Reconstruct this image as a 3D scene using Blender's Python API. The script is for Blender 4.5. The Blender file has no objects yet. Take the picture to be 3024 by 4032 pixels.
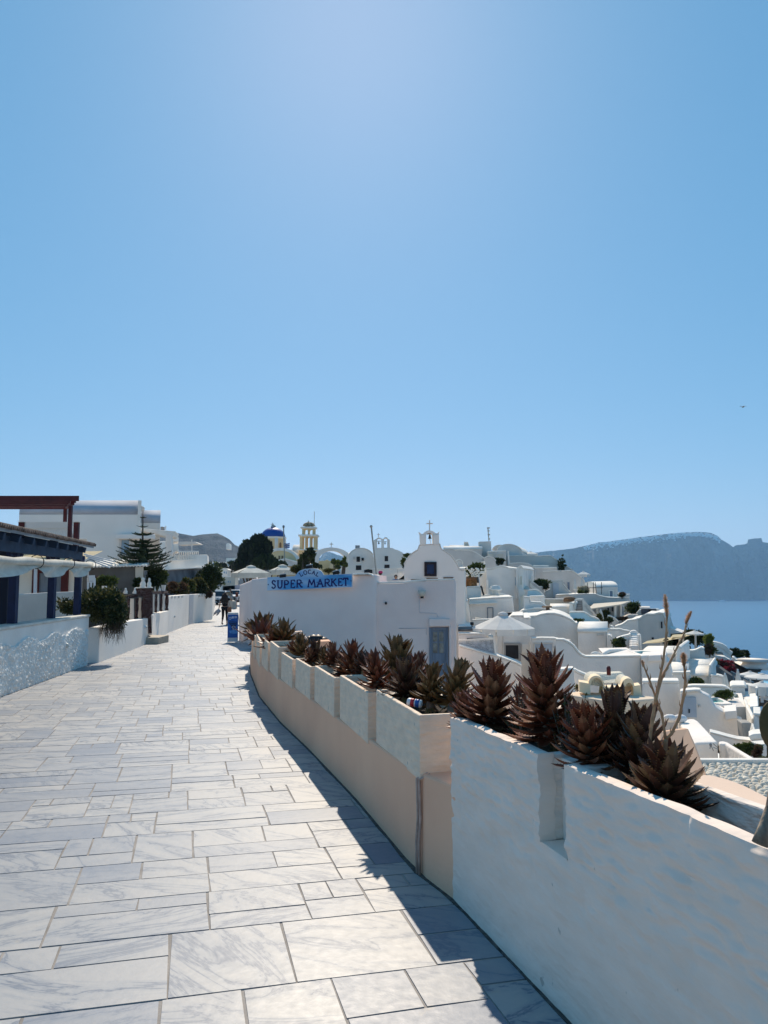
import bpy, bmesh, math, random
from math import radians, sin, cos, tan, pi, sqrt, atan2
from mathutils import Vector, Matrix, noise

# ---------------------------------------------------------------- camera, world, sun
SC = bpy.context.scene
COL = SC.collection
FPX = 3026.0; PITCH = radians(5.17); EYE = 1.6
cam_d = bpy.data.cameras.new('camera'); cam = bpy.data.objects.new('camera', cam_d); COL.objects.link(cam)
cam_d.sensor_fit = 'VERTICAL'; cam_d.sensor_height = 36.0; cam_d.sensor_width = 27.0
cam_d.lens = 36.0*FPX/4032.0
cam_d.clip_start = 0.05; cam_d.clip_end = 60000
cam.location = (0, 0, EYE); cam.rotation_euler = (pi/2+PITCH, 0, 0)
SC.camera = cam
SC.render.resolution_x = 768; SC.render.resolution_y = 1024

SUN_EL = radians(40.2); SUN_AZ = radians(-2.4)          # azimuth clockwise from +Y
world = bpy.data.worlds.new('World'); SC.world = world; world.use_nodes = True
nt = world.node_tree; bg = nt.nodes['Background']
sky = nt.nodes.new('ShaderNodeTexSky'); sky.sky_type = 'NISHITA'; sky.sun_disc = False
sky.sun_elevation = SUN_EL; sky.sun_rotation = SUN_AZ
sky.altitude = 0; sky.air_density = 1.0; sky.dust_density = 0.36; sky.ozone_density = 3.0
GRADE = ((.86, .57), (.48, 1.64), (.40, 2.58))       # (power, gain) per channel: the phone camera's grade of the sky
sp_n = nt.nodes.new('ShaderNodeSeparateColor'); cb_n = nt.nodes.new('ShaderNodeCombineColor'); nt.links.new(sky.outputs[0], sp_n.inputs[0])
for ch_, (pw_, gn_) in enumerate(GRADE):
    a_ = nt.nodes.new('ShaderNodeMath'); a_.operation = 'POWER'; a_.inputs[1].default_value = pw_; nt.links.new(sp_n.outputs[ch_], a_.inputs[0])
    b_ = nt.nodes.new('ShaderNodeMath'); b_.operation = 'MULTIPLY'; b_.inputs[1].default_value = gn_; nt.links.new(a_.outputs[0], b_.inputs[0]); nt.links.new(b_.outputs[0], cb_n.inputs[ch_])
nt.links.new(cb_n.outputs[0], bg.inputs[0])
bg.inputs[1].default_value = 0.10
sd = bpy.data.lights.new('sun', 'SUN'); sd.energy = 4.15; sd.angle = radians(0.53); sd.color = (1, 0.87, 0.71)
sun = bpy.data.objects.new('sun', sd); COL.objects.link(sun)
sv = Vector((sin(SUN_AZ)*cos(SUN_EL), cos(SUN_AZ)*cos(SUN_EL), sin(SUN_EL)))
sun.rotation_euler = sv.to_track_quat('Z', 'Y').to_euler(); sun.location = (0, 0, 60)
SC.view_settings.view_transform = 'Standard'; SC.view_settings.look = 'None'
SC.view_settings.exposure = 0.32; SC.view_settings.gamma = 1.0
SC.cycles.volume_bounces = 1
SC.cycles.max_bounces = 8

# ---------------------------------------------------------------- measuring helpers
def ray(px, py):
    x = (px-1512)/FPX; y = -(py-2016)/FPX
    return Vector((x, cos(PITCH)-sin(PITCH)*y, sin(PITCH)+cos(PITCH)*y))
def P(px, py, Y):
    d = ray(px, py); return Vector((0, 0, EYE)) + d*(Y/d.y)
def gz(Y):
    return -0.016*Y if Y < 50 else -0.8-0.003*(Y-50)
def G(px, py, dz=0.0):
    d = ray(px, py); Y = 10.0
    for _ in range(60):
        Y = (gz(Y)+dz-EYE)/(d.z/d.y)
        Y = max(0.5, min(Y, 400))
    return Vector((d.x/d.y*Y, Y, gz(Y)+dz))
S5 = 500/1659; S6 = 600/1659
CR = dict(A=(0,1900,S5), B=(400,1950,S5), C=(800,2000,S5), D=(1200,2000,S5), E=(1600,2000,S5), F=(2000,2050,S5),
          G=(2500,2050,524/1659), H=(1700,2300,S5), I=(2200,2400,S5), J=(2524,2500,S5), K=(900,2350,S6), L=(1400,2500,S6),
          M=(1900,2650,S6), N=(2424,2800,S6), O=(0,2350,700/1659), T=(480,2270,240/1659), V=(2724,2500,300/1659),
          W=(2724,2750,300/1659), X=(0,0,1.0), U=(820,2300,140/1191))
def c(k, u, v):
    o = CR[k]; return (o[0]+u*o[2], o[1]+v*o[2])
def Q(k, u, v, Y):
    return P(*c(k, u, v), Y)
rnd = random.Random(11)

# ---------------------------------------------------------------- mesh builder
class MB:
    def __init__(s): s.v = []; s.f = []; s.m = []; s.sm = []
    def add(s, vs, fs, mi=0, smooth=False):
        o = len(s.v); s.v += [tuple(v) for v in vs]
        for f in fs: s.f.append(tuple(i+o for i in f)); s.m.append(mi); s.sm.append(smooth)
        return s
    def box(s, x0, x1, y0, y1, z0, z1, mi=0):
        vs = [(x, y, z) for z in (z0, z1) for y in (y0, y1) for x in (x0, x1)]
        return s.add(vs, [(0,2,3,1),(4,5,7,6),(0,1,5,4),(1,3,7,5),(3,2,6,7),(2,0,4,6)], mi)
    def obox(s, cen, ax, ay, az, mi=0):
        cen = Vector(cen); ax = Vector(ax); ay = Vector(ay); az = Vector(az)
        vs = [cen+ax*i+ay*j+az*k for k in (-1,1) for j in (-1,1) for i in (-1,1)]
        return s.add(vs, [(0,2,3,1),(4,5,7,6),(0,1,5,4),(1,3,7,5),(3,2,6,7),(2,0,4,6)], mi)
    def bar(s, a, b, w, h, mi=0, up=(0,0,1)):
        a = Vector(a); b = Vector(b); d = b-a; L = d.length; d.normalize(); up = Vector(up)
        if abs(d.dot(up)) > .98: up = Vector((0,1,0))
        r = d.cross(up).normalized(); u = r.cross(d)
        return s.obox((a+b)/2, d*L/2, r*w/2, u*h/2, mi)
    def prism(s, pts, vec, mi=0):
        pts = [Vector(p) for p in pts]; vec = Vector(vec); n = len(pts)
        fs = [tuple(range(n)), tuple(range(2*n-1, n-1, -1))]
        fs += [(i, i+n, (i+1) % n+n, (i+1) % n) for i in range(n)]
        return s.add(pts+[p+vec for p in pts], fs, mi)
    def tube(s, pts, rs, n=8, mi=0, smooth=True, caps=True):
        pts = [Vector(p) for p in pts]; vs = []; fs = []; pr = None
        if not hasattr(rs, '__len__'): rs = [rs]*len(pts)
        for i, p in enumerate(pts):
            d = (pts[min(i+1, len(pts)-1)]-pts[max(i-1, 0)]).normalized()
            if pr is None:
                pr = d.cross(Vector((0,0,1)) if abs(d.z) < .9 else Vector((0,1,0))).normalized()
            else: pr = (pr-d*pr.dot(d)).normalized()
            u = d.cross(pr)
            for k in range(n):
                a = 2*pi*k/n; vs.append(p+(pr*cos(a)+u*sin(a))*rs[i])
        for i in range(len(pts)-1):
            for k in range(n): fs.append((i*n+k, i*n+(k+1) % n, (i+1)*n+(k+1) % n, (i+1)*n+k))
        if caps: fs.append(tuple(range(n-1, -1, -1))); fs.append(tuple(range((len(pts)-1)*n, len(pts)*n)))
        return s.add(vs, fs, mi, smooth)
    def lathe(s, prof, cen, n=16, mi=0, smooth=True, sx=1, sy=1, rot=0):
        cen = Vector(cen); vs = []; fs = []
        for r, z in prof:
            for k in range(n):
                a = 2*pi*k/n+rot; vs.append(cen+Vector((r*cos(a)*sx, r*sin(a)*sy, z)))
        for i in range(len(prof)-1):
            for k in range(n): fs.append((i*n+k, i*n+(k+1) % n, (i+1)*n+(k+1) % n, (i+1)*n+k))
        fs.append(tuple(range(n-1, -1, -1))); fs.append(tuple(range((len(prof)-1)*n, len(prof)*n)))
        return s.add(vs, fs, mi, smooth)
    def ell(s, cen, rx, ry, rz, n=12, mi=0):
        m = max(4, n//2)
        prof = [(max(.001, sin(pi*i/m)), -cos(pi*i/m)) for i in range(m+1)]
        cen = Vector(cen); vs = []; fs = []
        for r, z in prof:
            for k in range(n):
                a = 2*pi*k/n; vs.append(cen+Vector((r*cos(a)*rx, r*sin(a)*ry, z*rz)))
        for i in range(m):
            for k in range(n): fs.append((i*n+k, i*n+(k+1) % n, (i+1)*n+(k+1) % n, (i+1)*n+k))
        return s.add(vs, fs, mi, True)
    def ribbon(s, line, mi=0):
        """line: list of (pos_front_bottom, pos_front_top, offset vector) -> closed wall with thickness"""
        vs = []; fs = []; n = len(line)
        for b, t, o in line: b, t, o = Vector(b), Vector(t), Vector(o); vs += [b, t, t+o, b+o]
        for i in range(n-1):
            a = 4*i; d = 4*(i+1)
            for k in range(4): fs.append((a+k, d+k, d+(k+1) % 4, a+(k+1) % 4))
        fs += [(3,2,1,0), (4*n-4, 4*n-3, 4*n-2, 4*n-1)]
        return s.add(vs, fs, mi)

ORG = {}
def build(name, mb, mats, parent=None, loc=None, bevel=0, recalc=True, label=None, cat=None, group=None, kind=None, subsurf=0, attr=None):
    me = bpy.data.meshes.new(name)
    if not isinstance(mats, (list, tuple)): mats = [mats]
    if parent is not None: org = ORG[parent.name]
    elif loc is not None: org = Vector(loc)
    else:
        xs = [v[0] for v in mb.v]; ys = [v[1] for v in mb.v]; zs = [v[2] for v in mb.v]
        org = Vector(((min(xs)+max(xs))/2, (min(ys)+max(ys))/2, min(zs)))
    me.from_pydata([(v[0]-org.x, v[1]-org.y, v[2]-org.z) for v in mb.v], [], mb.f)
    for m in mats: me.materials.append(m)
    me.polygons.foreach_set('material_index', mb.m); me.polygons.foreach_set('use_smooth', mb.sm)
    if attr:
        for an, vals in attr.items():
            a = me.attributes.new(an, 'FLOAT', 'FACE'); a.data.foreach_set('value', vals)
    if recalc:
        bm = bmesh.new(); bm.from_mesh(me); bmesh.ops.recalc_face_normals(bm, faces=bm.faces[:]); bm.to_mesh(me); bm.free()
    me.update()
    o = bpy.data.objects.new(name, me); COL.objects.link(o)
    ORG[o.name] = org
    if parent is not None: o.parent = parent
    else: o.location = org
    if bevel:
        b = o.modifiers.new('bevel', 'BEVEL'); b.width = bevel; b.segments = 2; b.limit_method = 'ANGLE'; b.angle_limit = radians(35); b.harden_normals = False
    if subsurf:
        b = o.modifiers.new('sub', 'SUBSURF'); b.levels = subsurf; b.render_levels = subsurf
    tag(o, label, cat, group, kind)
    return o
def tag(o, label=None, cat=None, group=None, kind=None):
    if label: o['label'] = label
    if cat: o['category'] = cat
    if group: o['group'] = group
    if kind: o['kind'] = kind
    return o
def thing(name, label, cat, loc, group=None):
    o = bpy.data.objects.new(name, None); COL.objects.link(o); o.location = loc; o.empty_display_size = .2
    ORG[o.name] = Vector(loc); tag(o, label, cat, group); return o
def copytree(r, loc, rz=0, sc=1, label=None, group=None):
    q = r.copy(); COL.objects.link(q); q.location = loc; q.rotation_euler = (0, 0, rz); q.scale = (sc, sc, sc)
    if label: q['label'] = label
    if group: q['group'] = group
    for ch in list(r.children):
        k = ch.copy(); COL.objects.link(k); k.parent = q
        for g in list(ch.children):
            h = g.copy(); COL.objects.link(h); h.parent = k
    return q

# ---------------------------------------------------------------- materials
MATS = {}
def mat(name, col, rough=.85, var=.06, vs=3.0, bump=0, bs=40, bd=.01, col2=None, metal=0, trans=0, spec=.3, stretch=(1,1,1), detail=4):
    if name in MATS: return MATS[name]
    m = bpy.data.materials.new(name); m.use_nodes = True; n = m.node_tree; L = n.links
    b = n.nodes['Principled BSDF']; b.inputs['Roughness'].default_value = rough; b.inputs['Metallic'].default_value = metal
    b.inputs['Specular IOR Level'].default_value = spec
    tc = n.nodes.new('ShaderNodeTexCoord'); mp = n.nodes.new('ShaderNodeMapping'); mp.inputs['Scale'].default_value = stretch
    L.new(tc.outputs['Object'], mp.inputs[0])
    no = n.nodes.new('ShaderNodeTexNoise'); no.inputs['Scale'].default_value = vs; no.inputs['Detail'].default_value = detail
    L.new(mp.outputs[0], no.inputs['Vector'])
    cr = n.nodes.new('ShaderNodeValToRGB')
    c2 = col2 if col2 else tuple(x*(1-var*2) for x in col); c1 = tuple(min(.95, x*(1+var)) for x in col) if not col2 else col
    cr.color_ramp.elements[0].color = (*c2, 1); cr.color_ramp.elements[1].color = (*c1, 1)
    cr.color_ramp.elements[0].position = .3; cr.color_ramp.elements[1].position = .68
    L.new(no.outputs[0], cr.inputs[0]); L.new(cr.outputs[0], b.inputs['Base Color'])
    if bump:
        n2 = n.nodes.new('ShaderNodeTexNoise'); n2.inputs['Scale'].default_value = bs; n2.inputs['Detail'].default_value = 3
        L.new(mp.outputs[0], n2.inputs['Vector'])
        bu = n.nodes.new('ShaderNodeBump'); bu.inputs['Strength'].default_value = bump; bu.inputs['Distance'].default_value = bd
        L.new(n2.outputs[0], bu.inputs['Height']); L.new(bu.outputs[0], b.inputs['Normal'])
    if trans:
        t = n.nodes.new('ShaderNodeBsdfTranslucent'); mx = n.nodes.new('ShaderNodeMixShader'); mx.inputs[0].default_value = trans
        L.new(cr.outputs[0], t.inputs[0]); L.new(b.outputs[0], mx.inputs[1]); L.new(t.outputs[0], mx.inputs[2])
        L.new(mx.outputs[0], n.nodes['Material Output'].inputs[0])
    MATS[name] = m; return m
white = mat('whitewash', (.89,.82,.74), .9, .05, 1.2, .5, 14, .03)
white2 = mat('whitewash_smooth', (.89,.83,.75), .85, .03, .8, .2, 10, .02)
roofw = mat('roof_whitewash', (.86,.82,.74), .9, .06, 2.0, .4, 10, .03)
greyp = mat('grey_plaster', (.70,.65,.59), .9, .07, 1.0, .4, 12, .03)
beige = mat('beige_plaster', (.66,.60,.50), .9, .05, 1.0, .3, 12, .02)
lilac = mat('lilac_plaster', (.95,.75,.67), .9, .03, 1.5, .35, 25, .015)
stucco = mat('rough_stucco', (.86,.83,.77), .95, .05, 3, 0)
pink = mat('pink_plaster', (.95,.53,.34), .9, .05, 1.3, .35, 30, .008, detail=6)
peach = mat('peach_plaster', (.80,.60,.46), .9, .03, 1.0, .2, 20, .01)
cream = mat('cream_plaster', (.92,.74,.50), .9, .04, 2, .3, 25, .01)
yellow = mat('yellow_plaster', (.78,.60,.33), .9, .05, .5, .2, 8, .02)
teal = mat('pale_teal_paint', (.50,.68,.72), .8, .05, 1)
navy = mat('navy_paint', (.008,.017,.065), .55, .15, 6, .2, 40, .003)
maroon = mat('maroon_paint', (.10,.018,.02), .6, .15, 5)
darkglass = mat('dark_glass', (.02,.022,.03), .15, .1, 2, spec=.5)
blackm = mat('black_paint', (.015,.015,.017), .5, .1, 2)
shutter = mat('grey_shutter_paint', (.20,.24,.30), .7, .12, 3, stretch=(6,6,.5))
wood = mat('weathered_wood', (.23,.14,.08), .8, .2, 8, .3, 30, .005, stretch=(8,8,.7))
awning = mat('cream_canvas', (.72,.70,.62), .9, .08, 4, .3, 10, .02, trans=.2)
yawn = mat('yellow_canvas', (.78,.66,.42), .9, .05, 4, trans=.35)
canvas = mat('umbrella_canvas', (.80,.78,.73), .9, .04, 3, .15, 12, .01, trans=.2)
metalw = mat('white_metal', (.7,.7,.7), .4, .03, 3)
metal = mat('grey_metal', (.25,.26,.27), .35, .1, 4, metal=.7)
soil = mat('dark_soil', (.045,.033,.025), 1, .4, 12, .8, 30, .02)
rockm = mat('dark_rock', (.10,.08,.07), 1, .3, 1.5, .9, 3, .2)
lavast = mat('lava_stone', (.085,.035,.03), .95, .3, 14, 0)
grout = mat('grey_mortar', (.34,.31,.28), .95, .15, 5, .5, 60, .004)
concrete = mat('concrete', (.42,.40,.36), .9, .12, 3, .4, 20, .01)
slate = mat('dark_stone_wall', (.16,.155,.15), .95, .25, 2.2, .7, 8, .03)
asph = mat('paving_far', (.52,.50,.47), .9, .08, .7)
leafm = {}
def leafmat(name, a, b, tr=.3):
    return mat(name, a, .6, .1, 9, 0, col2=b, trans=tr, spec=.25)

# lava stone: pale mortar net over dark stones
def cellmat(name, stone, joint, scale, width, bd, stretch=(1,1,1)):
    m = mat(name, stone, .95, .25, 7, 0); n = m.node_tree; L = n.links; b = n.nodes['Principled BSDF']
    tc = n.nodes['Texture Coordinate']; mp = n.nodes.new('ShaderNodeMapping'); mp.inputs['Scale'].default_value = stretch
    L.new(tc.outputs['Object'], mp.inputs[0])
    v = n.nodes.new('ShaderNodeTexVoronoi'); v.feature = 'DISTANCE_TO_EDGE'; v.inputs['Scale'].default_value = scale
    L.new(mp.outputs[0], v.inputs['Vector'])
    r = n.nodes.new('ShaderNodeMapRange'); r.inputs['From Min'].default_value = width*.5; r.inputs['From Max'].default_value = width
    L.new(v.outputs[0], r.inputs[0])
    mx = n.nodes.new('ShaderNodeMix'); mx.data_type = 'RGBA'; L.new(r.outputs[0], mx.inputs['Factor'])
    mx.inputs['A'].default_value = (*joint, 1); L.new(n.nodes['Color Ramp'].outputs[0], mx.inputs['B']); L.new(mx.outputs['Result'], b.inputs['Base Color'])
    bu = n.nodes.new('ShaderNodeBump'); bu.inputs['Strength'].default_value = 1; bu.inputs['Distance'].default_value = bd
    r2 = n.nodes.new('ShaderNodeMapRange'); r2.inputs['From Max'].default_value = width*3; L.new(v.outputs[0], r2.inputs[0])
    L.new(r2.outputs[0], bu.inputs['Height']); L.new(bu.outputs[0], b.inputs['Normal'])
    return m
lava = cellmat('lava_stone_joints', (.075,.03,.026), (.26,.20,.19), 11, .05, .02, (1,1,1.8))
pebble = cellmat('white_pebbles', (.74,.69,.60), (.34,.30,.24), 13, .08, .05, (1,1.4,1))

# brushed whitewash of the planters: coarse horizontal trowel strokes
def brushed(name, col, col2, sc=(1.2,1.2,5), dist=.05):
    m = mat(name, col, .92, .05, 3.0, .9, 4.5, dist, col2=col2, stretch=sc, detail=6); n = m.node_tree; L = n.links
    # scuffs and small chips of missing paint
    tc = n.nodes['Texture Coordinate']; no = n.nodes.new('ShaderNodeTexNoise'); no.inputs['Scale'].default_value = 11; no.inputs['Detail'].default_value = 3; L.new(tc.outputs['Object'], no.inputs[0])
    r = n.nodes.new('ShaderNodeMapRange'); r.inputs['From Min'].default_value = .715; r.inputs['From Max'].default_value = .74; r.inputs['To Max'].default_value = .6; L.new(no.outputs[0], r.inputs[0])
    mx = n.nodes.new('ShaderNodeMix'); mx.data_type = 'RGBA'; L.new(r.outputs[0], mx.inputs['Factor']); L.new(n.nodes['Color Ramp'].outputs[0], mx.inputs['A']); mx.inputs['B'].default_value = (.34,.30,.26,1)
    L.new(mx.outputs['Result'], n.nodes['Principled BSDF'].inputs['Base Color']); return m
brush_w = brushed('brushed_whitewash', (.90,.77,.66), (.80,.69,.60), (1.6,1.6,4.2), .045)
front_w = brushed('front_whitewash', (.92,.76,.64), (.83,.69,.58), (1.3,1.3,3.4), .016)
brush_c = brushed('brushed_cream', (.95,.73,.54), (.78,.61,.46), (2.4,2.4,7), .02)

# marble slabs
def marble():
    m = bpy.data.materials.new('marble_slabs'); m.use_nodes = True; n = m.node_tree; L = n.links; b = n.nodes['Principled BSDF']
    b.inputs['Roughness'].default_value = .42; b.inputs['Specular IOR Level'].default_value = .35
    at = n.nodes.new('ShaderNodeAttribute'); at.attribute_name = 'slab'
    at2 = n.nodes.new('ShaderNodeAttribute'); at2.attribute_name = 'tone'
    tc = n.nodes.new('ShaderNodeTexCoord')
    cx = n.nodes.new('ShaderNodeCombineXYZ'); L.new(at.outputs['Fac'], cx.inputs[0]); L.new(at.outputs['Fac'], cx.inputs[1]); L.new(at.outputs['Fac'], cx.inputs[2])
    sc = n.nodes.new('ShaderNodeVectorMath'); sc.operation = 'SCALE'; sc.inputs['Scale'].default_value = 37.0; L.new(cx.outputs[0], sc.inputs[0])
    ad = n.nodes.new('ShaderNodeVectorMath'); ad.operation = 'ADD'; L.new(tc.outputs['Object'], ad.inputs[0]); L.new(sc.outputs[0], ad.inputs[1])
    mr = n.nodes.new('ShaderNodeMath'); mr.operation = 'MULTIPLY_ADD'; mr.inputs[1].default_value = 1.6; mr.inputs[2].default_value = -.6; L.new(at.outputs['Fac'], mr.inputs[0])
    vr = n.nodes.new('ShaderNodeVectorRotate'); vr.rotation_type = 'Z_AXIS'; L.new(ad.outputs[0], vr.inputs['Vector']); L.new(mr.outputs[0], vr.inputs['Angle'])
    mp = n.nodes.new('ShaderNodeMapping'); mp.inputs['Scale'].default_value = (1.0, 3.2, 1); L.new(vr.outputs[0], mp.inputs[0])
    w = n.nodes.new('ShaderNodeTexNoise'); w.inputs['Scale'].default_value = 1.15; w.inputs['Detail'].default_value = 6; w.inputs['Distortion'].default_value = 1.1; w.inputs['Roughness'].default_value = .62
    L.new(mp.outputs[0], w.inputs['Vector'])
    sub = n.nodes.new('ShaderNodeMath'); sub.operation = 'SUBTRACT'; sub.inputs[1].default_value = .5; L.new(w.outputs[0], sub.inputs[0])
    ab = n.nodes.new('ShaderNodeMath'); ab.operation = 'ABSOLUTE'; L.new(sub.outputs[0], ab.inputs[0])
    r = n.nodes.new('ShaderNodeValToRGB'); e = r.color_ramp.elements
    e[0].position = 0; e[0].color = (.12,.15,.20,1); e[1].position = .026; e[1].color = (.30,.31,.32,1)
    x = e.new(.10); x.color = (.37,.362,.35,1)
    L.new(ab.outputs[0], r.inputs[0])
    w2 = n.nodes.new('ShaderNodeTexNoise'); w2.inputs['Scale'].default_value = 1.0; w2.inputs['Detail'].default_value = 3; L.new(mp.outputs[0], w2.inputs['Vector'])
    # cloudy blue-grey patches, stronger on the darker slabs
    ma = n.nodes.new('ShaderNodeMath'); ma.operation = 'MULTIPLY'; L.new(w2.outputs[0], ma.inputs[0]); L.new(at2.outputs['Fac'], ma.inputs[1])
    mx = n.nodes.new('ShaderNodeMix'); mx.data_type = 'RGBA'; ma.use_clamp = True; L.new(ma.outputs[0], mx.inputs['Factor']); L.new(r.outputs[0], mx.inputs['A']); mx.inputs['B'].default_value = (.155,.19,.245,1)
    # small dirt specks and warm dirt
    w3 = n.nodes.new('ShaderNodeTexNoise'); w3.inputs['Scale'].default_value = 9; w3.inputs['Detail'].default_value = 5; L.new(tc.outputs['Object'], w3.inputs['Vector'])
    r3 = n.nodes.new('ShaderNodeMapRange'); r3.inputs['From Min'].default_value = .69; r3.inputs['From Max'].default_value = .76; r3.inputs['To Max'].default_value = .5; L.new(w3.outputs[0], r3.inputs[0])
    m2 = n.nodes.new('ShaderNodeMix'); m2.data_type = 'RGBA'; L.new(r3.outputs[0], m2.inputs['Factor']); L.new(mx.outputs['Result'], m2.inputs['A']); m2.inputs['B'].default_value = (.40,.35,.28,1)
    w4 = n.nodes.new('ShaderNodeTexNoise'); w4.inputs['Scale'].default_value = .6; w4.inputs['Detail'].default_value = 4; L.new(tc.outputs['Object'], w4.inputs['Vector'])
    r4 = n.nodes.new('ShaderNodeMapRange'); r4.inputs['From Min'].default_value = .45; r4.inputs['From Max'].default_value = .72; r4.inputs['To Max'].default_value = .28; L.new(w4.outputs[0], r4.inputs[0])
    m4 = n.nodes.new('ShaderNodeMix'); m4.data_type = 'RGBA'; L.new(r4.outputs[0], m4.inputs['Factor']); L.new(m2.outputs['Result'], m4.inputs['A']); m4.inputs['B'].default_value = (.42,.385,.335,1)
    L.new(m4.outputs['Result'], b.inputs['Base Color'])
    bu = n.nodes.new('ShaderNodeBump'); bu.inputs['Strength'].default_value = .25; bu.inputs['Distance'].default_value = .004
    w5 = n.nodes.new('ShaderNodeTexNoise'); w5.inputs['Scale'].default_value = 22; w5.inputs['Detail'].default_value = 5; L.new(tc.outputs['Object'], w5.inputs['Vector'])
    L.new(w5.outputs[0], bu.inputs['Height']); L.new(bu.outputs[0], b.inputs['Normal'])
    L.new(w5.outputs[0], n.nodes.new('ShaderNodeMapRange').inputs[0]); mr5 = n.nodes[-1]; mr5.inputs['To Min'].default_value = .34; mr5.inputs['To Max'].default_value = .6
    L.new(mr5.outputs[0], b.inputs['Roughness'])
    return m
marble_m = marble()

# ---------------------------------------------------------------- terrain, sea, far cliffs
def interp(pts, t):
    if t <= pts[0][0]: return pts[0][1]
    for (a, x), (b, y) in zip(pts, pts[1:]):
        if t <= b: return x+(y-x)*(t-a)/(b-a)
    return pts[-1][1]
def terr(X, Y):
    xe = interp([(0, 1.1), (12, -.9), (20, -2.2), (30, -3), (45, 2), (60, 6), (100, 4), (160, 0), (300, -30)], Y)
    lift = 0
    base = gz(Y)-.25
    if X < xe:
        z = base
    else:
        d = X-xe
        z = base-.35*min(d, 14) - 3.0*(1-math.exp(-d*.8))*(1 if Y < 34 else max(0, 1-(Y-34)/10))
        if d < 20: z += lift*max(0, 1-abs(d-6)/14)*1.6
        d2 = d-14
        if d2 > 0: z -= .55*min(d2, 8)
        d3 = d-22
        if d3 > 0: z -= 1.1*d3
    if Y > 130 and X < xe: z -= (Y-130)*.05*min(1, (Y-130)/200)
    return max(z, -125)
def make_terrain():
    xs = [-600,-400,-250,-150,-100,-70,-50,-35,-25,-18,-12]+[-9+i*1.0 for i in range(44)]+[37+i*4 for i in range(12)]+[90,110,130,160,200,300]
    ys = [-60,-30,-15,-6,-2,0,2,4,6,8,10,12,14,16,18,20]+[22+i*2 for i in range(32)]+[90,100,115,130,150,180,220,280,350,450,600,800,1000]
    mb = MB(); vs = []
    for y in ys:
        for x in xs:
            z = terr(x, y)
            if x > interp([(0,2),(100,6)], y)+2: z += .5*noise.noise(Vector((x*.3, y*.3, 0)))
            vs.append((x, y, z))
    n = len(xs); fs = [(j*n+i, j*n+i+1, (j+1)*n+i+1, (j+1)*n+i) for j in range(len(ys)-1) for i in range(n-1)]
    mb.add(vs, fs, 0, True)
    build('ground', mb, mat('terrain_bounce_earth', (.52,.48,.42), 1, .2, .4, .8, 2, .3, col2=(.36,.32,.27)), loc=(0,0,0), recalc=False, kind='structure')  # earth colour lightened to bounce fill light onto shaded walls
make_terrain()
SEA = -112.0
def sea():
    m = bpy.data.materials.new('sea_water'); m.use_nodes = True; n = m.node_tree; b = n.nodes['Principled BSDF']; L = n.links
    b.inputs['Base Color'].default_value = (.012,.11,.22,1); b.inputs['Roughness'].default_value = .32; b.inputs['Specular IOR Level'].default_value = .35
    tc = n.nodes.new('ShaderNodeTexCoord'); no = n.nodes.new('ShaderNodeTexNoise'); no.inputs['Scale'].default_value = .02; no.inputs['Detail'].default_value = 8; no.inputs['Roughness'].default_value = .65
    L.new(tc.outputs['Object'], no.inputs['Vector']); bu = n.nodes.new('ShaderNodeBump'); bu.inputs['Strength'].default_value = .6; bu.inputs['Distance'].default_value = 6
    L.new(no.outputs[0], bu.inputs['Height']); L.new(bu.outputs[0], b.inputs['Normal'])
    mb = MB(); mb.add([(-6000,-3000,SEA),(12000,-3000,SEA),(12000,6200,SEA),(-6000,6200,SEA)], [(0,1,2,3)])
    build('sea', mb, m, loc=(0,0,SEA), recalc=False, kind='structure')
sea()

def ridge(name, sil, D, zbase, back, col, col2, rough_amp, kind='structure', seed=0, front=0.5, gully=1.0, bs=.004):
    """sil: silhouette pixels; the crest stands at distance D, the slope falls towards us to zbase."""
    pts = []
    for (a, b), (a2, b2) in zip(sil, sil[1:]):
        k = max(1, int(abs(a2-a)/9))
        for i in range(k): t = i/k; pts.append((a+(a2-a)*t, b+(b2-b)*t))
    pts.append(sil[-1])
    mb = MB(); vs = []; R = 26; n = len(pts)
    for r in range(R+1):
        t = r/R                                   # 0 crest .. 1 shore
        for i, (px, py) in enumerate(pts):
            top = P(px, py, D); h = top.z-zbase
            prof = (1-t)**1.0
            g = noise.fractal(Vector((px*.012+seed, t*1.2, seed)), 1, 2, 5)*gully
            Y = D-front*abs(h)*t*1.0 - rough_amp*g*sin(pi*min(1, t*1.2+.02))
            z = zbase+h*prof + (rough_amp*.12*noise.fractal(Vector((px*.03, t*9, seed+4)), 1, 2, 4) if 0 < r < R else 0)
            if r == 0: z += rough_amp*.02*noise.fractal(Vector((px*.13, 0, seed)), 1, 2, 3)
            vs.append((top.x*Y/D, Y, z))
    for i, (px, py) in enumerate(pts):            # plateau behind the crest
        top = P(px, py, D); vs.append((top.x*(D+back)/D, D+back, zbase+(top.z-zbase)*.55))
    fs = []
    for r in range(R):
        for i in range(n-1): fs.append((r*n+i, (r+1)*n+i, (r+1)*n+i+1, r*n+i+1))
    b0 = (R+1)*n
    for i in range(n-1): fs.append((i, i+1, b0+i+1, b0+i))
    mb.add(vs, fs, 0, False)
    m = mat(name+'_rock', col, 1, .2, bs, .7, bs*8, 30, col2=col2, detail=10, stretch=(1,1,6 if D < 2000 else 1.5))
    return build(name, mb, m, loc=(0, D, zbase), recalc=True, kind=kind)
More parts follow.
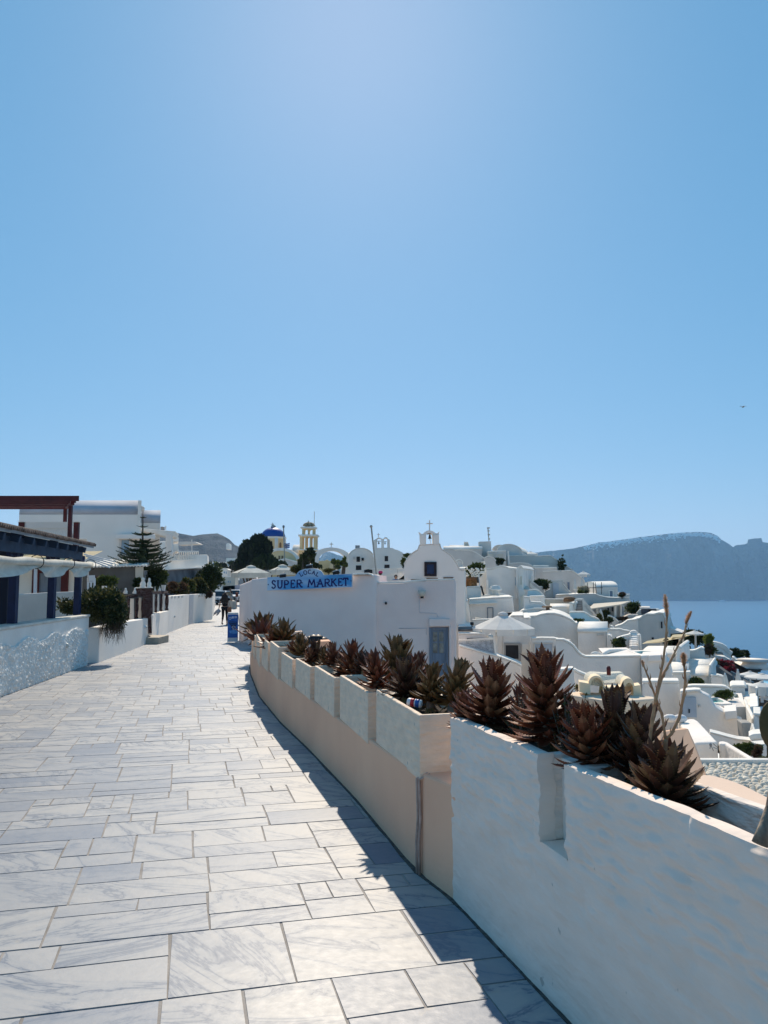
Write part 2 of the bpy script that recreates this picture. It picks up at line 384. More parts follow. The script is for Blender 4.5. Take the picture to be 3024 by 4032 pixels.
sil = [(1100,2230),(1180,2205),(1262,2196),(1275,2172),(1300,2174),(1345,2190),(1390,2210),(1500,2214),(1800,2205),(2000,2190),(2110,2176),(2150,2171),(2200,2166),(2260,2159),(2300,2150),(2355,2137),(2400,2132),
       (2500,2118),(2560,2110),(2640,2101),(2700,2096),(2760,2094),(2800,2098),(2825,2110),(2840,2124),(2870,2142),(2886,2154),(2905,2146),(2943,2140),(2946,2124),(2960,2121),(2998,2119),(3003,2134),(3050,2142),(3150,2150),(3300,2130),(3500,2140),(3800,2170),(4200,2200)]
ridge('caldera_cliffs', sil, 5000, SEA-2, 900, (.12,.10,.09), (.055,.05,.048), 170, seed=3, front=.45, gully=1.3)
sil2 = [(380,2175),(520,2130),(600,2120),(690,2097),(730,2104),(760,2110),(800,2104),(856,2100),(875,2108),(905,2125),(925,2146),(945,2154),(975,2162),(1040,2190),(1120,2212),(1250,2240),(1400,2262)]
ridge('terraced_hill', sil2, 1500, -26, 500, (.13,.13,.135), (.04,.042,.05), 26, seed=9, front=2.4, gully=.8, bs=.02)
# ---------------------------------------------------------------- the paved lane
LEFT_PX = [(-400,2960),(0,2745),(345,2618),(400,2606),(580,2535),(660,2492),(740,2462),(835,2438),(842,2405),(846,2380)]
LEFT = [G(*p) for p in LEFT_PX]
RB_PX = [(2252,4032),(1785,3540),(1645,3438),(1400,3145),(1215,2950),(1105,2845),(1023,2744),(988,2655),(984,2615)]
RB = [G(*p) for p in RB_PX]
d0 = (RB[0]-RB[1]).normalized()
RCURVE = [(RB[0]+d0*4)]+RB
def cx(Y):
    pts = sorted([(p.y, p.x) for p in RCURVE]); return interp(pts, Y)
def lx(Y):
    pts = sorted([(p.y, p.x) for p in LEFT]); return interp(pts, Y)
def onwall(px, py, off=0.0):
    d = ray(px, py); lo, hi = .6, 30.0
    f = lambda Y: d.x/d.y*Y-(cx(Y)+off)
    best = None; prev = f(lo); y = lo
    while y < hi:
        y2 = y+.05; cur = f(y2)
        if prev*cur <= 0: best = y+.05*abs(prev)/(abs(prev)+abs(cur)+1e-9); break
        prev = cur; y = y2
    if best is None: best = hi
    return P(px, py, best)

def paving():
    a = radians(14.3); du = Vector((-sin(a), cos(a), 0)); dv = Vector((cos(a), sin(a), 0))
    mb = MB(); slab = []; tone = []
    R = random.Random(5); gap = .0055
    def put(u0, u1, v0, v1):
        cu, cv = (u0+u1)/2, (v0+v1)/2
        p = du*cu+dv*cv
        if p.y < -2.5 or p.y > 95: return
        rx = cx(p.y) if p.y < 17 else interp([(17, -3.0),(27,-5.2),(48,-8.5),(95,-14)], p.y)
        if p.x < lx(max(p.y, LEFT[0].y))-1.0 or p.x > rx+.55: return
        # each slab is nudged a touch, never perfectly square
        j = lambda: R.uniform(-.004, .004)
        cs = [(u0+gap+j(), v0+gap+j()), (u0+gap+j(), v1-gap+j()), (u1-gap+j(), v1-gap+j()), (u1-gap+j(), v0+gap+j())]
        h = .004+R.uniform(-.001, .001)
        top = []; bot = []
        for (u, v) in cs:
            q = du*u+dv*v; top.append((q.x, q.y, gz(q.y)+h)); bot.append((q.x, q.y, gz(q.y)-.01))
        n0 = len(mb.f)
        mb.add(top+bot, [(0,1,2,3),(0,4,5,1),(1,5,6,2),(2,6,7,3),(3,7,4,0)])
        s = R.random(); t = R.choice([0, 0, 0, .1, .25, .5, .8, 1.2, 1.6])+R.random()*.15
        slab.extend([s]*5); tone.extend([t]*5)
    u = -5.0
    while u < 95:
        H = R.uniform(.44, .66)
        v = -26+R.uniform(0, .8)
        far = u > 26
        while v < 12:
            W = R.uniform(.30, .78)
            k = R.random()
            if k < .34 and W < .62: put(u, u+H, v, v+W)
            elif k < .92:
                s = H*R.choice([.5, .38, .62, .33, .67])
                if R.random() < .40: put(u, u+s, v, v+W); put(u+s, u+H, v, v+W)
                else:
                    m = W*R.uniform(.3, .7); put(u, u+s, v, v+W); put(u+s, u+H, v, v+m); put(u+s, u+H, v+m, v+W)
            else:
                s1 = H*.3; s2 = H*.64; put(u, u+s1, v, v+W); put(u+s1, u+s2, v, v+W); put(u+s2, u+H, v, v+W)
            v += W
        u += H
    build('lane_paving', mb, marble_m, loc=(0,0,0), recalc=True, kind='structure', attr=dict(slab=slab, tone=tone))
    # mortar bed below the slabs
    mb = MB(); rows = []
    for y in [-3,0,2,4,6,8,10,12,14,17,20,25,30,40,50,60,80,100]:
        rx = (cx(y) if y < 17 else interp([(17, -3.0),(27,-5.2),(48,-8.5),(95,-14)], y))+.5
        rows.append([(lx(max(y, LEFT[0].y))-.9, y, gz(y)), (rx, y, gz(y))])
    vs = [p for r in rows for p in r]
    mb.add(vs, [(2*i, 2*i+1, 2*i+3, 2*i+2) for i in range(len(rows)-1)])
    build('path', mb, grout, loc=(0,0,0), recalc=False, kind='structure')
paving()

def nrm(Y, e=.15):
    t = Vector((cx(Y+e)-cx(Y-e), 2*e, 0)).normalized(); return Vector((t.y, -t.x, 0))   # points to the right of the lane
mb = MB(); line = []
for i in range(60):
    Y = .3+(17.2-.3)*i/59; n_ = nrm(Y); w_ = .022+.012*noise.noise(Vector((Y*3,0,0))); line.append(((cx(Y)-n_.x*w_, Y-n_.y*w_, gz(Y)+.001), (cx(Y)-n_.x*w_*.9, Y-n_.y*w_*.9, gz(Y)+.0075), n_*(w_+.02)))
mb.ribbon(line); build('path_edge_joint', mb, mat('dark_joint', (.10,.09,.08), .95, .3, 30, .6, 80, .004), kind='structure')
# pink retaining wall that carries the cream planters
PT_PX = [(1740,3066),(1660,3048),(1475,2925),(1380,2865),(1233,2759),(1120,2685),(1027,2618),(990,2570),(984,2540)]
PTOP = sorted([(onwall(*p).y, onwall(*p).z) for p in PT_PX])
ptz = lambda Y: interp(PTOP, Y)
Y_SPLIT = onwall(1785, 3540).y      # pink/white boundary
Y_BEND = onwall(1645, 3438).y
mb = MB(); line = []
N = 40; y0 = Y_SPLIT-.05; y1 = 17.6
for i in range(N+1):
    Y = y0+(y1-y0)*i/N; o = nrm(Y)*.5
    line.append(((cx(Y), Y, gz(Y)-.3), (cx(Y), Y, ptz(Y)), o))
mb.ribbon(line)
pw = thing('retaining_wall', 'smooth salmon pink retaining wall curving along the lane under the cream planters', 'retaining wall', (cx(8), 8, gz(8)))
build('wall', mb, pink, pw, bevel=.015)
mb = MB()
for k, dx in enumerate((0, .028)):
    Y = Y_BEND-.02-dx; x = cx(Y)-.012
    mb.tube([(x, Y, gz(Y)), (x-.004, Y+.004, .1), (x+.006, Y, .25), (x, Y, ptz(Y)-.03), (x+.06, Y-.03, ptz(Y)+.004)], .009, 6)
build('cable_pipe', mb, mat('pink_pipe_paint', (.52,.36,.29), .7, .15, 20), pw, label='thin pink painted cables running down the wall')

# white front planter wall with two troughs and a drain recess between them
wt = sorted([(onwall(1762, 2822).y, onwall(1762, 2822).z), (onwall(2125, 2975).y, onwall(2125, 2975).z), (onwall(3024, 3345).y, onwall(3024, 3345).z)])
print('white wall top', wt, 'Y_SPLIT', Y_SPLIT, [tuple(round(x,2) for x in p) for p in RCURVE])
def wtz(Y):
    (a, za), (b, zb) = wt[0], wt[-1]; return zb+(za-zb)*(Y-b)/(a-b)
yr0 = onwall(2232, 3020).y; yr1 = onwall(2125, 2975).y
zr = .5*(onwall(2173, 3345).z+onwall(2257, 3401).z)
W = thing('planter_wall', 'rough whitewashed planter wall beside the lane with a narrow upright slot between its two troughs', 'planter wall', (cx(3), 3, gz(3)))
mb = MB(); line = []
for i in range(13):
    Y = .2+(Y_SPLIT-.2)*i/12; o = nrm(2.5)*.46
    line.append(((cx(Y)+.001, Y, gz(Y)-.3), (cx(Y)+.001, Y, zr), o))
mb.ribbon(line)
build('wall', mb, front_w, W)
def trough(A, B, o, z0, zA, zB, t, name, m, parent, soil_dz=.10, bev=.012, nseg=1, rough=0.0, sm=None):
    """open box: front edge A->B (plan), o = offset to the back, floor z0, rim zA..zB, wall thickness t"""
    A = Vector((A[0], A[1], 0)); B = Vector((B[0], B[1], 0)); d = (B-A).normalized(); on = Vector(o).normalized(); w = Vector(o).length
    mb = MB(); cols = []
    n = nseg
    def ring(s, ins, z):
        return A+(B-A)*s+on*ins+Vector((0,0,z))
    L = (B-A).length
    for i in range(n+1):
        s = i/n; zt = zA+(zB-zA)*s
        jz = (lambda: rnd.uniform(-rough, rough))
        j0 = jz(); j1 = jz()
        si = min(max(s, t/L), 1-t/L)
        cols.append([ring(s, 0, z0), ring(s, 0, zt+j0), ring(si, t, zt+j1), ring(si, t, z0), ring(si, w-t, z0), ring(si, w-t, zt+jz()), ring(s, w, zt), ring(s, w, z0)])
    vs = [p for c_ in cols for p in c_]; fs = []
    for i in range(n):
        a = 8*i; b = a+8
        for k in (0,1,2,4,5,6): fs.append((a+k, b+k, b+k+1, a+k+1))
        fs.append((a+7, b+7, b, a)); fs.append((a+3, b+3, b+4, a+4))
    a = 0; fs += [(0,1,6,7), (1,2,5,6), (3,2,5,4)]
    b = 8*n; fs += [(b+7,b+6,b+1,b), (b+6,b+5,b+2,b+1), (b+4,b+5,b+2,b+3)]
    mb.add(vs, fs)
    q = build(name, mb, m, parent, bevel=bev)
    mb = MB(); e = .003
    pts = [ring(t/L, t+e, zA-soil_dz), ring(1-t/L, t+e, zB-soil_dz), ring(1-t/L, w-t-e, zB-soil_dz), ring(t/L, w-t-e, zA-soil_dz)]
    # soil surface as a bumpy grid
    nu, nv = 14, 5; vs = []; fs = []
    for i in range(nu+1):
        for j in range(nv+1):
            p = pts[0].lerp(pts[1], i/nu).lerp(pts[3].lerp(pts[2], i/nu), j/nv); p.z += noise.noise(p*9)*.018
            vs.append(p)
    for i in range(nu):
        for j in range(nv): a = i*(nv+1)+j; fs.append((a, a+1, a+nv+2, a+nv+1))
    mb.add(vs, fs, 0, True)
    build('soil', mb, soil, q if parent is not None else None, recalc=False)
    return q
ow = nrm(2.5)*.31
trough((cx(Y_SPLIT), Y_SPLIT), (cx(yr1), yr1), ow, zr+.001, wtz(Y_SPLIT), wtz(yr1), .045, 'trough', brush_w, W, .06, .007, 14, .004)
trough((cx(yr0), yr0), (cx(.25), .25), ow, zr+.001, wtz(yr0), wtz(.25), .045, 'trough', brush_w, W, .15, .007, 30, .004)
def front_skin():
    """hand-plastered face: rows of blurred ridges above, smooth limewash below, folded over the rim and round the slot"""
    mb = MB(); cols = []; n1, n2 = 44, 66
    ys = [Y_SPLIT+(yr1-Y_SPLIT)*i/130 for i in range(131)]; ys = [(y, 0) for y in ys]
    ys = [(Y_SPLIT, 2)]+ys+[(yr1-.004, 1), (yr1-.008, 3)]+[(yr1+(yr0-yr1)*i/8, 3) for i in range(1, 8)]+[(yr0+.008, 3), (yr0+.004, 1)]+[(yr0+(.3-yr0)*i/260, 0) for i in range(261)]
    for (Y, kind_) in ys:
        n_ = nrm(max(Y, .4)); zt = wtz(Y); z0 = gz(Y)-.02; col = []; wob = .007*noise.noise(Vector((Y*6, 3, 1)))
        for j in range(n1+n2+1):
            z = z0+(zr-z0)*j/n1 if j <= n1 else zr+(zt+.004+wob-zr)*(j-n1)/n2; dt = zt-z; up_ = max(0, min(1, (.62-dt)/.16))
            row = dt/.085+.25*noise.noise(Vector((Y*1.3, 4, 0))); ridge_ = abs(sin(pi*row))**.8; st = int(row) % 2; joint = abs(((Y/.39+.5*st) % 1)-.5)*2
            r = .006+.004*noise.noise(Vector((Y*2.2, z*2.2, 5)))+.0016*noise.noise(Vector((Y*30, z*22, 9)))+.003*noise.noise(Vector((Y*7, z*5, 11)))
            r += up_*(.011*ridge_*(.35+.9*noise.noise(Vector((Y*6, z*11, 2))))+.009*noise.noise(Vector((Y*14, z*40, 7)))-.006*max(0, (joint-.9)*10))
            p = Vector((cx(Y), Y, z))-n_*r
            if kind_ == 2: p = p+n_*.06
            if j > n1 and kind_ == 1: p = p+n_*.07
            if j >= n1 and kind_ == 3: p = Vector((cx(Y), Y, zr+.004))+n_*(.11*max(0, j-n1)/n2-.004)
            col.append(p)
        if kind_ == 3: col += [col[-1]]*4
        else:
            top = col[-1]; b = Vector((cx(Y), Y, 0)); o_ = .07 if kind_ == 1 else 0
            col += [b+n_*(.006+o_)+Vector((0,0,top.z+.003)), b+n_*(.042+.005*noise.noise(Vector((Y*9,0,0)))+o_*.2)+Vector((0,0,top.z+.003)), b+n_*.050+Vector((0,0,top.z-.004)), b+n_*.052+Vector((0,0,top.z-.04))]
        cols.append(col)
    m_ = len(cols[0]); vs = [p for c_ in cols for p in c_]
    fs = [(a*m_+b, (a+1)*m_+b, (a+1)*m_+b+1, a*m_+b+1) for a in range(len(cols)-1) for b in range(m_-1) if not (b >= n1 and {ys[a][1], ys[a+1][1]} == {1, 3})]
    mb.add(vs, fs, 0, True); return mb
pf_ = build('plaster_face', front_skin(), front_w, W, recalc=False); pf_.data.set_sharp_from_angle(angle=radians(48))
mb = MB(); pA = Vector((cx(yr1), yr1, 0)); pB = Vector((cx(yr0), yr0, 0)); on = ow.normalized()
mb.prism([pA+on*.10+Vector((0,0,zr+.002)), pB+on*.10+Vector((0,0,zr+.002)), pB+on*.10+Vector((0,0,wtz(yr0)-.02)), pA+on*.10+Vector((0,0,wtz(yr1)-.02))], on*.1)
build('slot_back', mb, white, W)

# cream planters standing on the pink wall
PL = [('L',(185,620),(205,1180),(660,840),(720,1515)), ('K',(1170,870),(1195,1340),(1495,1020),(1530,1560)), ('K',(900,765),(920,1130),(1125,865),(1160,1305)),
      ('K',(705,680),(715,1000),(885,750),(895,1125)), ('K',(555,615),(560,890),(685,670),(700,990)), ('K',(430,585),(440,815),(535,605),(545,895)),
      ('K',(345,560),(350,745),(422,585),(430,815)), ('K',(290,520),(292,660),(338,545),(342,730)), ('K',(258,470),(262,590),(285,505),(288,640)), ('K',(240,430),(243,530),(255,455),(258,580))]
PLAB = ['nearest the white wall', 'second from the white wall', 'third from the white wall', 'fourth from the white wall', 'fifth from the white wall', 'sixth from the white wall',
        'seventh from the white wall', 'eighth from the white wall', 'ninth from the white wall', 'at the far row end']
PLZ = []
for i, (k, ft, fb, nt_, nb) in enumerate(PL):
    B = onwall(*c(k, *nb)); A = onwall(*c(k, *fb)); zt = P(*c(k, *nt_), B.y).z; zt2 = P(*c(k, *ft), A.y).z
    zt = (zt+zt2)/2 if i < 5 else ptz(A.y)+.42
    ym = (A.y+B.y)/2; o = nrm(ym)*.40
    # each planter is turned slightly so that its near end stands proud
    fx = -.012
    Bn = (B.x+fx, B.y); An = (A.x+.012, A.y)
    if i > 5: Bn = (cx(B.y)-.01, B.y)
    print('planter', i, round(A.y,2), round(B.y,2), round(zt,3), round(ptz(B.y),3))
    lab = 'cream planter box with brushed front, %s, on the pink wall' % PLAB[i]
    z0 = min(ptz(A.y), ptz(B.y))+.002
    PR = thing('planter_box', lab, 'planter', (B.x, B.y, z0), 'cream planter boxes on the pink wall')
    trough(Bn, An, o, z0, zt, zt, .03, 'trough', [brush_c], PR, .07, .006)
    PLZ.append((B.y, A.y, zt))

# ---------------------------------------------------------------- left side garden walls
def wall_between(name, label, pts, h, t, m, side=-1, cap=None, bev=.02, segs=1, zt=None, cat='garden wall', parent=None):
    """pts world base points along the lane side; wall stands to the left of them"""
    line = []; n = len(pts)
    for i, p in enumerate(pts):
        d = (pts[min(i+1, n-1)]-pts[max(i-1, 0)]); d.z = 0; d.normalize(); o = Vector((-d.y, d.x, 0))*t
        hh = h[i] if hasattr(h, '__len__') else h
        line.append(((p.x, p.y, p.z-.3), (p.x, p.y, p.z+hh), o))
    mb = MB(); mb.ribbon(line)
    return build(name, mb, m, parent, bevel=bev, label=label, cat=cat)
# generic traced pieces -------------------------------------------------------
def slope(X, Y): return max(-.6, min(.6, X/Y))
def solid(k, pts, Y, depth, zb=None, m=None, name='wall', parent=None, bev=.04, dx=None, label=None, cat=None, group=None, close=True, roof=None, Y2=None):
    """outline measured on the front face (optionally from Y to Y2 across), given real depth"""
    n = len(pts); w = []
    for i, (u, v) in enumerate(pts):
        yy = Y
        if Y2 is not None:
            us = [p[0] for p in pts]; t = (u-min(us))/(max(us)-min(us)); yy = Y+(Y2-Y)*t
        w.append(Q(k, u, v, yy))
    if zb is not None:
        w = w+[Vector((w[-1].x, w[-1].y, zb)), Vector((w[0].x, w[0].y, zb))]
    cx_ = sum(p.x for p in w)/len(w)
    s = slope(cx_, Y) if dx is None else dx
    mb = MB(); mb.prism(w, (s*depth, depth, 0))
    return build(name, mb, m or white, parent, bevel=bev, label=label, cat=cat, group=group)
def cap(k, pts, Y, depth, t=.06, m=None, parent=None, dx=None, over=.02, name='roof', bev=.02, Y2=None):
    """whitewashed coping / roof skin following the top contour"""
    w = []; pts = list(pts)
    while len(pts) > 2 and abs(pts[1][1]-pts[0][1]) > 2.5*abs(pts[1][0]-pts[0][0]): pts = pts[1:]
    while len(pts) > 2 and abs(pts[-1][1]-pts[-2][1]) > 2.5*abs(pts[-1][0]-pts[-2][0]): pts = pts[:-1]
    for (u, v) in pts:
        yy = Y
        if Y2 is not None:
            us = [p[0] for p in pts]; tt = (u-min(us))/(max(us)-min(us)); yy = Y+(Y2-Y)*tt
        w.append(Q(k, u, v, yy)+Vector((0, -over, .003)))
    s = slope(sum(p.x for p in w)/len(w), Y) if dx is None else dx; n = len(w); vs = []; back = Vector((s*(depth+over), depth+2*over, 0))
    for i, p in enumerate(w):
        d = w[min(i+1, n-1)]-w[max(i-1, 0)]; d.y = 0; d.normalize(); nn = Vector((-d.z, 0, d.x)); 
        if nn.z < 0: nn = -nn
        if nn.z < .35: nn = Vector((nn.x*.5, 0, 1)).normalized()
        vs += [p, p+nn*t, p+nn*t+back, p+back]
    fs = [(0,1,2,3), (4*n-1,4*n-2,4*n-3,4*n-4)]
    for i in range(n-1):
        a = 4*i
        for k in range(4): fs.append((a+k, a+(k+1) % 4, a+4+(k+1) % 4, a+4+k))
    mb = MB(); mb.add(vs, fs)
    return build(name, mb, m or roofw, parent, bevel=bev)
def arc(u0, v0, u1, v1, peak, n=12, pw=1.0):
    r = []
    for i in range(n+1):
        t = i/n; a = pi*(1-t); b = v0+(v1-v0)*t
        r.append((u0+(u1-u0)*(.5+.5*cos(a)), b+(peak-(v0+v1)/2)*(sin(a)**pw)))
    return r
def house(name, label, cat, k, top, Y, depth, zb, m=None, roof=True, rm=None, bev=.04, dx=None, group=None, t=.06, Y2=None):
    p = Q(k, top[0][0], top[0][1], Y); q = Q(k, top[-1][0], top[-1][1], Y2 or Y)
    r = thing(name, label, cat, ((p.x+q.x)/2, Y, zb), group)
    solid(k, top, Y, depth, zb, m or white, 'wall', r, bev, dx, Y2=Y2)
    if roof: cap(k, top, Y, depth, t, rm, r, dx, Y2=Y2)
    return r
def pane(parent, k, u0, v0, u1, v1, Y, m, name='window', frame=None, ft=.05, proud=.03, fm=None, label=None, Y2=None):
    a = Q(k, u0, v0, Y); b = Q(k, u1, v1, Y2 or Y); c_ = Q(k, u0, v1, Y); d = Q(k, u1, v0, Y2 or Y)
    x = (b-c_).normalized(); n = Vector((x.y, -x.x, 0)).normalized()
    if n.y > 0: n = -n
    base = c_; wd = (Vector((b.x, b.y, 0))-Vector((c_.x, c_.y, 0))).length; z0 = min(b.z, c_.z); z1 = max(a.z, d.z)
    xh = Vector((x.x, x.y, 0)).normalized(); o = Vector((c_.x, c_.y, 0))
    def bx(mb, s0, s1, za, zc, f, bk):
        mb.prism([o+xh*s0+n*f+Vector((0,0,za)), o+xh*s1+n*f+Vector((0,0,za)), o+xh*s1+n*f+Vector((0,0,zc)), o+xh*s0+n*f+Vector((0,0,zc))], -n*(f+bk))
    if fm is not None:
        mb = MB(); bx(mb, -ft, 0, z0-ft, z1+ft, proud, .05); bx(mb, wd, wd+ft, z0-ft, z1+ft, proud, .05)
        bx(mb, 0, wd, z1, z1+ft, proud-.002, .05); bx(mb, 0, wd, z0-ft, z0, proud-.002, .05)
        fr = build(name, mb, fm, parent, label=label)
        mb = MB(); bx(mb, .001, wd-.001, z0+.001, z1-.001, proud*.3, .05); build('pane' if name != 'door' else 'panel', mb, m, fr)
        return fr
    mb = MB(); bx(mb, 0, wd, z0, z1, proud, .05)
    return build(name, mb, m, parent, label=label)
def leafcloud(mb, cen, rx, ry, rz, n, size, R, shell=.45, up=0, mi=0, flat=.5, clumps=None, long=1.0):
    """many small leaf faces through an uneven volume made of clumps"""
    cen = Vector(cen); cl = clumps or [(R.uniform(-.55,.55), R.uniform(-.55,.55), R.uniform(-.5,.6), R.uniform(.35,.6)) for _ in range(max(5, int(8*(1 if n < 1500 else 1.8))))]
    cl = cl+[(0,0,0,.72)] if clumps is None else cl
    for i in range(n):
        a, b, cc, r = R.choice(cl)
        d = Vector((R.gauss(0,1), R.gauss(0,1), R.gauss(0,1))).normalized()*(r*(shell+(1-shell)*R.random()))
        p = cen+Vector(((a+d.x)*rx, (b+d.y)*ry, (cc+d.z)*rz))
        dirv = (d+Vector((R.uniform(-.7,.7), R.uniform(-.7,.7), R.uniform(-.4,.7)+up))).normalized()
        s = size*R.uniform(.6, 1.35); side = dirv.cross(Vector((R.uniform(-1,1), R.uniform(-1,1), R.uniform(-1,1)))).normalized()*s*.32
        t = p+dirv*s*long
        mb.add([p-side*.3, p+dirv*s*.5*long+side, t, p+dirv*s*.45*long-side], [(0,1,2,3)], mi)
    return mb
L_green = leafmat('green_leaves', (.10,.13,.035), (.035,.055,.018))
L_dark = leafmat('dark_green_leaves', (.045,.065,.022), (.015,.026,.012), .15)
L_olive = leafmat('olive_leaves', (.15,.15,.05), (.06,.055,.02))
L_brown = leafmat('dry_brown_leaves', (.16,.10,.06), (.06,.035,.022), .2)
L_pink = leafmat('pink_bracts', (.36,.05,.07), (.14,.015,.03), .3)
L_lime = leafmat('lime_leaves', (.22,.26,.06), (.09,.12,.03))
barkm = mat('bark', (.13,.095,.07), .95, .25, 8, .8, 20, .01)
BF = .32
def bush(name, label, cat, p, rx, ry, rz, n, size, m, m2=None, group=None, seed=0, up=.2, trunk=True, flat=.5, long=1.3):
    R = random.Random(seed); r = thing(name, label, cat, (p[0], p[1], p[2]), group); rx *= BF; ry *= BF; rz *= .42; size *= .55
    mb = MB(); leafcloud(mb, Vector(p)+Vector((0,0,rz*.95)), rx, ry, rz, n, size, R, up=up, long=long)
    if m2: 
        for i in range(len(mb.m)): mb.m[i] = 1 if (noise.noise(Vector(mb.v[mb.f[i][0]])*2.2)+R.uniform(-.2,.2)) > .08 else 0
    build('foliage', mb, [m, m2] if m2 else m, r, recalc=False)
    mb = MB(); b = Vector(p)
    for i in range(5):
        e = b+Vector((R.uniform(-.5,.5)*rx, R.uniform(-.5,.5)*ry, rz*R.uniform(.6,1.1)))
        mb.tube([b+Vector((0,0,-.1)), b.lerp(e, .5)+Vector((R.uniform(-.1,.1)*rx,0,0)), e], [.05*rz+.01, .03*rz+.008, .008], 5)
    build('branches', mb, barkm, r)
    return r
# ---------------------------------------------------------------- near left wall
seg = [LEFT[0]] + [LEFT[0].lerp(LEFT[1], t) for t in (.5,)] + [LEFT[1].lerp(LEFT[2], t) for t in (0,.25,.5,.75,1)]
seg = [G(-1100,3250)]+seg
tz = [P(0,2467,LEFT[1].y).z, P(385,2413,LEFT[2].y+.9).z]
hs = []
for p in seg:
    z = tz[0]+(tz[1]-tz[0])*(p.y-LEFT[1].y)/(LEFT[2].y-LEFT[1].y); hs.append(z-p.z)
nw = thing('garden_wall', 'low whitewashed wall with coarse stucco beside the blue pergola', 'garden wall', tuple(seg[2]))
wall_between('wall', None, seg, [h-.05 for h in hs], .28, white, parent=nw, cat=None)
# rough stucco skin: real relief on the lower part
def stucco_skin():
    mb = MB(); vs = []; nu = 1000; nv = 70; A = seg[0]; 
    L = [0]; 
    for a, b in zip(seg, seg[1:]): L.append(L[-1]+(b-a).length)
    def along(s):
        s *= L[-1]*.985
        for i in range(len(seg)-1):
            if s <= L[i+1]: t = (s-L[i])/(L[i+1]-L[i]); return seg[i].lerp(seg[i+1], t), hs[i]+(hs[i+1]-hs[i])*t
        return seg[-1], hs[-1]
    for i in range(nu+1):
        p, h = along(i/nu); d = (seg[-1]-seg[0]); nn = Vector((d.y, -d.x, 0)).normalized()
        for j in range(nv+1):
            t = j/nv; wav = .74+.05*sin(i*.05)+.03*noise.noise(Vector((i*.06,0,0)))
            z = h*wav*t
            r = .042*max(-.22, noise.fractal(Vector((p.x*30, p.y*30, z*14)), .8, 2.1, 3))+.03
            if j == nv: r = -.03
            if j == 0: r = .012
            vs.append(p+nn*r+Vector((0,0,z)))
    fs = [(i*(nv+1)+j, (i+1)*(nv+1)+j, (i+1)*(nv+1)+j+1, i*(nv+1)+j+1) for i in range(nu) for j in range(nv)]
    mb.add(vs, fs, 0, True); build('rough_render', mb, stucco, nw, recalc=False)
stucco_skin()
mb = MB(); line = []
dwall = (seg[-1]-seg[2]).normalized(); nleft = Vector((-dwall.y, dwall.x, 0))
for p, h in zip(seg, hs):
    line.append((p-nleft*.025+Vector((0,0,h-.049)), p-nleft*.025+Vector((0,0,h)), nleft*.34))
mb.ribbon(line); build('coping', mb, mat('old_white_coping', (.70,.66,.58), .9, .1, 3, .4, 20, .01), nw, bevel=.01)
def bulkhead_light(k, u, v, Y, label, r=.07):
    p = Q(k, u, v, Y); mb = MB(); t = thing('wall_light', label, 'wall light', tuple(p))
    n = Vector((dwall.y, -dwall.x, 0)).normalized()
    mb.tube([p-n*.06, p+n*.05], [r, r*.9], 14); build('housing', mb, metalw, t)
    mb = MB(); mb.ell(p+n*.05, r*.7, r*.7, r*.7, 12); build('lamp_glass', mb, mat('frosted_glass', (.55,.55,.5), .3, .05), t)
def onleft(px, py):
    best = None; d = ray(px, py); prev = None; Y = 8
    while Y < 60:
        f = d.x/d.y*Y-lx(Y)
        if prev is not None and prev*f <= 0: return Y
        prev = f; Y += .05
    return Y
bulkhead_light('O', 597, 455, onleft(*c('O',597,455))-.05, 'round white bulkhead lamp on the coarse stucco wall by the pergola')
# return end of the near wall and following lower wall
p1 = G(345,2618); p2 = G(400,2606)
q = [G(388,2610), G(490,2572), G(580,2535)]
hA = [P(388,2473,q[0].y).z-q[0].z, P(490,2448,q[1].y).z-q[1].z, P(578,2435,q[2].y).z-q[2].z]
wall_between('garden_wall', 'smooth low white wall below the brown balustrade, left of the stone gate post', q, hA, .3, white2)
bulkhead_light('T', 612, 1380, onleft(*c('T',612,1380))-.05, 'small round lamp on the smooth white wall left of the gate post', .06)
q2 = [G(598,2528), G(630,2510), G(661,2493)]
hB = [P(598,2421,q2[0].y).z-q2[0].z, P(630,2412,q2[1].y).z-q2[1].z, P(661,2404,q2[2].y).z-q2[2].z]
wall_between('garden_wall', 'short low white wall right of the stone gate post', q2, hB, .3, white2)
q3 = [G(661,2493), G(742,2461)]; q4 = [G(744,2460), G(760,2456)]; q5 = [G(760,2456), G(835,2439)]; q6 = [G(835,2439), G(843,2405), G(847,2383)]
def hts(pts, tops): return [P(a, b, p.y).z-p.z for p, (a, b) in zip(pts, tops)]
fw = thing('garden_wall', 'tall white garden wall with small notches along its top beside the walking woman', 'garden wall', tuple(q3[0]))
wall_between('wall', None, q3, hts(q3, [(661,2347),(742,2340)]), .25, white2, parent=fw, cat=None)
wall_between('door', None, q4, hts(q4, [(744,2341),(760,2340)]), .15, mat('pale_grey_door', (.55,.56,.58), .6, .05), parent=fw, cat=None)
wall_between('wall', None, q5, hts(q5, [(760,2340),(835,2335)]), .25, white2, parent=fw, cat=None)
wall_between('wall', None, q6, hts(q6, [(835,2335),(838,2334),(840,2334)]), .25, white2, parent=fw, cat=None)
mb = MB()
for (u, v) in [(1325,545),(1420,545),(1520,540),(1620,530)]:
    yy = onleft(*c('T', u, v)); a = Q('T', u-18, v-12, yy); mb.box(a.x, a.x+.10, a.y-.12, a.y+.1, a.z-.10, a.z)
for (u, v) in [(1275,1300),(1310,1297),(1340,1293),(1375,1288)]:
    yy = onleft(*c('B', u, v)); a = Q('B', u-7, v, yy); mb.box(a.x, a.x+.10, a.y-.12, a.y+.1, a.z-.12, a.z)
build('vent_blocks', mb, greyp, fw)
bulkhead_light('T', 1405, 1090, onleft(*c('T',1405,1090))-.08, 'small dark lamp on the tall notched white wall', .06)
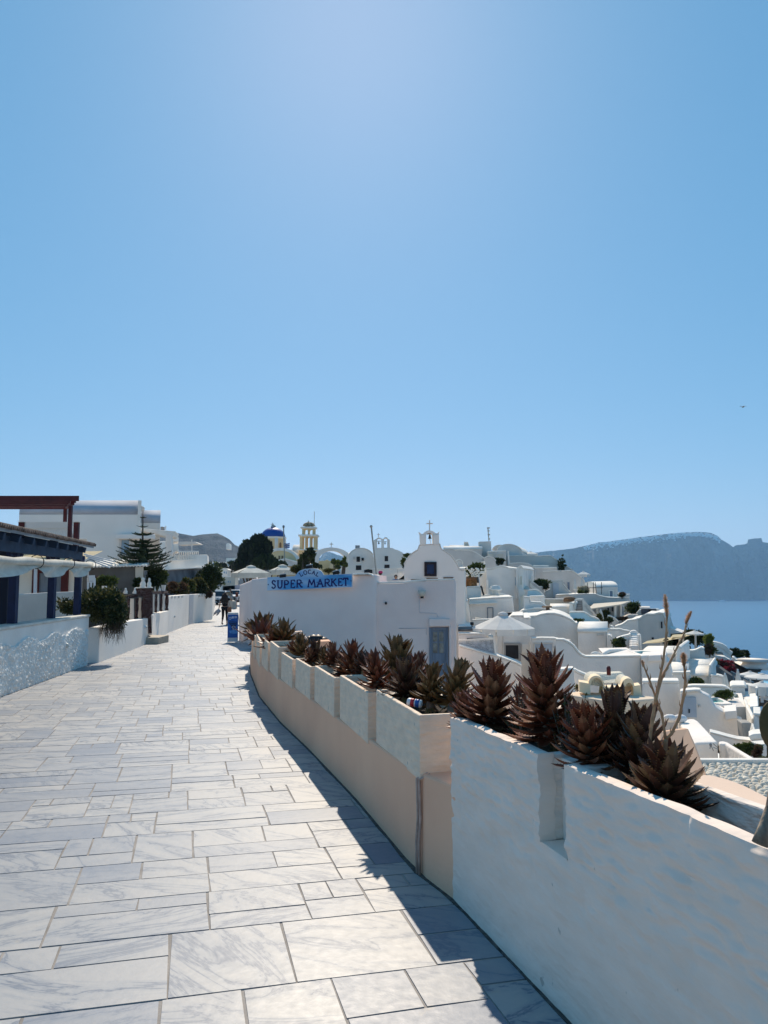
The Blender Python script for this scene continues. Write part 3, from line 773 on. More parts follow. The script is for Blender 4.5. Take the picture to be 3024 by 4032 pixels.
# step in front of gate
a = G(583,2537); mb = MB()
mb.box(a.x-.45, a.x+.35, a.y-.05, a.y+1.1, a.z-.2, a.z+.22); build('door_step', mb, mat('travertine', (.50,.43,.34), .8, .12, 6, .4, 20, .01), bevel=.01, label='beige travertine step at the stone gate post by the lane', cat='step')

# lava stone gate, posts and balustrades ------------------------------------
Yg = q[2].y+.1
gp = thing('gate_post', 'tall gate post faced in dark lava stone carrying two white busts', 'gate post', tuple(Q('T', 620, 1550, Yg)))
solid('T', [(380,320),(840,320),(840,1020),(800,1040),(800,1100),(815,1545),(715,1560),(700,1130),(560,1130),(520,900),(530,650),(600,640),(600,560),(385,500)], Yg, .5, None, lava, 'pillar', gp, .01)
solid('T', [(360,300),(850,290),(850,312),(362,322)], Yg-.03, .56, None, roofw, 'coping', gp, .005)
def balustrade(label, k, rail, posts, infill, Y, Y2, grp=None):
    r = thing('balustrade', label, 'balustrade', tuple(Q(k, rail[0][0], rail[-1][1], Y)), grp)
    solid(k, rail, Y, .22, None, lava, 'rail', r, .008, Y2=Y2)
    us = [p[0] for p in rail]
    for (a, b, cc, d) in posts:
        t = ((a+b)/2-min(us))/(max(us)-min(us)); yy = Y+(Y2-Y)*t
        # vase shaped lava baluster
        w = Q(k, b, cc, yy).x-Q(k, a, cc, yy).x; top = Q(k, (a+b)/2, cc, yy); bot = Q(k, (a+b)/2, d, yy); h = top.z-bot.z
        mb = MB(); rr = w/2
        mb.lathe([(rr*.95,0),(rr*.95,h*.1),(rr*.6,h*.14),(rr*.75,h*.25),(rr,h*.45),(rr*.95,h*.65),(rr*.7,h*.82),(rr*.9,h*.86),(rr*.9,h)], bot+Vector((0,.1,0)), 12)
        build('baluster', mb, lava, r)
    for (a, b, cc, d) in infill:
        t = ((a+b)/2-min(us))/(max(us)-min(us)); yy = Y+(Y2-Y)*t+.16
        solid(k, [(a,cc),(b,cc),(b,d),(a,d)], yy, .05, None, white2, 'panel', r, 0)
    return r
balustrade('dark lava stone balustrade with white infill left of the gate post', 'T', [(-150,520),(430,495),(430,565),(-150,610)], [(100,185,600,1210),(320,420,580,1170)],
           [(-140,90,620,1240),(195,325,600,1195),(425,530,575,1160)], Yg-1.0, Yg+.05)
balustrade('dark lava stone balustrade with white infill right of the gate post', 'T', [(845,410),(1255,395),(1255,460),(845,480)], [(865,940,480,985),(1010,1080,475,950),(1145,1250,460,925)],
           [(845,870,490,1000),(945,1015,485,960),(1082,1150,475,945)], Yg+1.3, Yg+4.2)
def bust(k, u0, u1, v0, v1, Y, label, style=0, group=None):
    a = Q(k, u0, v1, Y); b = Q(k, u1, v0, Y); w = (b.x-a.x)/2; h = b.z-a.z; cenx = (a.x+b.x)/2; z = a.z
    mb = MB(); o = Vector((cenx, Y+.12, z))
    mb.lathe([(w*.9,0),(w*.98,h*.08),(w*.8,h*.16),(w*.92,h*.3),(w*.85,h*.45),(w*.55,h*.58),(w*.42,h*.66),(w*.5,h*.76),(w*.46,h*.9),(w*.25,h*.98),(.005,h)], o, 14, sy=.7)
    mb.ell(o+Vector((w*.12,-w*.3,h*.78)), w*.3, w*.35, h*.12, 10)
    if style == 1:
        mb.ell(o+Vector((-w*.7,0,h*.15)), w*.7, w*.3, h*.14, 10)
    if style == 2:
        mb = MB(); mb.lathe([(w*.7,0),(w,h*.12),(w*.9,h*.3),(w*.45,h*.6),(w*.2,h*.85),(.004,h)], o, 12)
    tag(build('statue', mb, white2), label, 'statue', group)
bust('T', 445, 635, 25, 298, Yg+.05, 'larger left white bust with long hair on top of the gate post')
bust('T', 640, 785, 38, 298, Yg+.05, 'smaller right white bust on top of the gate post')
bust('T', 0, 130, 310, 470, Yg-.8, 'small white swan figure in the middle of the left balustrade', 1)
bust('T', 265, 370, 305, 470, Yg-.3, 'small white swan figure next to the gate post on the left rail', 1)
bust('B', 155, 200, 1210, 1300, Yg-1.3, 'small white cone shaped finial on the left balustrade end', 2)
bust('T', 850, 895, 262, 395, Yg+1.6, 'small white finial touching the right side of the gate post', 2)
bust('T', 970, 1040, 255, 395, Yg+2.4, 'white drop shaped finial on the right balustrade', 2)
a = Q('T', 1130, 385, Yg+3.2); mb = MB(); s = .3; hh = Q('T',1130,232,Yg+3.2).z-a.z; wd = (Q('T',1192,232,Yg+3.2).x-a.x)
mb.lathe([(wd*.85,0),(wd*1.2,hh*.9),(wd*1.25,hh*.92),(wd*1.25,hh),(wd*1.05,hh),(wd*1.0,hh*.85)], a, 4, smooth=False, rot=pi/4)
build('flower_pot', mb, white2, label='square tapered white flower pot on the right balustrade', cat='flower pot')
a = Q('B', 35, 1275, Yg-1.6); hh = Q('B',35,1185,Yg-1.6).z-a.z; wd = (Q('B',68,1185,Yg-1.6).x-a.x); mb = MB()
mb.lathe([(wd*.85,0),(wd*1.2,hh*.9),(wd*1.25,hh),(wd*1.05,hh),(wd*1.0,hh*.85)], a, 4, smooth=False, rot=pi/4)
build('flower_pot', mb, white2, label='square white flower pot behind the round green bush', cat='flower pot')

# ---------------------------------------------------------------- blue pergola tavern
PG = thing('pergola', 'navy blue timber pergola with tiled roof edge and rolled cream awning', 'pergola', (-7, 13.5, gz(13)))
pd = (Vector((-6.88,17.4,0))-Vector((-6.33,13.2,0))).normalized(); pn = Vector((-pd.y, pd.x, 0))
posts = [(-6.33,13.2),(-6.62,15.4),(-6.88,17.35)]
for i, (x, y) in enumerate(posts):
    topz = P(*[(60,2172),(208,2196),(312,2212)][i], y).z
    mb = MB(); b = Vector((x, y, 0))
    mb.bar(b+Vector((0,0,gz(y)-.1)), b+Vector((0,0,topz+.35)), .13, .13)
    for s in (-1, 1):
        mb.bar(b+pd*.02*s+Vector((0,0,topz-.35)), b+pd*.42*s+Vector((0,0,topz+.12)), .07, .09)
    build('post', mb, navy, PG, bevel=.008)
mb = MB(); b = Vector((-7.4, 14.9, 0)); 
for (x, y, w) in [(-6.62,13.35,.30)]:
    mb.bar((x,y,gz(y)-.1),(x,y,P(20,2170,y).z+.1),w,.16)
build('door_leaf', mb, mat('dark_navy_board', (.006,.012,.035), .6, .1), PG)
# eave line in world
E1 = P(370,2157,17.6); E0 = P(-260,2020,9.2); E0.z = E1.z
ed = (E1-E0).normalized(); en = Vector((-ed.y, ed.x, 0)).normalized()
mb = MB()
mb.bar(E0-Vector((0,0,.16))+en*.22, E1-Vector((0,0,.16))+en*.22-ed*.3, .07, .26)
n = 11
for i in range(n):
    p = E0+ed*((E1-E0).length-.25)*(i+.5)/n
    mb.bar(p+en*.04-Vector((0,0,.08)), p+en*2.6+Vector((0,0,.42)), .09, .12)
build('rafters', mb, mat('blue_grey_beams', (.03,.055,.10), .7, .15, 6), PG, bevel=.006)
mb = MB(); mb.add([E0, E1, E1+en*2.8+Vector((0,0,.62)), E0+en*2.8+Vector((0,0,.62))], [(0,1,2,3)])
mb2 = MB(); a_, b_ = E0+Vector((0,0,-.01)), E1+Vector((0,0,-.01))
mb2.prism([a_, b_, b_+en*2.8+Vector((0,0,.58)), a_+en*2.8+Vector((0,0,.58))], (0,0,.05))
build('roof_boards', mb2, mat('grey_gutter', (.30,.30,.30), .6, .1), PG)
mb = MB(); L_ = (E1-E0).length; nt_ = int(L_/.10)
for i in range(nt_):
    p = E0+ed*(i+.5)*L_/nt_+Vector((0,0,.06)); jz = rnd.uniform(-.008,.012)
    for j in range(4):
        q0 = p-en*.05+(en*2.8+Vector((0,0,.58)))*(j/4)+Vector((0,0,jz)); q1 = p-en*.05+(en*2.8+Vector((0,0,.58)))*((j+1.15)/4)+Vector((0,0,jz+.02))
        mb.tube([q0, q1], [.032,.03], 7)
build('roof_tiles', mb, mat('grey_brown_tiles', (.16,.12,.10), .9, .35, 5, .5, 30, .01), PG)
# rolled awning and valances
mb = MB(); A0 = E0-en*.02+Vector((0,0,-.46)); A1 = E1-en*.02-ed*.35+Vector((0,0,-.40))
m = 14; pts = [A0.lerp(A1, i/m)+Vector((0,0,-.01*sin(i*1.7))) for i in range(m+1)]
mb.tube(pts, [.062+.008*sin(i*2.3) for i in range(m+1)], 12); build('awning_roll', mb, awning, PG)
mb = MB()
spans = [(A0, P(62,2170,13.2)), (P(64,2170,13.2), P(206,2192,15.4)), (P(212,2192,15.4), P(330,2206,17.2))]
tt = [0, .51, .77, 1.0]
for i in range(3):
    s0 = A0.lerp(A1, tt[i]+.006); s1 = A0.lerp(A1, tt[i+1]-.006); nn = 16; vs = []; fs = []
    for j in range(nn+1):
        t = j/nn; p = s0.lerp(s1, t); sag = .07+.15*sin(pi*t)**.8
        for r in range(4): vs.append(p+Vector((0,0,-.05-sag*r/3))+en*(.02+.05*sin(r*1.4+t*9)))
    for j in range(nn):
        for r in range(3): a = j*4+r; fs.append((a, a+4, a+5, a+1))
    mb.add(vs, fs, 0, True)
build('awning_valance', mb, awning, PG, recalc=False)
for t in (.505, .765, .995):
    mb = MB(); p = A0.lerp(A1, t)
    for kx in range(10):
        a = 2*pi*kx/10; b = 2*pi*(kx+1)/10
        mb.bar(p+(Vector((0,0,1))*cos(a)-en*sin(a))*.12, p+(Vector((0,0,1))*cos(b)-en*sin(b))*.12, .012, .012)
    build('strap', mb, blackm, PG)
# inner parapet, tavern building with maroon door
solid('A', [(-80,1470),(245,1460),(650,1435),(985,1425)], 19.5, .2, -.6, greyp, 'garden_wall', None, .02, label='low grey inner parapet behind the blue pergola posts', cat='garden wall')
TV = thing('tavern', 'white tavern house with maroon door frame and roof terrace behind the pergola', 'house', (-9.5, 23, gz(23)))
solid('A', [(-400,1000),(980,1010),(1085,1010)], 23, 5.0, -.6, white2, 'wall', TV, .03, dx=-.5)
solid('A', [(-420,560),(60,565),(320,575),(320,640),(1000,850),(1020,1010),(-420,1010)], 23.4, 4.6, None, white2, 'upper_wall', TV, .02, dx=-.5)
pane(TV, 'A', 510, 1185, 800, 1440, 22.98, shutter, 'door', fm=maroon, ft=.2, proud=.06, label='maroon framed grey shuttered door')
mb = MB(); yy = 21.6
for (a, b) in [((-300,1045),(480,1040)),((480,1040),(980,1030)),((980,1030),(1075,1025))]:
    p = Q('A', a[0], a[1], yy); q_ = Q('A', b[0], b[1], yy); r_ = Q('A', a[0], 1105, yy); s_ = Q('A', b[0], 1098, yy)
    m_ = 8; vs = []; fs = []
    for j in range(m_+1):
        t = j/m_; vs += [p.lerp(q_, t)+Vector((0,1.6,.35)), p.lerp(q_, t)+Vector((0,0,-.02*sin(pi*t))), r_.lerp(s_, t)+Vector((0,-.02,-.02*sin(3*pi*t)))]
    for j in range(m_): a0 = 3*j; fs += [(a0, a0+3, a0+4, a0+1), (a0+1, a0+4, a0+5, a0+2)]
    mb.add(vs, fs)
build('canopy', mb, yawn, TV, recalc=False)
mb = MB(); p = Q('A', 468, 1440, 21.7); p2_ = Q('A', 468, 1035, 21.7); mb.bar(p-Vector((0,0,1)), p2_, .07, .07); build('canopy_post', mb, metalw, TV)
for (u0, u1, v0, v1) in [(235,315,517,610),(950,1022,517,800)]:
    a = Q('A', u0, v1, 22.4); b = Q('A', u1, v0, 22.4); mb = MB(); mb.box(a.x, b.x, 22.4, 22.4+(b.x-a.x), a.z-.3, b.z)
    pl_ = build('terrace_pillar', mb, maroon, TV, bevel=.01)
    a = Q('A', u0-7, v0, 22.35); b = Q('A', u1+7, v0-7, 22.35); mb = MB(); mb.box(a.x, b.x, 22.35, 22.35+(b.x-a.x), a.z+.002, b.z)
    build('cap', mb, roofw, pl_)
# terrace balustrade (white)
mb = MB(); a = Q('A', 320, 560, 22.5); b = Q('A', 940, 556, 22.5); mb.bar(a, b, .12, .18)
nb = 24
for i in range(nb):
    t = (i+.5)/nb; p = a.lerp(b, t); base = p.z-.62
    mb.lathe([(.05,0),(.035,.08),(.06,.2),(.07,.3),(.035,.5),(.05,.58)], (p.x, p.y, base), 8)
mb.bar(a-Vector((0,0,.68)), b-Vector((0,0,.68)), .14, .12)
build('terrace_balustrade', mb, white2, TV)
# maroon roof pergola
mp_ = thing('roof_pergola', 'maroon timber pergola standing on the tavern roof terrace', 'pergola', tuple(Q('A', 890, 560, 22.6)))
mb = MB(); a0 = Q('A',-300,200,20.6); a1 = Q('A',1028,208,20.6); b1 = Q('A',860,320,24.0); b0 = Q('A',-300,312,24.0)
for i in range(6):
    t = i/5; p = a0.lerp(b0, t); q_ = a1.lerp(b1, t); q_.z = p.z = a1.z+(b1.z-a1.z)*t*1.0; mb.bar(p, q_, .06, .14)
build('slats', mb, maroon, mp_)
mb = MB(); 
for u, yv in [(925,20.9),(858,23.6)]:
    p = Q('A', u, 270, yv); mb.bar((p.x,p.y,p.z-.02+(-.05 if yv<22 else .0)), (p.x,p.y,Q('A',u,770,yv).z), .09, .09)
p = Q('A', 950, 262, 20.8); q_ = Q('A', 862, 322, 23.8); mb.bar(p, q_, .09, .12)
build('posts', mb, maroon, mp_)

# ---------------------------------------------------------------- big white vaulted house
BH = thing('vaulted_house', 'large white two storey house with long vaulted roof coloured as in shade behind the pine', 'house', tuple(P(400,2250,33)))
Yb = 33
a = Q('A', 250, 415, Yb); b = Q('B', 495, 240, Yb)
def wallbox(p0, p1, z0, z1, depth, m, parent, name='wall', dxx=-.45, bev=.03):
    mb = MB(); mb.prism([(p0.x,p0.y,z0),(p1.x,p1.y,z0),(p1.x,p1.y,z1),(p0.x,p0.y,z1)], (dxx*depth, depth, 0)); return build(name, mb, m, parent, bevel=bev)
wallbox(a, b, -1.2, a.z, 6, white2, BH, dxx=-.3)
# vault: quarter-rounded band above the wall
def vault(p0, p1, z0, rise, depth, m, parent, name='roof', dxx=-.3, n=12, full=True, bev=0):
    pts = []
    for i in range(n+1):
        an = pi*i/n; y = depth*(.5-.5*cos(an)); pts.append((y, rise*sin(an)**.8))
    mb = MB(); prof = [(p0.x+dxx*y, p0.y+y, z0+z) for y, z in pts]
    d = Vector((p1.x-p0.x, p1.y-p0.y, 0)); mb.prism(prof, d); 
    for i in range(len(mb.f)): mb.sm[i] = i > 1
    return build(name, mb, m, parent)
vault(a, b, a.z+.002, P(350,1967,Yb+2).z-a.z, 6, mat('shade_grey_vault', (.50,.51,.54), .9, .06, 1.2, .3, 10, .02), BH)  # grey-blue shade of the vault painted into its colour
mb = MB(); e = Q('B', 490, 40, Yb); f_ = Q('B', 497, 1100, Yb)
mb.box(b.x-.06, b.x+.06, Yb-.05, Yb+.05, -1, e.z-.1); build('corner_trim', mb, roofw, BH)
pane(BH, 'B', 258, 585, 360, 770, Yb-.01, mat('blue_grey_shade', (.28,.40,.50), .5, .05), 'window', fm=greyp, ft=.1, proud=.05)
mb = MB(); a2 = Q('B', 212, 575, Yb); b2 = Q('B', 400, 512, Yb); mb.box(a2.x, b2.x+1, Yb-.35, Yb-.003, a2.z, b2.z); build('lintel_shelf', mb, white2, BH, bevel=.02)
# second part
SH = thing('vaulted_house', 'smaller white vaulted house attached right of the large one, with porch canopy', 'house', tuple(P(620,2250,37)))
a = Q('B', 500, 360, 37); b = Q('B', 768, 360, 37)
wallbox(a, b, -1.2, a.z, 5, white2, SH, dxx=-.3)
vault(a, b, a.z+.002, Q('B',600,182,38.5).z-a.z, 5, mat('shade_grey_vault', None), SH)
solid('B', [(497,120),(565,160),(560,190),(497,198)], 36.4, .6, None, roofw, 'parapet', SH, .02)
solid('B', [(495,430),(970,470),(945,540),(870,545),(500,460)], 34.5, 2.2, None, roofw, 'porch_canopy', SH, .03, dx=-.2)
mb = MB(); p = Q('B', 886, 780, 34.6); q_ = Q('B', 886, 500, 34.6); mb.bar(p, q_, .28, .28); build('porch_column', mb, white2, SH, bevel=.02)
solid('B', [(500,600),(870,600),(905,640),(905,780),(1380,775),(1385,870),(1400,940)], 37.0, 3.5, -1, white2, 'terrace_wall', SH, .03, dx=-.2, Y2=52)
solid('B', [(770,410),(825,412),(825,455),(770,455)], 36.5, .5, None, metal, 'air_conditioner', SH, .01)
mb = MB(); mb.bar(Q('B',838,455,36.5), Q('B',838,400,36.5), .04,.04); build('vent_pipe', mb, greyp, SH)
# terrace rail and parasol arm on it
mb = MB(); a = Q('B', 920, 738, 43.5); b = Q('B', 1262, 735, 49.5); mb.bar(a, b, .08, .08)
nb = 12
for i in range(nb+1):
    p = a.lerp(b, i/nb); mb.bar(p, p-Vector((0,0,.48)), .05, .09)
mb.bar(a-Vector((0,0,.5)), b-Vector((0,0,.5)), .06, .06)
build('terrace_rail', mb, white2, SH)
mb = MB(); p = Q('B',1180,740,54); q_ = Q('B',1178,580,54); mb.bar(p, q_, .06,.06)
a = Q('B', 930, 625, 38.5); b = Q('B', 1275, 637, 38.5); mb.prism([Q('B',905,606,54), Q('B',1215,606,54), Q('B',1280,636,54), Q('B',1000,652,54)], (-.3,2.4,0.05))
build('sun_canopy', mb, greyp, label='flat grey sun canopy on a mast above the white terrace rail', cat='canopy')
solid('B', [(905,570),(960,535),(1005,545),(1005,600),(905,608)], 45, 3, None, white2, 'wall', None, .03, label='small white upper building between canopy and porch column', cat='house')
solid('B', [(905,640),(960,635),(1005,650),(1008,735),(905,735)], 44, 3, None, white2, 'wall', None, .03, label='white stair housing seen under the grey sun canopy', cat='house')
# dark sheds
S1 = thing('shed', 'dark grey garden shed with corrugated white roof edge behind the round bush', 'shed', tuple(Q('B', 200, 1270, 27.5)))
solid('B', [(-250,945),(440,935),(545,940)], 27.5, 3, -.8, mat('dark_render', (.13,.13,.125), .95, .2, 1.2, .4, 6, .02), 'wall', S1, .02)
mb = MB(); a = Q('B', -260, 925, 27.3); b = Q('B', 600, 908, 27.3); n = 60; vs = []; fs = []
for i in range(n+1):
    p = a.lerp(b, i/n); z = .025*sin(i*2.1); vs += [p+Vector((0,0,z)), p+Vector((-.3,3,.3+z)), p+Vector((0,0,z-.05)), p+Vector((-.3,3,.25+z))]
for i in range(n): q_ = 4*i; fs += [(q_, q_+4, q_+5, q_+1), (q_+2, q_+3, q_+7, q_+6), (q_, q_+2, q_+6, q_+4)]
mb.add(vs, fs, 0); build('corrugated_roof', mb, roofw, S1, recalc=False)
solid('B', [(440,935),(548,935),(545,1200),(440,1200)], 27.4, .3, None, beige, 'corner_pier', S1, .02)
S2 = thing('shed', 'long dark grey shed with thin white roof slab below the terrace', 'shed', tuple(Q('B', 1000, 1180, 33)))
solid('B', [(560,990),(720,985),(1395,945)], 36, 2.5, -.8, mat('shed_render', (.17,.18,.20), .95, .2, 1.2, .4, 6, .02), 'wall', S2, .02, dx=-.2, Y2=51.5)
solid('B', [(700,968),(1430,934),(1430,946),(700,985)], 38, 2.9, None, roofw, 'roof', S2, .01, dx=-.2, Y2=51.2)
# white bits between: rear tavern details
solid('A', [(1020,735),(1130,730),(1155,810),(1020,780)], 24, 1.5, None, beige, 'chimney', None, .03, label='low cream chimney block behind the tiled pergola edge', cat='chimney')
mb = MB()
p = Q('A', 1100, 920, 19.4)
for i in range(4): mb.bar(p+Vector((i*.05,0,-.03-i*.05)), p+Vector((.78-.04*i,0,-.22-i*.05)), .05, .03)
build('folded_awning', mb, metalw, label='white folded awning arms at the right end of the blue pergola', cat='awning')
mb = MB()
for (u, v0, v1) in [(1150,1245,1400),(1190,1290,1390),(1235,1245,1390)]: mb.bar(Q('A',u,v1,22), Q('A',u,v0,22), .045, .045)
mb.bar(Q('A',1150,1250,22), Q('A',1235,1248,22), .05, .16); mb.bar(Q('A',1150,1300,22), Q('A',1235,1298,22), .05, .04)
build('metal_rack', mb, metalw, label='white metal rack standing beside the dark shed', cat='rack')
mb = MB(); mb.tube([Q('A',1095,1125,20), Q('A',1135,1130,20), Q('A',1150,1170,20), Q('A',1152,1300,20)], .02, 6)
build('drain_pipe', mb, greyp, label='thin grey drain pipe bending down right of the last blue post', cat='pipe')
# ---------------------------------------------------------------- supermarket and its sign
SM = thing('shop_building', 'white walled shop with rounded corner and blue hanging market sign beside the lane', 'shop', (-2.5, 25, -.4))
LC = G(939, 2523); 
front = 23.6
# plan: left flank from LC to the rounded corner, then the front facing us
A_ = Vector((LC.x, LC.y, 0)); B_ = P(1012, 2560, front+.35); B_.z = 0; C_ = P(1478, 2500, front-.4); C_.z = 0
ZT = lambda px, py, p: P(px, py, p.y).z
corner = [A_, A_.lerp(B_, .5), B_-Vector((.22,.0,0))+Vector((0,.15,0)), B_+Vector((.10,-.12,0)), B_+Vector((.5,-.22,0)), C_]
tops = [P(941,2302,A_.y).z, P(975,2288,A_.lerp(B_,.5).y).z, P(1000,2280,B_.y).z, P(1025,2277,B_.y).z, P(1060,2272,B_.y).z, P(1460,2262,C_.y).z]
line = []
fine = []; 
for i in range(len(corner)-1):
    for j in range(8): t = j/8; fine.append((corner[i].lerp(corner[i+1], t), tops[i]+(tops[i+1]-tops[i])*t))
fine.append((corner[-1], tops[-1]))
for (p, z) in fine: line.append(((p.x, p.y, -3.0), (p.x, p.y, z), Vector((.15, .42, 0))))
mb = MB(); mb.ribbon(line)
for i in range(len(mb.f)): mb.sm[i] = True
w_ = build('wall', mb, lilac, SM, bevel=.06)
solid('D', [(880,870),(885,960),(960,990),(1290,985),(1400,968),(1590,955),(1960,945)], front-.25, 4.5, -3.0, lilac, 'annex_wall', SM, .04, dx=.1)
cap('D', [(893,960),(970,990),(1290,984),(1400,966),(1590,953),(1962,944)], front-.25, .3, .05, roofw, SM, dx=0, bev=.015)
cap('D', [(622,880),(700,872),(820,870),(860,880),(885,905)], C_.y-.05, .4, .05, roofw, SM, dx=.1, bev=.02)
pane(SM, 'D', 1385, 930, 1580, 958, front-.02, wood, 'vent_grille')
def door_leaf():
    Y = front-.27; a = Q('E', 300, 1560, Y); b = Q('E', 545, 1560, Y); h = 2.0
    mb = MB(); x0, x1, z1 = a.x, b.x, a.z; z0 = z1-h-.1
    for (p, q_, r_, s_) in [(x0, x0+.06, z0, z1), (x1-.06, x1, z0, z1), (x0+.061, x1-.061, z1-.07, z1)]: mb.box(p, q_, Y-.03, Y+.08, r_, s_)
    fr = build('door', mb, shutter, SM, bevel=.006)
    mb = MB(); mb.box(x0+.061, x1-.061, Y+.01, Y+.05, z0, z1-.071)
    for zz in (.78, 1.05, 1.35): mb.box(x0+.10, x1-.10, Y-.004, Y+.012, z1-zz-.2, z1-zz)
    build('leaf', mb, shutter, fr)
    for i in range(2):
        for j in range(2):
            xx = x0+.11+i*(x1-x0-.2)/2; w = (x1-x0-.3)/2; zz = z1-.42-j*.34
            mb = MB(); mb.box(xx, xx+w, Y-.002, Y+.012, zz, zz+.29); build('glass', mb, mat('curtained_glass', (.22,.23,.21), .2, .3, 6, spec=.5), fr)
    mb = MB(); mb.box(x0-.01, x1+.06, Y-.12, Y+.05, z1+.03, z1+.26)
    mb.box(x1+.02, x1+.09, Y-.10, Y+.05, z0, z1+.029); build('door_surround', mb, lilac, SM, bevel=.02)
door_leaf()
mb = MB()
Yc = front-.262
mb.tube([Q('E',165,1150,Yc), Q('E',175,1370,Yc), Q('E',390,1378,Yc), Q('E',415,1425,Yc)], .008, 5)
mb.tube([Q('D',1230,1572,Yc), Q('D',1590,1572,Yc), Q('D',1595,1655,Yc)], .010, 5)
build('surface_cable', mb, mat('white_cable', (.66,.64,.66), .7, .02), SM)
mb = MB(); p = Q('D', 700, 900, B_.y-.35); mb.tube([Q('C',705,905,25.0), Q('C',690,1100,24.6), Q('C',680,1250,24.4), Q('C',695,1390,24.1)], .014, 6); build('corner_cable', mb, mat('white_cable', None), SM)
mb = MB(); p = Q('E', 205, 1120, front-.38)
mb.lathe([(.07,-.08),(.10,-.02),(.12,.10)], p, 10); mb.obox(p+Vector((0,.08,0)), (.06,0,0), (0,.06,0), (0,0,.06)); mb.lathe([(.05,-.14),(.05,-.08)], p, 10, mi=1)
build('wall_lamp', mb, [beige, blackm], label='rusty cream wall lamp high on the lilac annex wall', cat='wall lamp')
mb = MB(); p = Q('D', 1060, 1238, front-.27); mb.tube([p+Vector((0,.1,0)), p-Vector((.0,.12,.02))], .035, 10); build('spout', mb, blackm, label='small black spout sticking out of the lilac annex wall', cat='pipe')
# sign -----------------------------------------------------------------
CR['S'] = (1040, 2210, 360/1659)
ys0 = P(1055,2300,B_.y-.25).y-.10
SL = Q('S', 55, 290, 23.75); SR = Q('S', 1600, 225, 23.12)
sd_ = Vector((SR.x-SL.x, SR.y-SL.y, 0)); Ls = sd_.length; sx_ = sd_.normalized(); sn_ = Vector((sx_.y, -sx_.x, 0))
SG = thing('shop_sign', 'blue arched board lettered LOCAL SUPER MARKET on the shop wall', 'sign', tuple(SL))
zbL = Q('S', 70, 535, 23.75).z; zbR = Q('S', 1600, 470, 23.12).z; ztL = SL.z; ztR = SR.z
def sp(s, t, dn=0.0):
    """s 0..1 along, t 0..1 up"""
    zb = zbL+(zbR-zbL)*s; zt = ztL+(ztR-ztL)*s
    return Vector((SL.x, SL.y, 0))+sd_*s+sn_*dn+Vector((0,0,zb+(zt-zb)*t))
def outline(e=0.0, n=14):
    pts = [sp(0+e, 0+e*4), sp(1-e, 0+e*4), sp(1-e, 1-e*4)]
    s1, s0 = .672, .33; pts.append(sp(s1+.0, 1-e*4))
    for i in range(1, n):
        a = pi*i/n; pts.append(sp(.505+.155*cos(a), 1.02+.52*sin(a)**.9-e*4))
    pts.append(sp(s0, 1-e*4)); pts.append(sp(e, 1-e*4)); return pts
mb = MB(); mb.prism(outline(), sn_*-.05); build('frame', mb, mat('white_sign_frame', (.75,.75,.74), .5, .05), SG)
m = bpy.data.materials.new('sign_blue'); m.use_nodes = True; n_ = m.node_tree; b_ = n_.nodes['Principled BSDF']; b_.inputs['Roughness'].default_value = .4
tc = n_.nodes.new('ShaderNodeTexCoord'); mp_n = n_.nodes.new('ShaderNodeMapping'); mp_n.inputs['Scale'].default_value = (.8, .8, 2.6); mp_n.inputs['Rotation'].default_value = (0, .5, 0)
no = n_.nodes.new('ShaderNodeTexNoise'); no.inputs['Scale'].default_value = 1.1; no.inputs['Detail'].default_value = 1
n_.links.new(tc.outputs['Object'], mp_n.inputs[0]); n_.links.new(mp_n.outputs[0], no.inputs['Vector'])
cr = n_.nodes.new('ShaderNodeValToRGB'); cr.color_ramp.elements[0].position = .42; cr.color_ramp.elements[0].color = (.06,.33,.68,1); cr.color_ramp.elements[1].position = .66; cr.color_ramp.elements[1].color = (.50,.66,.82,1)
n_.links.new(no.outputs[0], cr.inputs[0]); n_.links.new(cr.outputs[0], b_.inputs['Base Color'])
mb = MB(); mb.prism([p+sn_*.004 for p in outline(.006)], sn_*-.01); build('board', mb, m, SG, recalc=True)
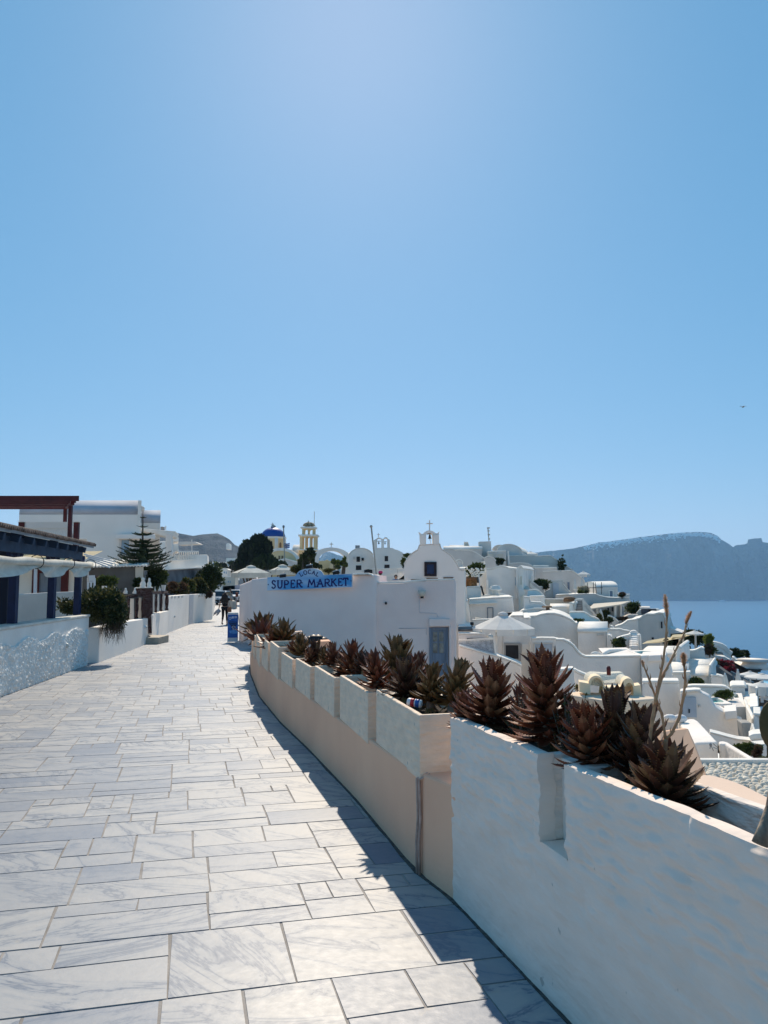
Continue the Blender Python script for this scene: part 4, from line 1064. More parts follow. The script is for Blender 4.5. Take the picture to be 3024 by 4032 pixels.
# stroke letters with serifs
GL = {
 'L': ([[(.25,0),(.25,1)],[(.25,.03),(.85,.03),(.9,.22)]], [(.08,.42,1),(.08,.3,0)]),
 'O': ([[(.5+.42*cos(a*pi/8), .5+.5*sin(a*pi/8)) for a in range(17)]], []),
 'C': ([[(.5+.42*cos(a*pi/8), .5+.5*sin(a*pi/8)) for a in range(2,15)]], []),
 'A': ([[(.12,0),(.5,1),(.88,0)],[(.27,.38),(.73,.38)]], [(0,.26,0),(.74,1,0)]),
 'S': ([[(.84,.80),(.72,.95),(.5,1),(.27,.94),(.18,.76),(.3,.6),(.5,.52),(.74,.42),(.84,.24),(.72,.07),(.5,0),(.25,.05),(.14,.2)]], []),
 'U': ([[(.2,1),(.2,.3),(.32,.06),(.5,0),(.68,.06),(.8,.3),(.8,1)]], [(.04,.36,1),(.66,.96,1)]),
 'P': ([[(.22,0),(.22,1),(.6,1),(.84,.88),(.86,.66),(.7,.48),(.22,.46)]], [(.06,.42,0)]),
 'E': ([[(.84,.2),(.8,.02),(.22,.02),(.22,.98),(.78,.98),(.82,.8)],[(.22,.52),(.62,.52)]], []),
 'R': ([[(.2,0),(.2,1),(.58,1),(.8,.87),(.8,.66),(.62,.5),(.2,.48)],[(.5,.48),(.82,.06),(1,.02)]], [(.04,.38,0)]),
 'M': ([[(.08,0),(.22,1),(.5,.3),(.78,1),(.92,0)]], [(0,.2,0),(.8,1.04,0)]),
 'K': ([[(.2,0),(.2,1)],[(.86,1),(.22,.46)],[(.4,.6),(.86,.06),(1,.02)]], [(.04,.38,0),(.04,.38,1)]),
 'T': ([[(.5,0),(.5,1)],[(.06,.78),(.1,.98),(.9,.98),(.94,.78)]], [(.34,.66,0)]),
 'I': ([[(.5,0),(.5,1)]], [(.3,.7,0),(.3,.7,1)]), 'W': ([[(.05,1),(.28,0),(.5,.7),(.72,0),(.95,1)]], []),
}
def letters(name, parent, mat_, place, glyphs, w, dn0):
    """glyphs: (char, x0, x1, y0, y1) in the sign's own units; place(x, y, dn) -> world"""
    out = []
    for ch, f in glyphs:
        mb = MB(); strokes, serifs = GL[ch]
        segs = [list(s) for s in strokes]+[[(a, b), (c2, b)] for a, c2, b in serifs]
        for k, st in enumerate(segs):
            pts = [f(*p) for p in st]; n = len(pts); ww = w*(.55 if k >= len(strokes) else 1)
            L = []; 
            for i, p in enumerate(pts):
                t = (pts[min(i+1, n-1)]-pts[max(i-1, 0)]).normalized(); q_ = t.cross(sn_).normalized()*ww/2
                L.append((p+q_, p-q_))
            for i in range(n-1):
                d = sn_*(dn0+.0012*k+.0002*i)
                if n <= 5:
                    t = (pts[i+1]-pts[i]).normalized(); q_ = t.cross(sn_).normalized()*ww/2; e_ = t*ww*.25
                    vs = [pts[i]-e_+q_+d, pts[i]-e_-q_+d, pts[i+1]+e_-q_+d, pts[i+1]+e_+q_+d]
                else: vs = [L[i][0]+d, L[i][1]+d, L[i+1][1]+d, L[i+1][0]+d]
                mb.prism(vs, -sn_*.006)
        out.append(build(name, mb, mat_, parent, recalc=True))
    return out
navyl = mat('navy_letter_paint', (.012,.02,.14), .5, .05)
def up(px0, px1, py0, py1):
    """map unit glyph square to the sign rectangle given in crop S pixels"""
    def f(x, y):
        u = px0+(px1-px0)*x; v = py1+(py0-py1)*y
        s = (u-55)/(1600-55); tl = 290+(225-290)*s; bl = 535+(470-535)*s
        return sp(s, (bl-v)/(bl-tl))
    return f
gl = [('S',up(135,225,350,490)),('U',up(235,355,350,488)),('P',up(360,465,350,482)),('E',up(480,585,340,480)),('R',up(590,705,340,470)),
      ('M',up(800,950,335,465)),('A',up(960,1095,330,460)),('R',up(1095,1215,325,452)),('K',up(1215,1325,320,448)),('E',up(1340,1440,312,442)),('T',up(1440,1530,305,440))]
letters('letter', SG, navyl, None, gl, .043, .010)
def arcf(cu, cv, rot, h, w):
    def f(x, y):
        xx = (x-.5)*w; yy = (y-.5)*h; a = radians(rot); u = cu+xx*cos(a)+yy*sin(a); v = cv-(yy*cos(a)-xx*sin(a))
        return up(u-.5, u+.5, v-.5, v+.5)(.5, .5)
    return f
letters('letter', SG, navyl, None, [('L',arcf(680,238,-33,70,60)),('O',arcf(757,205,-14,72,68)),('C',arcf(838,192,-2,70,64)),('A',arcf(910,205,16,66,66)),('L',arcf(978,238,30,66,56))], .022, .010)
for (u, v) in [(80,423),(703,392),(975,380),(1580,355)]:
    p = up(u-.5,u+.5,v-.5,v+.5)(.5,.5); mb = MB(); mb.tube([p+sn_*.002, p+sn_*.016], .018, 8); build('dot', mb, navyl, SG)
# spotlights clipped over the sign
for i, (u, v, r_) in enumerate([(380,265,-8),(860,100,-10),(1340,205,-18)]):
    t = thing('spotlight', ['black spotlight clipped over the left end of the market sign','black spotlight on the crown of the market sign arch','black spotlight over the right end of the market sign'][i], 'spotlight', tuple(up(u-.5,u+.5,v-.5,v+.5)(.5,.5)), 'spotlights on the market sign')
    p = up(u-.5,u+.5,v-.5,v+.5)(.5,.5)+sn_*.16; a = radians(-r_*.8)
    mb = MB(); xx = (sx_*cos(a)+Vector((0,0,1))*sin(a)); zz = (Vector((0,0,1))*cos(a)-sx_*sin(a)); f2 = (sn_*-.35+zz*-.9).normalized(); g2 = xx.cross(f2)
    mb.obox(p, xx*.10, g2*.045, f2*.04); build('housing', mb, blackm, t, bevel=.01)
    mb = MB(); mb.obox(p+zz*.058-sn_*.02, xx*.095, sn_*.025, zz*.01); build('top_plate', mb, metalw, t)
    mb = MB(); mb.tube([p+zz*.02, p-sn_*.16+zz*.10, p-sn_*.2], .012, 6); build('arm', mb, blackm, t)

# ---------------------------------------------------------------- advertising stand, bag of the lane
OB = thing('advertising_stand', 'white framed pavement sign with a blue ice cream poster reading OREO', 'pavement sign', tuple(G(918,2530)))
yo = G(918,2530).y
for nm, rect, m_, dy in [('frame', (640,955,1008,1935), metalw, 0.0), ('poster', (650,1022,1000,1795), mat('poster_blue', (.01,.06,.30), .4, .25, 1.3, col2=(.02,.16,.50), stretch=(1,1,2)), -.012)]:
    a = Q('U', rect[0], rect[3], yo); b = Q('U', rect[2], rect[1], yo); mb = MB(); mb.box(a.x, b.x, yo+dy-.012, yo+dy+.012, a.z, b.z); build(nm, mb, m_, OB, bevel=.004)
for (u, v1) in [(648,1945),(1000,1930)]:
    mb = MB(); mb.bar(Q('U',u,1900,yo), Q('U',u,v1,yo), .02,.02); mb.bar(Q('U',u,1000,yo+.03), Q('U',u+25 if u<700 else u,v1+75,yo)+Vector((0,.5,.12)), .02,.02); build('leg', mb, metalw, OB)
sn_save, = (sn_,); sn_ = Vector((0,-1,0))
def uq(u0, u1, v0, v1):
    return lambda x, y: Q('U', u0+(u1-u0)*x, v1+(v0-v1)*y, yo)+Vector((0,-.026,0))
letters('letter', OB, mat('white_print', (.75,.78,.82), .5, .02), None, [('O',uq(690,780,1105,1180)),('R',uq(790,835,1085,1145)),('E',uq(840,880,1085,1140)),('O',uq(890,965,1080,1130))], .014, .0)
mb = MB()
for (u, v, r_) in [(820,1300,90),(840,1350,75)]:
    p = [Q('U', u+r_*1.4*cos(a*pi/6), v+r_*.42*sin(a*pi/6), yo-.028) for a in range(13)]; mb.tube(p, .010, 5)
build('ice_cream_swirl', mb, blackm, OB)
mb = MB(); mb.prism([Q('U',755,1375,yo-.026), Q('U',930,1355,yo-.026), Q('U',910,1520,yo-.026), Q('U',790,1530,yo-.026)], (0,.012,0)); build('tub', mb, navyl, OB)
mb = MB()
for (u, v, r_) in [(850,1440,55),(870,1500,50)]:
    p = [Q('U', u+r_*cos(a*pi/6), v+r_*.6*sin(a*pi/6), yo-.03) for a in range(13)]; mb.tube(p, .007, 5)
build('tub_ring', mb, mat('white_print', None), OB)
mb = MB(); mb.prism([Q('U',700,1560,yo-.026), Q('U',990,1520,yo-.026), Q('U',990,1640,yo-.026), Q('U',850,1665,yo-.026), Q('U',720,1640,yo-.026)], (0,.012,0)); build('milk_splash', mb, mat('light_blue_print', (.10,.30,.62), .5, .2, 9), OB)
sn_ = sn_save

# ---------------------------------------------------------------- terrace umbrellas behind the shop wall
def square_umbrella(label, k, ul, ur, vrim_l, vrim_r, ut, vt, Y, m, group, valance=.28, cat='umbrella'):
    L_ = Q(k, ul, vrim_l, Y); R_ = Q(k, ur, vrim_r, Y); w = (R_.x-L_.x)/2; cxx = (L_.x+R_.x)/2; zr_ = (L_.z+R_.z)/2; zt = Q(k, ut, vt, Y).z
    cen = Vector((cxx, Y+w*.6, zr_)); t = thing('umbrella', label, cat, (cxx, Y+w*.6, gz(Y)), group)
    a = radians(24); h = zt-zr_; cs = []
    rr = w/ (cos(a)) * 1.0
    for i in range(4):
        an = pi/4+i*pi/2+a; cs.append(cen+Vector((cos(an)*rr*1.02, sin(an)*rr*1.02, 0)))
    mb = MB(); vs = cs+[cen+Vector((0,0,h))]+[p.lerp(q_, .5)+Vector((0,0,-.0)) for p, q_ in zip(cs, cs[1:]+cs[:1])]
    fs = []
    for i in range(4): fs += [(i, 5+i, 4), (5+i, (i+1) % 4, 4)]
    mb.add(vs, fs); build('canopy', mb, m, t, recalc=False)
    mb = MB(); vs = []; 
    ring = []
    for i in range(4): ring += [cs[i].lerp(cs[(i+1) % 4], j/4) for j in range(4)]
    for p in ring: vs += [p, p-Vector((0,0,valance))]
    mb.add(vs, [(2*i, 2*((i+1) % 16), 2*((i+1) % 16)+1, 2*i+1) for i in range(16)]); build('valance', mb, m, t, recalc=False)
    mb = MB(); mb.lathe([(.35,0),(.3,.12),(.05,.2)], cen+Vector((0,0,h-.16)), 4, smooth=False, rot=pi/4+a); build('vent_cap', mb, m, t)
    mb = MB(); mb.tube([(cen.x, cen.y, zr_-2.6), (cen.x, cen.y, zr_+h)], .045, 8)
    for p in cs: mb.tube([cen+Vector((0,0,h*.9)), p], .02, 4)
    build('pole', mb, wood, t); return t
square_umbrella('big cream square umbrella nearest the lane, behind the shop wall', 'C', 320, 868, 868, 828, 615, 752, 42, awning, 'cream umbrellas behind the shop wall')
square_umbrella('big cream square umbrella right behind the sign board end', 'C', 845, 1200, 825, 800, 1010, 742, 46, awning, 'cream umbrellas behind the shop wall')
# low boundary walls and things at the end of the lane
ew = thing('garden_wall', 'long pale lilac wall across the end of the lane behind the cars', 'garden wall', tuple(Q('C', 280, 1100, 105)))
solid('C', [(100,1060),(150,1035),(300,1018),(450,1008),(640,1000)], 112, .4, -1.5, mat('faded_lilac_wall', (.55,.50,.55), .9, .1, .6), 'wall', ew, .03)
rw = [G(880,2372), G(905,2384), G(930,2398), G(938,2405)]
wall_between('garden_wall', 'small grey stone wall right of the lane behind the pavement sign', [rw[0], rw[1], rw[2]], [.7,.7,.7], -.3, concrete)
def car(p, heading, label, paint, L=3.9, W_=1.72, H=1.5, group=None):
    r = thing('parked_car', label, 'car', (0,0,0), group); ORG[r.name] = Vector((0,0,0))
    prof = [(-L/2,.35),(-L/2,.62),(-L/2+.08,.78),(-L/2+.95,.92),(-L/2+1.55,H-.03),(-L/2+2.0,H),(L/2-.9,H-.02),(L/2-.25,1.0),(L/2-.03,.85),(L/2,.4),(L/2-.1,.25),(-L/2+.1,.22)]
    mb = MB(); n = len(prof)
    # cross-section narrowing to the roof
    vs = []
    for sgn in (-1,1):
        for (x, z) in prof: vs.append((sgn*(W_/2-(.16*(z-.9)/.6 if z > .9 else 0)), x, z))
    fs = [tuple(range(n)), tuple(range(2*n-1, n-1, -1))]+[(i, i+n, (i+1) % n+n, (i+1) % n) for i in range(n)]
    mb.add(vs, fs); build('body', mb, paint, r, bevel=.05)
    mb = MB(); mb.prism([(-W_/2+.12,-L/2+1.0,.95),(W_/2-.12,-L/2+1.0,.95),(W_/2-.2,-L/2+1.5,H-.08),(-W_/2+.2,-L/2+1.5,H-.08)], (0,-.03,.03)); build('windscreen', mb, darkglass, r)
    for s in (-1,1):
        mb = MB(); mb.prism([(s*(W_/2+.0),-L/2+1.2,.95),(s*(W_/2+.0),L/2-.6,.98),(s*(W_/2-.12),L/2-1.0,H-.1),(s*(W_/2-.12),-L/2+1.7,H-.1)], (s*.012,0,0)); build('side_window', mb, darkglass, r)
        mb = MB(); mb.ell((s*(W_/2-.3),-L/2+.06,.68), .2,.1,.1,10); build('headlight', mb, metalw, r)
        mb = MB(); mb.obox((s*(W_/2+.1),-L/2+1.25,1.0), (.1,0,0),(0,.05,0),(0,0,.07)); build('mirror', mb, paint, r, bevel=.02)
        for yy in (-L/2+.7, L/2-.75):
            mb = MB(); mb.tube([(s*(W_/2-.2),yy,.31),(s*(W_/2+.01),yy,.31)], .31, 16, smooth=False); wq = build('wheel', mb, mat('tyre_rubber', (.02,.02,.02), .9, .1), r)
            mb = MB(); mb.tube([(s*(W_/2+.005),yy,.31),(s*(W_/2+.025),yy,.31)], .19, 12, smooth=False); build('rim', mb, metal, wq)
    mb = MB(); mb.box(-.5,.5,-L/2-.012,-L/2+.05,.36,.56); build('grille', mb, blackm, r)
    mb = MB(); mb.box(-.24,.24,-L/2-.03,-L/2-.01,.3,.4); build('number_plate', mb, metalw, r)
    r.location = p; r.rotation_euler = (0,0,heading); return r
car((P(868,2370,84).x, 84, gz(84)-.0), radians(-6), 'light blue grey hatchback parked facing us behind the walking woman', mat('blue_grey_car_paint', (.22,.30,.38), .25, .02, spec=.6, metal=.3))
car((P(926,2352,98).x, 98, gz(98)), radians(-6), 'white car standing farther back beside the blue grey hatchback', mat('white_car_paint', (.75,.75,.75), .3, .02, spec=.6))
def scooter(p, rz, label, withrider=False):
    r = thing('scooter', label, 'scooter', (0,0,0)); ORG[r.name] = Vector((0,0,0))
    for y in (-.6,.6):
        mb = MB(); mb.tube([(-.06,y,.25),(.06,y,.25)], .25, 16, smooth=False); build('wheel', mb, mat('tyre_rubber', None), r)
    mb = MB(); mb.prism([(-.12,-.5,.35),(-.12,.1,.3),(-.12,.3,.35),(-.12,.75,.45),(-.12,.75,.7),(-.12,.2,.72),(-.12,.08,.4),(-.12,-.35,.42),(-.12,-.5,.95),(-.12,-.62,.95)], (.24,0,0)); build('body', mb, blackm, r, bevel=.04)
    mb = MB(); mb.obox((0,.48,.77),(.13,0,0),(0,.32,0),(0,0,.05)); build('seat', mb, blackm, r, bevel=.03)
    mb = MB(); mb.bar((-.32,-.5,1.0),(.32,-.5,1.0),.03,.03); mb.bar((0,-.6,.3),(0,-.48,1.0),.06,.06); build('handlebar', mb, blackm, r)
    mb = MB(); mb.ell((0,-.62,.8),.09,.06,.09,10); build('headlight', mb, metalw, r)
    r.location = p; r.rotation_euler = (0,0,rz); return r
scooter((P(842,2372,80).x-.2, 80, gz(80)), .25, 'black scooter leaning left of the parked hatchback')
scooter((P(913,2360,88).x, 88, gz(88)), -.3, 'black scooter with a standing rider right of the hatchback')
mb = MB(); a = Q('C',425,1160,70); b = Q('C',458,1100,70); mb.obox((a+b)/2, ((b.x-a.x)/2,0,0),(0,.15,0),(0,0,(b.z-a.z)/2)); mb.bar(((a.x+b.x)/2,70,a.z),((a.x+b.x)/2,70,gz(70)),.06,.06)
build('letter_box', mb, mat('rust_red_paint', (.20,.06,.04), .7, .2, 9), label='rust red box on a short post at the lane edge', cat='post box', bevel=.02)

# ---------------------------------------------------------------- blue domed church (about 130 m away)
Yd = 128
CH = thing('church', 'cream church with blue dome, white cross and arched gables behind the umbrellas', 'church', tuple(Q('C', 1000, 1000, Yd+4)))
cdx = Q('C', 915, 380, Yd+4); rd = (Q('C',1072,380,Yd+4).x-Q('C',757,380,Yd+4).x)/2
top = Q('C',915,255,Yd+4).z; zb_ = cdx.z
mb = MB(); mb.lathe([(rd*cos(a*pi/2/12), (top-zb_)*sin(a*pi/2/12)) for a in range(12)]+[(.02,(top-zb_))], (cdx.x, Yd+4, zb_), 36); build('dome', mb, mat('blue_dome_paint', (.012,.07,.32), .5, .08, .5), CH)
rdr = rd*1.06; z0 = Q('C',915,560,Yd+4).z
mb = MB(); mb.lathe([(rdr,0),(rdr,zb_-z0-.25)], (cdx.x,Yd+4,z0), 8, smooth=False, rot=pi/8); build('drum', mb, yellow if False else mat('church_cream', (.80,.60,.33), .9, .05, .4), CH)
mb = MB(); mb.lathe([(rdr*1.03,0),(rdr*1.06,.1),(rdr*1.06,.32)], (cdx.x,Yd+4,zb_-.32), 8, smooth=False, rot=pi/8); build('cornice', mb, roofw, CH)
for i in range(8):
    an = pi/8+i*pi/4; 
    if sin(an) > .2: continue
    px_, py_ = cdx.x+rdr*cos(an)*1.01, Yd+4+rdr*sin(an)*1.01; mb = MB(); mb.lathe([(.30,0),(.30,zb_-z0-.35)], (px_,py_,z0), 8, rot=an); build('pilaster', mb, roofw, CH)
for i in range(8):
    an = i*pi/4
    if sin(an) > .1: continue
    rr = rdr*cos(pi/8); ctr = Vector((cdx.x+rr*cos(an), Yd+4+rr*sin(an), 0)); tn_ = Vector((-sin(an), cos(an), 0)); mb = MB()
    zc0 = Q('C',950,515,Yd).z; zc1 = Q('C',950,455,Yd).z
    pts = [ctr-tn_*.2+Vector((0,0,zc0)), ctr+tn_*.2+Vector((0,0,zc0)), ctr+tn_*.2+Vector((0,0,zc1)), ctr+Vector((0,0,zc1+.25)), ctr-tn_*.2+Vector((0,0,zc1))]
    mb.prism([p+Vector((cos(an),sin(an),0))*.04 for p in pts], Vector((cos(an),sin(an),0))*-.2); build('window', mb, wood, CH)
def cross(k, u, v0, v1, Y, wfrac, label=None, parent=None, th=.12, m=None):
    a = Q(k,u,v1,Y); b = Q(k,u,v0,Y); h = b.z-a.z; w = h*wfrac; mb = MB()
    mb.box(a.x-th/2,a.x+th/2,Y-th/2,Y+th/2,a.z,b.z); zc = a.z+h*.66; mb.box(a.x-w/2,a.x+w/2,Y-th/2-.004,Y+th/2+.004,zc-th/2,zc+th/2)
    return build('cross', mb, m or greyp, parent, label=label)
cross('C',907,195,262,Yd+4,.5,parent=CH,th=.16)
mb = MB(); mb.ell((cdx.x,Yd+4,top+.1),.45,.45,.35,10); build('finial', mb, concrete, CH)
chc = mat('church_cream', None)
solid('C', arc(862,640,1222,700,560,14), Yd-4, 8, -2, chc, 'nave_gable', CH, .05, dx=.0)
cap('C', arc(862,640,1222,700,560,16), Yd-4, .8, .45, roofw, CH, dx=0, name='gable_rim', over=.15)
solid('C', [(1085,545),(1160,545),(1160,700),(1085,700)], Yd+1, 5, -2, chc, 'transept', CH, .05)
vault(Q('C',1160,640,Yd+2), Q('C',1275,640,Yd+2), Q('C',1160,640,Yd+2).z, 2.2, 6, roofw, CH, dxx=0)
wallbox(Q('C',1160,640,Yd+2.01), Q('C',1275,640,Yd+2.01), -2, Q('C',1160,640,Yd+2).z, 5.9, white2, CH, dxx=0)
solid('C', [(965,700),(1070,672),(1275,728),(1275,760),(965,760)], Yd-7, 3, -2, greyp, 'porch', CH, .05)
cap('C', [(965,700),(1070,672),(1275,728)], Yd-7, 3.2, .2, roofw, CH, over=.1, name='porch_roof')
for (u0,u1) in [(983,1005),(1022,1045)]: pane(CH, 'C', u0, 625, u1, 690, Yd-4.02, wood, 'window')
# bell tower
BT = thing('bell_tower', 'cream bell tower with three open tiers and a ribbed open dome', 'bell tower', tuple(Q('C',1380,760,Yd-2)))
def qz(v): return Q('C',1380,v,Yd).z
tx = Q('C',1382,300,Yd).x; ty = Yd
def tier(u0,u1,v0,v1,nop,name='tier',arched=True):
    w = (Q('C',u1,v1,Yd).x-Q('C',u0,v1,Yd).x); z0, z1 = qz(v1), qz(v0); d = .5*w*.25
    pier = w*.17
    for sy in (-1,1):
        for i in range(nop+1):
            x = tx-w/2+pier/2+(w-pier)*i/nop; mb = MB(); mb.box(x-pier/2*(1 if i in (0,nop) else .55), x+pier/2*(1 if i in (0,nop) else .55), ty+sy*(w/2-pier/2)-pier/2, ty+sy*(w/2-pier/2)+pier/2, z0, z1-.001); build('pier', mb, chc, BT)
            if 0 < i < nop: mb = MB()
    # arched heads
    for sy in (-1,1):
        mb = MB(); ow_ = (w-pier)/nop; 
        for i in range(nop):
            xa = tx-w/2+pier/2+ow_*i; xb = xa+ow_; zz = z1-ow_*.45
            pts = [Vector((xa,ty+sy*(w/2-pier/2)-pier*.4,z1)), Vector((xb,ty+sy*(w/2-pier/2)-pier*.4,z1)), Vector((xb,ty+sy*(w/2-pier/2)-pier*.4,zz))]
            for j in range(9): a = pi*j/8; pts.append(Vector(((xa+xb)/2+cos(a)*ow_*.36, ty+sy*(w/2-pier/2)-pier*.4, zz+sin(a)*ow_*.34)))
            pts.append(Vector((xa,ty+sy*(w/2-pier/2)-pier*.4,zz))); mb.prism(pts, (0,pier*.8,0))
        build('arches', mb, chc, BT)
    for sx in (-1,1):
        for i in range(1,nop): 
            y = ty-w/2+pier/2+(w-pier)*i/nop; mb = MB(); mb.box(tx+sx*(w/2-pier/2)-pier/2, tx+sx*(w/2-pier/2)+pier/2, y-pier*.28, y+pier*.28, z0, z1-.001); build('pier', mb, chc, BT)
    mb = MB(); mb.box(tx-w/2-.25,tx+w/2+.25,ty-w/2-.25,ty+w/2+.25,z1,z1+.32); build('cornice', mb, roofw, BT, bevel=.05)
tier(1300,1462,275,362,2); tier(1275,1490,378,545,3)
w0 = Q('C',1505,550,Yd).x-Q('C',1270,550,Yd).x
for s in (-1,1):
    mb = MB(); mb.box(tx+s*w0*.36-w0*.14, tx+s*w0*.36+w0*.14, ty-w0/2, ty+w0/2, qz(800), qz(560)); build('pier', mb, chc, BT)
mb = MB(); pts = [(tx-w0*.22,ty-w0/2,qz(560)),(tx+w0*.22,ty-w0/2,qz(560)),(tx+w0*.22,ty-w0/2,qz(640))]+[(tx+w0*.2*cos(pi*j/8),ty-w0/2,qz(640)+sin(pi*j/8)*w0*.22) for j in range(9)]+[(tx-w0*.22,ty-w0/2,qz(640))]
mb.prism(pts,(0,w0,0)); build('arches', mb, chc, BT)
mb = MB(); mb.box(tx-w0/2-.2,tx+w0/2+.2,ty-w0/2-.2,ty+w0/2+.2,qz(560),qz(545)-.001); build('cornice', mb, roofw, BT, bevel=.05)
rl = (Q('C',1440,262,Yd).x-Q('C',1314,262,Yd).x)/2
for i in range(8):
    a = 2*pi*i/8+.2; mb = MB(); pts = [Vector((tx+rl*cos(t*pi/2/6)*cos(a), ty+rl*cos(t*pi/2/6)*sin(a), qz(262)+.3+(qz(205)-qz(262)-.3)*sin(t*pi/2/6))) for t in range(7)]; mb.tube(pts, .26, 6); build('dome_rib', mb, mat('tan_stone', (.40,.30,.19), .9, .1, 1), BT)
cross('C',1375,165,212,Yd,.5,parent=BT,th=.12)
mb = MB(); mb.bar((tx+.9,Yd-.3,qz(230)),(tx+.9,Yd-.3,qz(48)),.1,.1); build('lightning_rod', mb, greyp, BT)
# flagpole with striped flag
FL = thing('flagpole', 'tall thin flagpole with a blue and white striped flag before the church dome', 'flagpole', tuple(Q('C',1068,740,90)))
mb = MB(); mb.bar(Q('C',1068,780,90), Q('C',1050,250,90), .12, .12); build('pole', mb, concrete, FL)
mb = MB(); mb.ell(Q('C',1050,245,90),.15,.15,.2,8); build('finial', mb, metal, FL)
for i in range(5):
    mb = MB(); v0 = 460+i*13; vs = []; fs = []
    for j in range(9):
        t = j/8; u = 1062+68*t; yy = 90+.25*sin(t*7); vs += [Q('C',u,v0+8*sin(t*4)*.6,yy), Q('C',u,v0+13+8*sin(t*4)*.6,yy)]
    fs = [(2*j,2*j+2,2*j+3,2*j+1) for j in range(8)]; mb.add(vs, fs); build('flag_stripe', mb, [mat('flag_blue', (.05,.12,.40), .8, .02), metalw][i % 2], FL, recalc=False)
# yellow houses seen through the arch
solid('D', [(0,640),(130,640),(185,645),(185,760)], 100, 4, -2, chc, 'wall', None, .05, label='cream wall strip right of the bell tower base', cat='house')
solid('D', [(180,690),(265,690),(290,672),(320,690),(420,700),(420,860)], 92, 5, -2, yellow, 'yellow_house', None, .05, label='ochre yellow house framed by the big white arch', cat='house')
solid('D', arc(315,775,418,775,715,8), 90, 4, -2, mat('pale_ochre', (.72,.58,.36), .9, .05, .5), 'yellow_house', None, .05, label='small round gabled ochre building inside the white arch', cat='house')
# ---------------------------------------------------------------- white arch and twin chapels
Ya = 58
outer = arc(75,690,620,690,515,18); inner = arc(185,690,530,690,560,18)
AR = thing('gateway_arch', 'wide white arch topped by a small cross framing a blue hill', 'arch', tuple(Q('D',340,860,Ya)))
pts = [Q('D',u,v,Ya) for u, v in [(75,800)]+outer+[(620,860),(530,860)]+list(reversed(inner))+[(185,800)]]
mb = MB(); mb.prism(pts, (-.1,.7,0)); build('arch_wall', mb, white2, AR, bevel=.03)
cross('D',347,452,515,Ya+.3,.75,parent=AR,th=.06)
c1_ = house('chapel', 'white round gabled chapel with two dark windows left of the bell gable', 'chapel', 'D', arc(570,660,900,660,530,18), Ya-1, 6, -2, white2, roof=True, dx=-.1)
for r_ in [(675,635,723,705),(667,750,740,812)]: pane(c1_, 'D', *r_, Ya-1.02, blackm, 'window', fm=white2, ft=.06, proud=.05)
mb = MB(); a = Q('D',690,510,Ya); mb.obox(a, (.17,0,0),(0,.12,0),(0,0,.12)); mb.bar(a, a-Vector((0,0,.4)), .08,.08); build('roof_floodlight', mb, metal, c1_)
for (u,v) in [(645,655),(757,670)]:
    mb = MB(); p = Q('D',u,v,Ya-1.1); mb.obox(p,(.08,0,0),(0,.08,0),(0,0,.10)); build('wall_lamp', mb, [greyp,blackm][u>700], c1_)
solid('D', [(470,690),(570,670),(600,820),(470,820)], Ya+.6, 3, -2, white2, 'garden_wall', None, .03, label='white wall piece under the right foot of the arch', cat='garden wall')
c2_ = house('chapel', 'white chapel with double bell gable, two small bells and dark windows', 'chapel', 'D', [(900,655),(905,525),(1140,520)]+arc(1140,545,1340,700,560,10)[3:]+[(1240,640)][:0], Ya-2, 6, -2, white2, roof=False, dx=0.0)
for r_ in [(1043,628,1090,697),(1040,740,1108,800)]: pane(c2_, 'D', *r_, Ya-2.02, blackm, 'window', fm=white2, ft=.06, proud=.05)
def bellgable(parent, k, outline_px, holes, Y, th, m, bells, bar=True):
    """gable pierced by arched openings: built as strips between the holes"""
    o = [Q(k,u,v,Y) for u, v in outline_px]
    bm = bmesh.new()
    me_pts = []
    from mathutils.geometry import tessellate_polygon
    loops = [[Vector((p.x, p.z, 0)) for p in o]]
    hl = []
    for h in holes:
        hp = [Q(k,u,v,Y) for u, v in h]; hl.append(hp); loops.append([Vector((p.x, p.z, 0)) for p in hp])
    flat = [p for l in loops for p in l]; tris = tessellate_polygon(loops)
    mb = MB(); n = len(flat)
    vs = [(p.x, Y, p.y) for p in flat]+[(p.x, Y+th, p.y) for p in flat]
    fs = [tuple(t) for t in tris]+[tuple(i+n for i in reversed(t)) for t in tris]
    off = 0
    for l in loops:
        c_ = len(l)
        for i in range(c_): a, b = off+i, off+(i+1) % c_; fs.append((a, b, b+n, a+n))
        off += c_
    mb.add(vs, fs); build('bell_gable', mb, m, parent)
    for (u, v0, v1, w) in bells:
        a = Q(k,u,v1,Y+th/2); b = Q(k,u,v0,Y+th/2); h = b.z-a.z; r_ = h*.42
        mb2 = MB(); mb2.lathe([(r_*1.1,0),(r_*.85,h*.15),(r_*.6,h*.5),(r_*.5,h*.8),(r_*.15,h)], a, 12); mb2.bar(b, b+Vector((0,0,h*.25)), .03,.03); mb2.ell(a-Vector((0,0,.02)), r_*.25,r_*.25,r_*.25,6)
        bl = build('bell', mb2, mat('dark_bronze', (.05,.045,.04), .6, .2, 9, metal=.5), parent)
        mb2 = MB(); c0 = Q(k,u-w,v0-6,Y+th/2); c1 = Q(k,u+w,v0-6,Y+th/2); mb2.bar(c0, c1, .05,.05); build('bell_bar', mb2, metal, parent)
out = [(903,530),(900,420),(925,410),(950,392),(965,385),(990,392),(1015,405),(1030,400),(1040,385),(1058,380),(1078,388),(1088,405),(1110,415),(1114,520)]
def archhole(u0,u1,v0,v1,n=8):
    r = (u1-u0)/2; return [(u0,v1)]+[((u0+u1)/2-r*cos(pi*i/n), v0+r*.8-r*.8*sin(pi*i/n)) for i in range(n+1)]+[(u1,v1)]
bellgable(c2_, 'D', out, [archhole(945,1000,400,522), archhole(1035,1077,397,520)], Ya-2.0, .6, white2, [(967,440,470,30),(1049,448,472,22)])
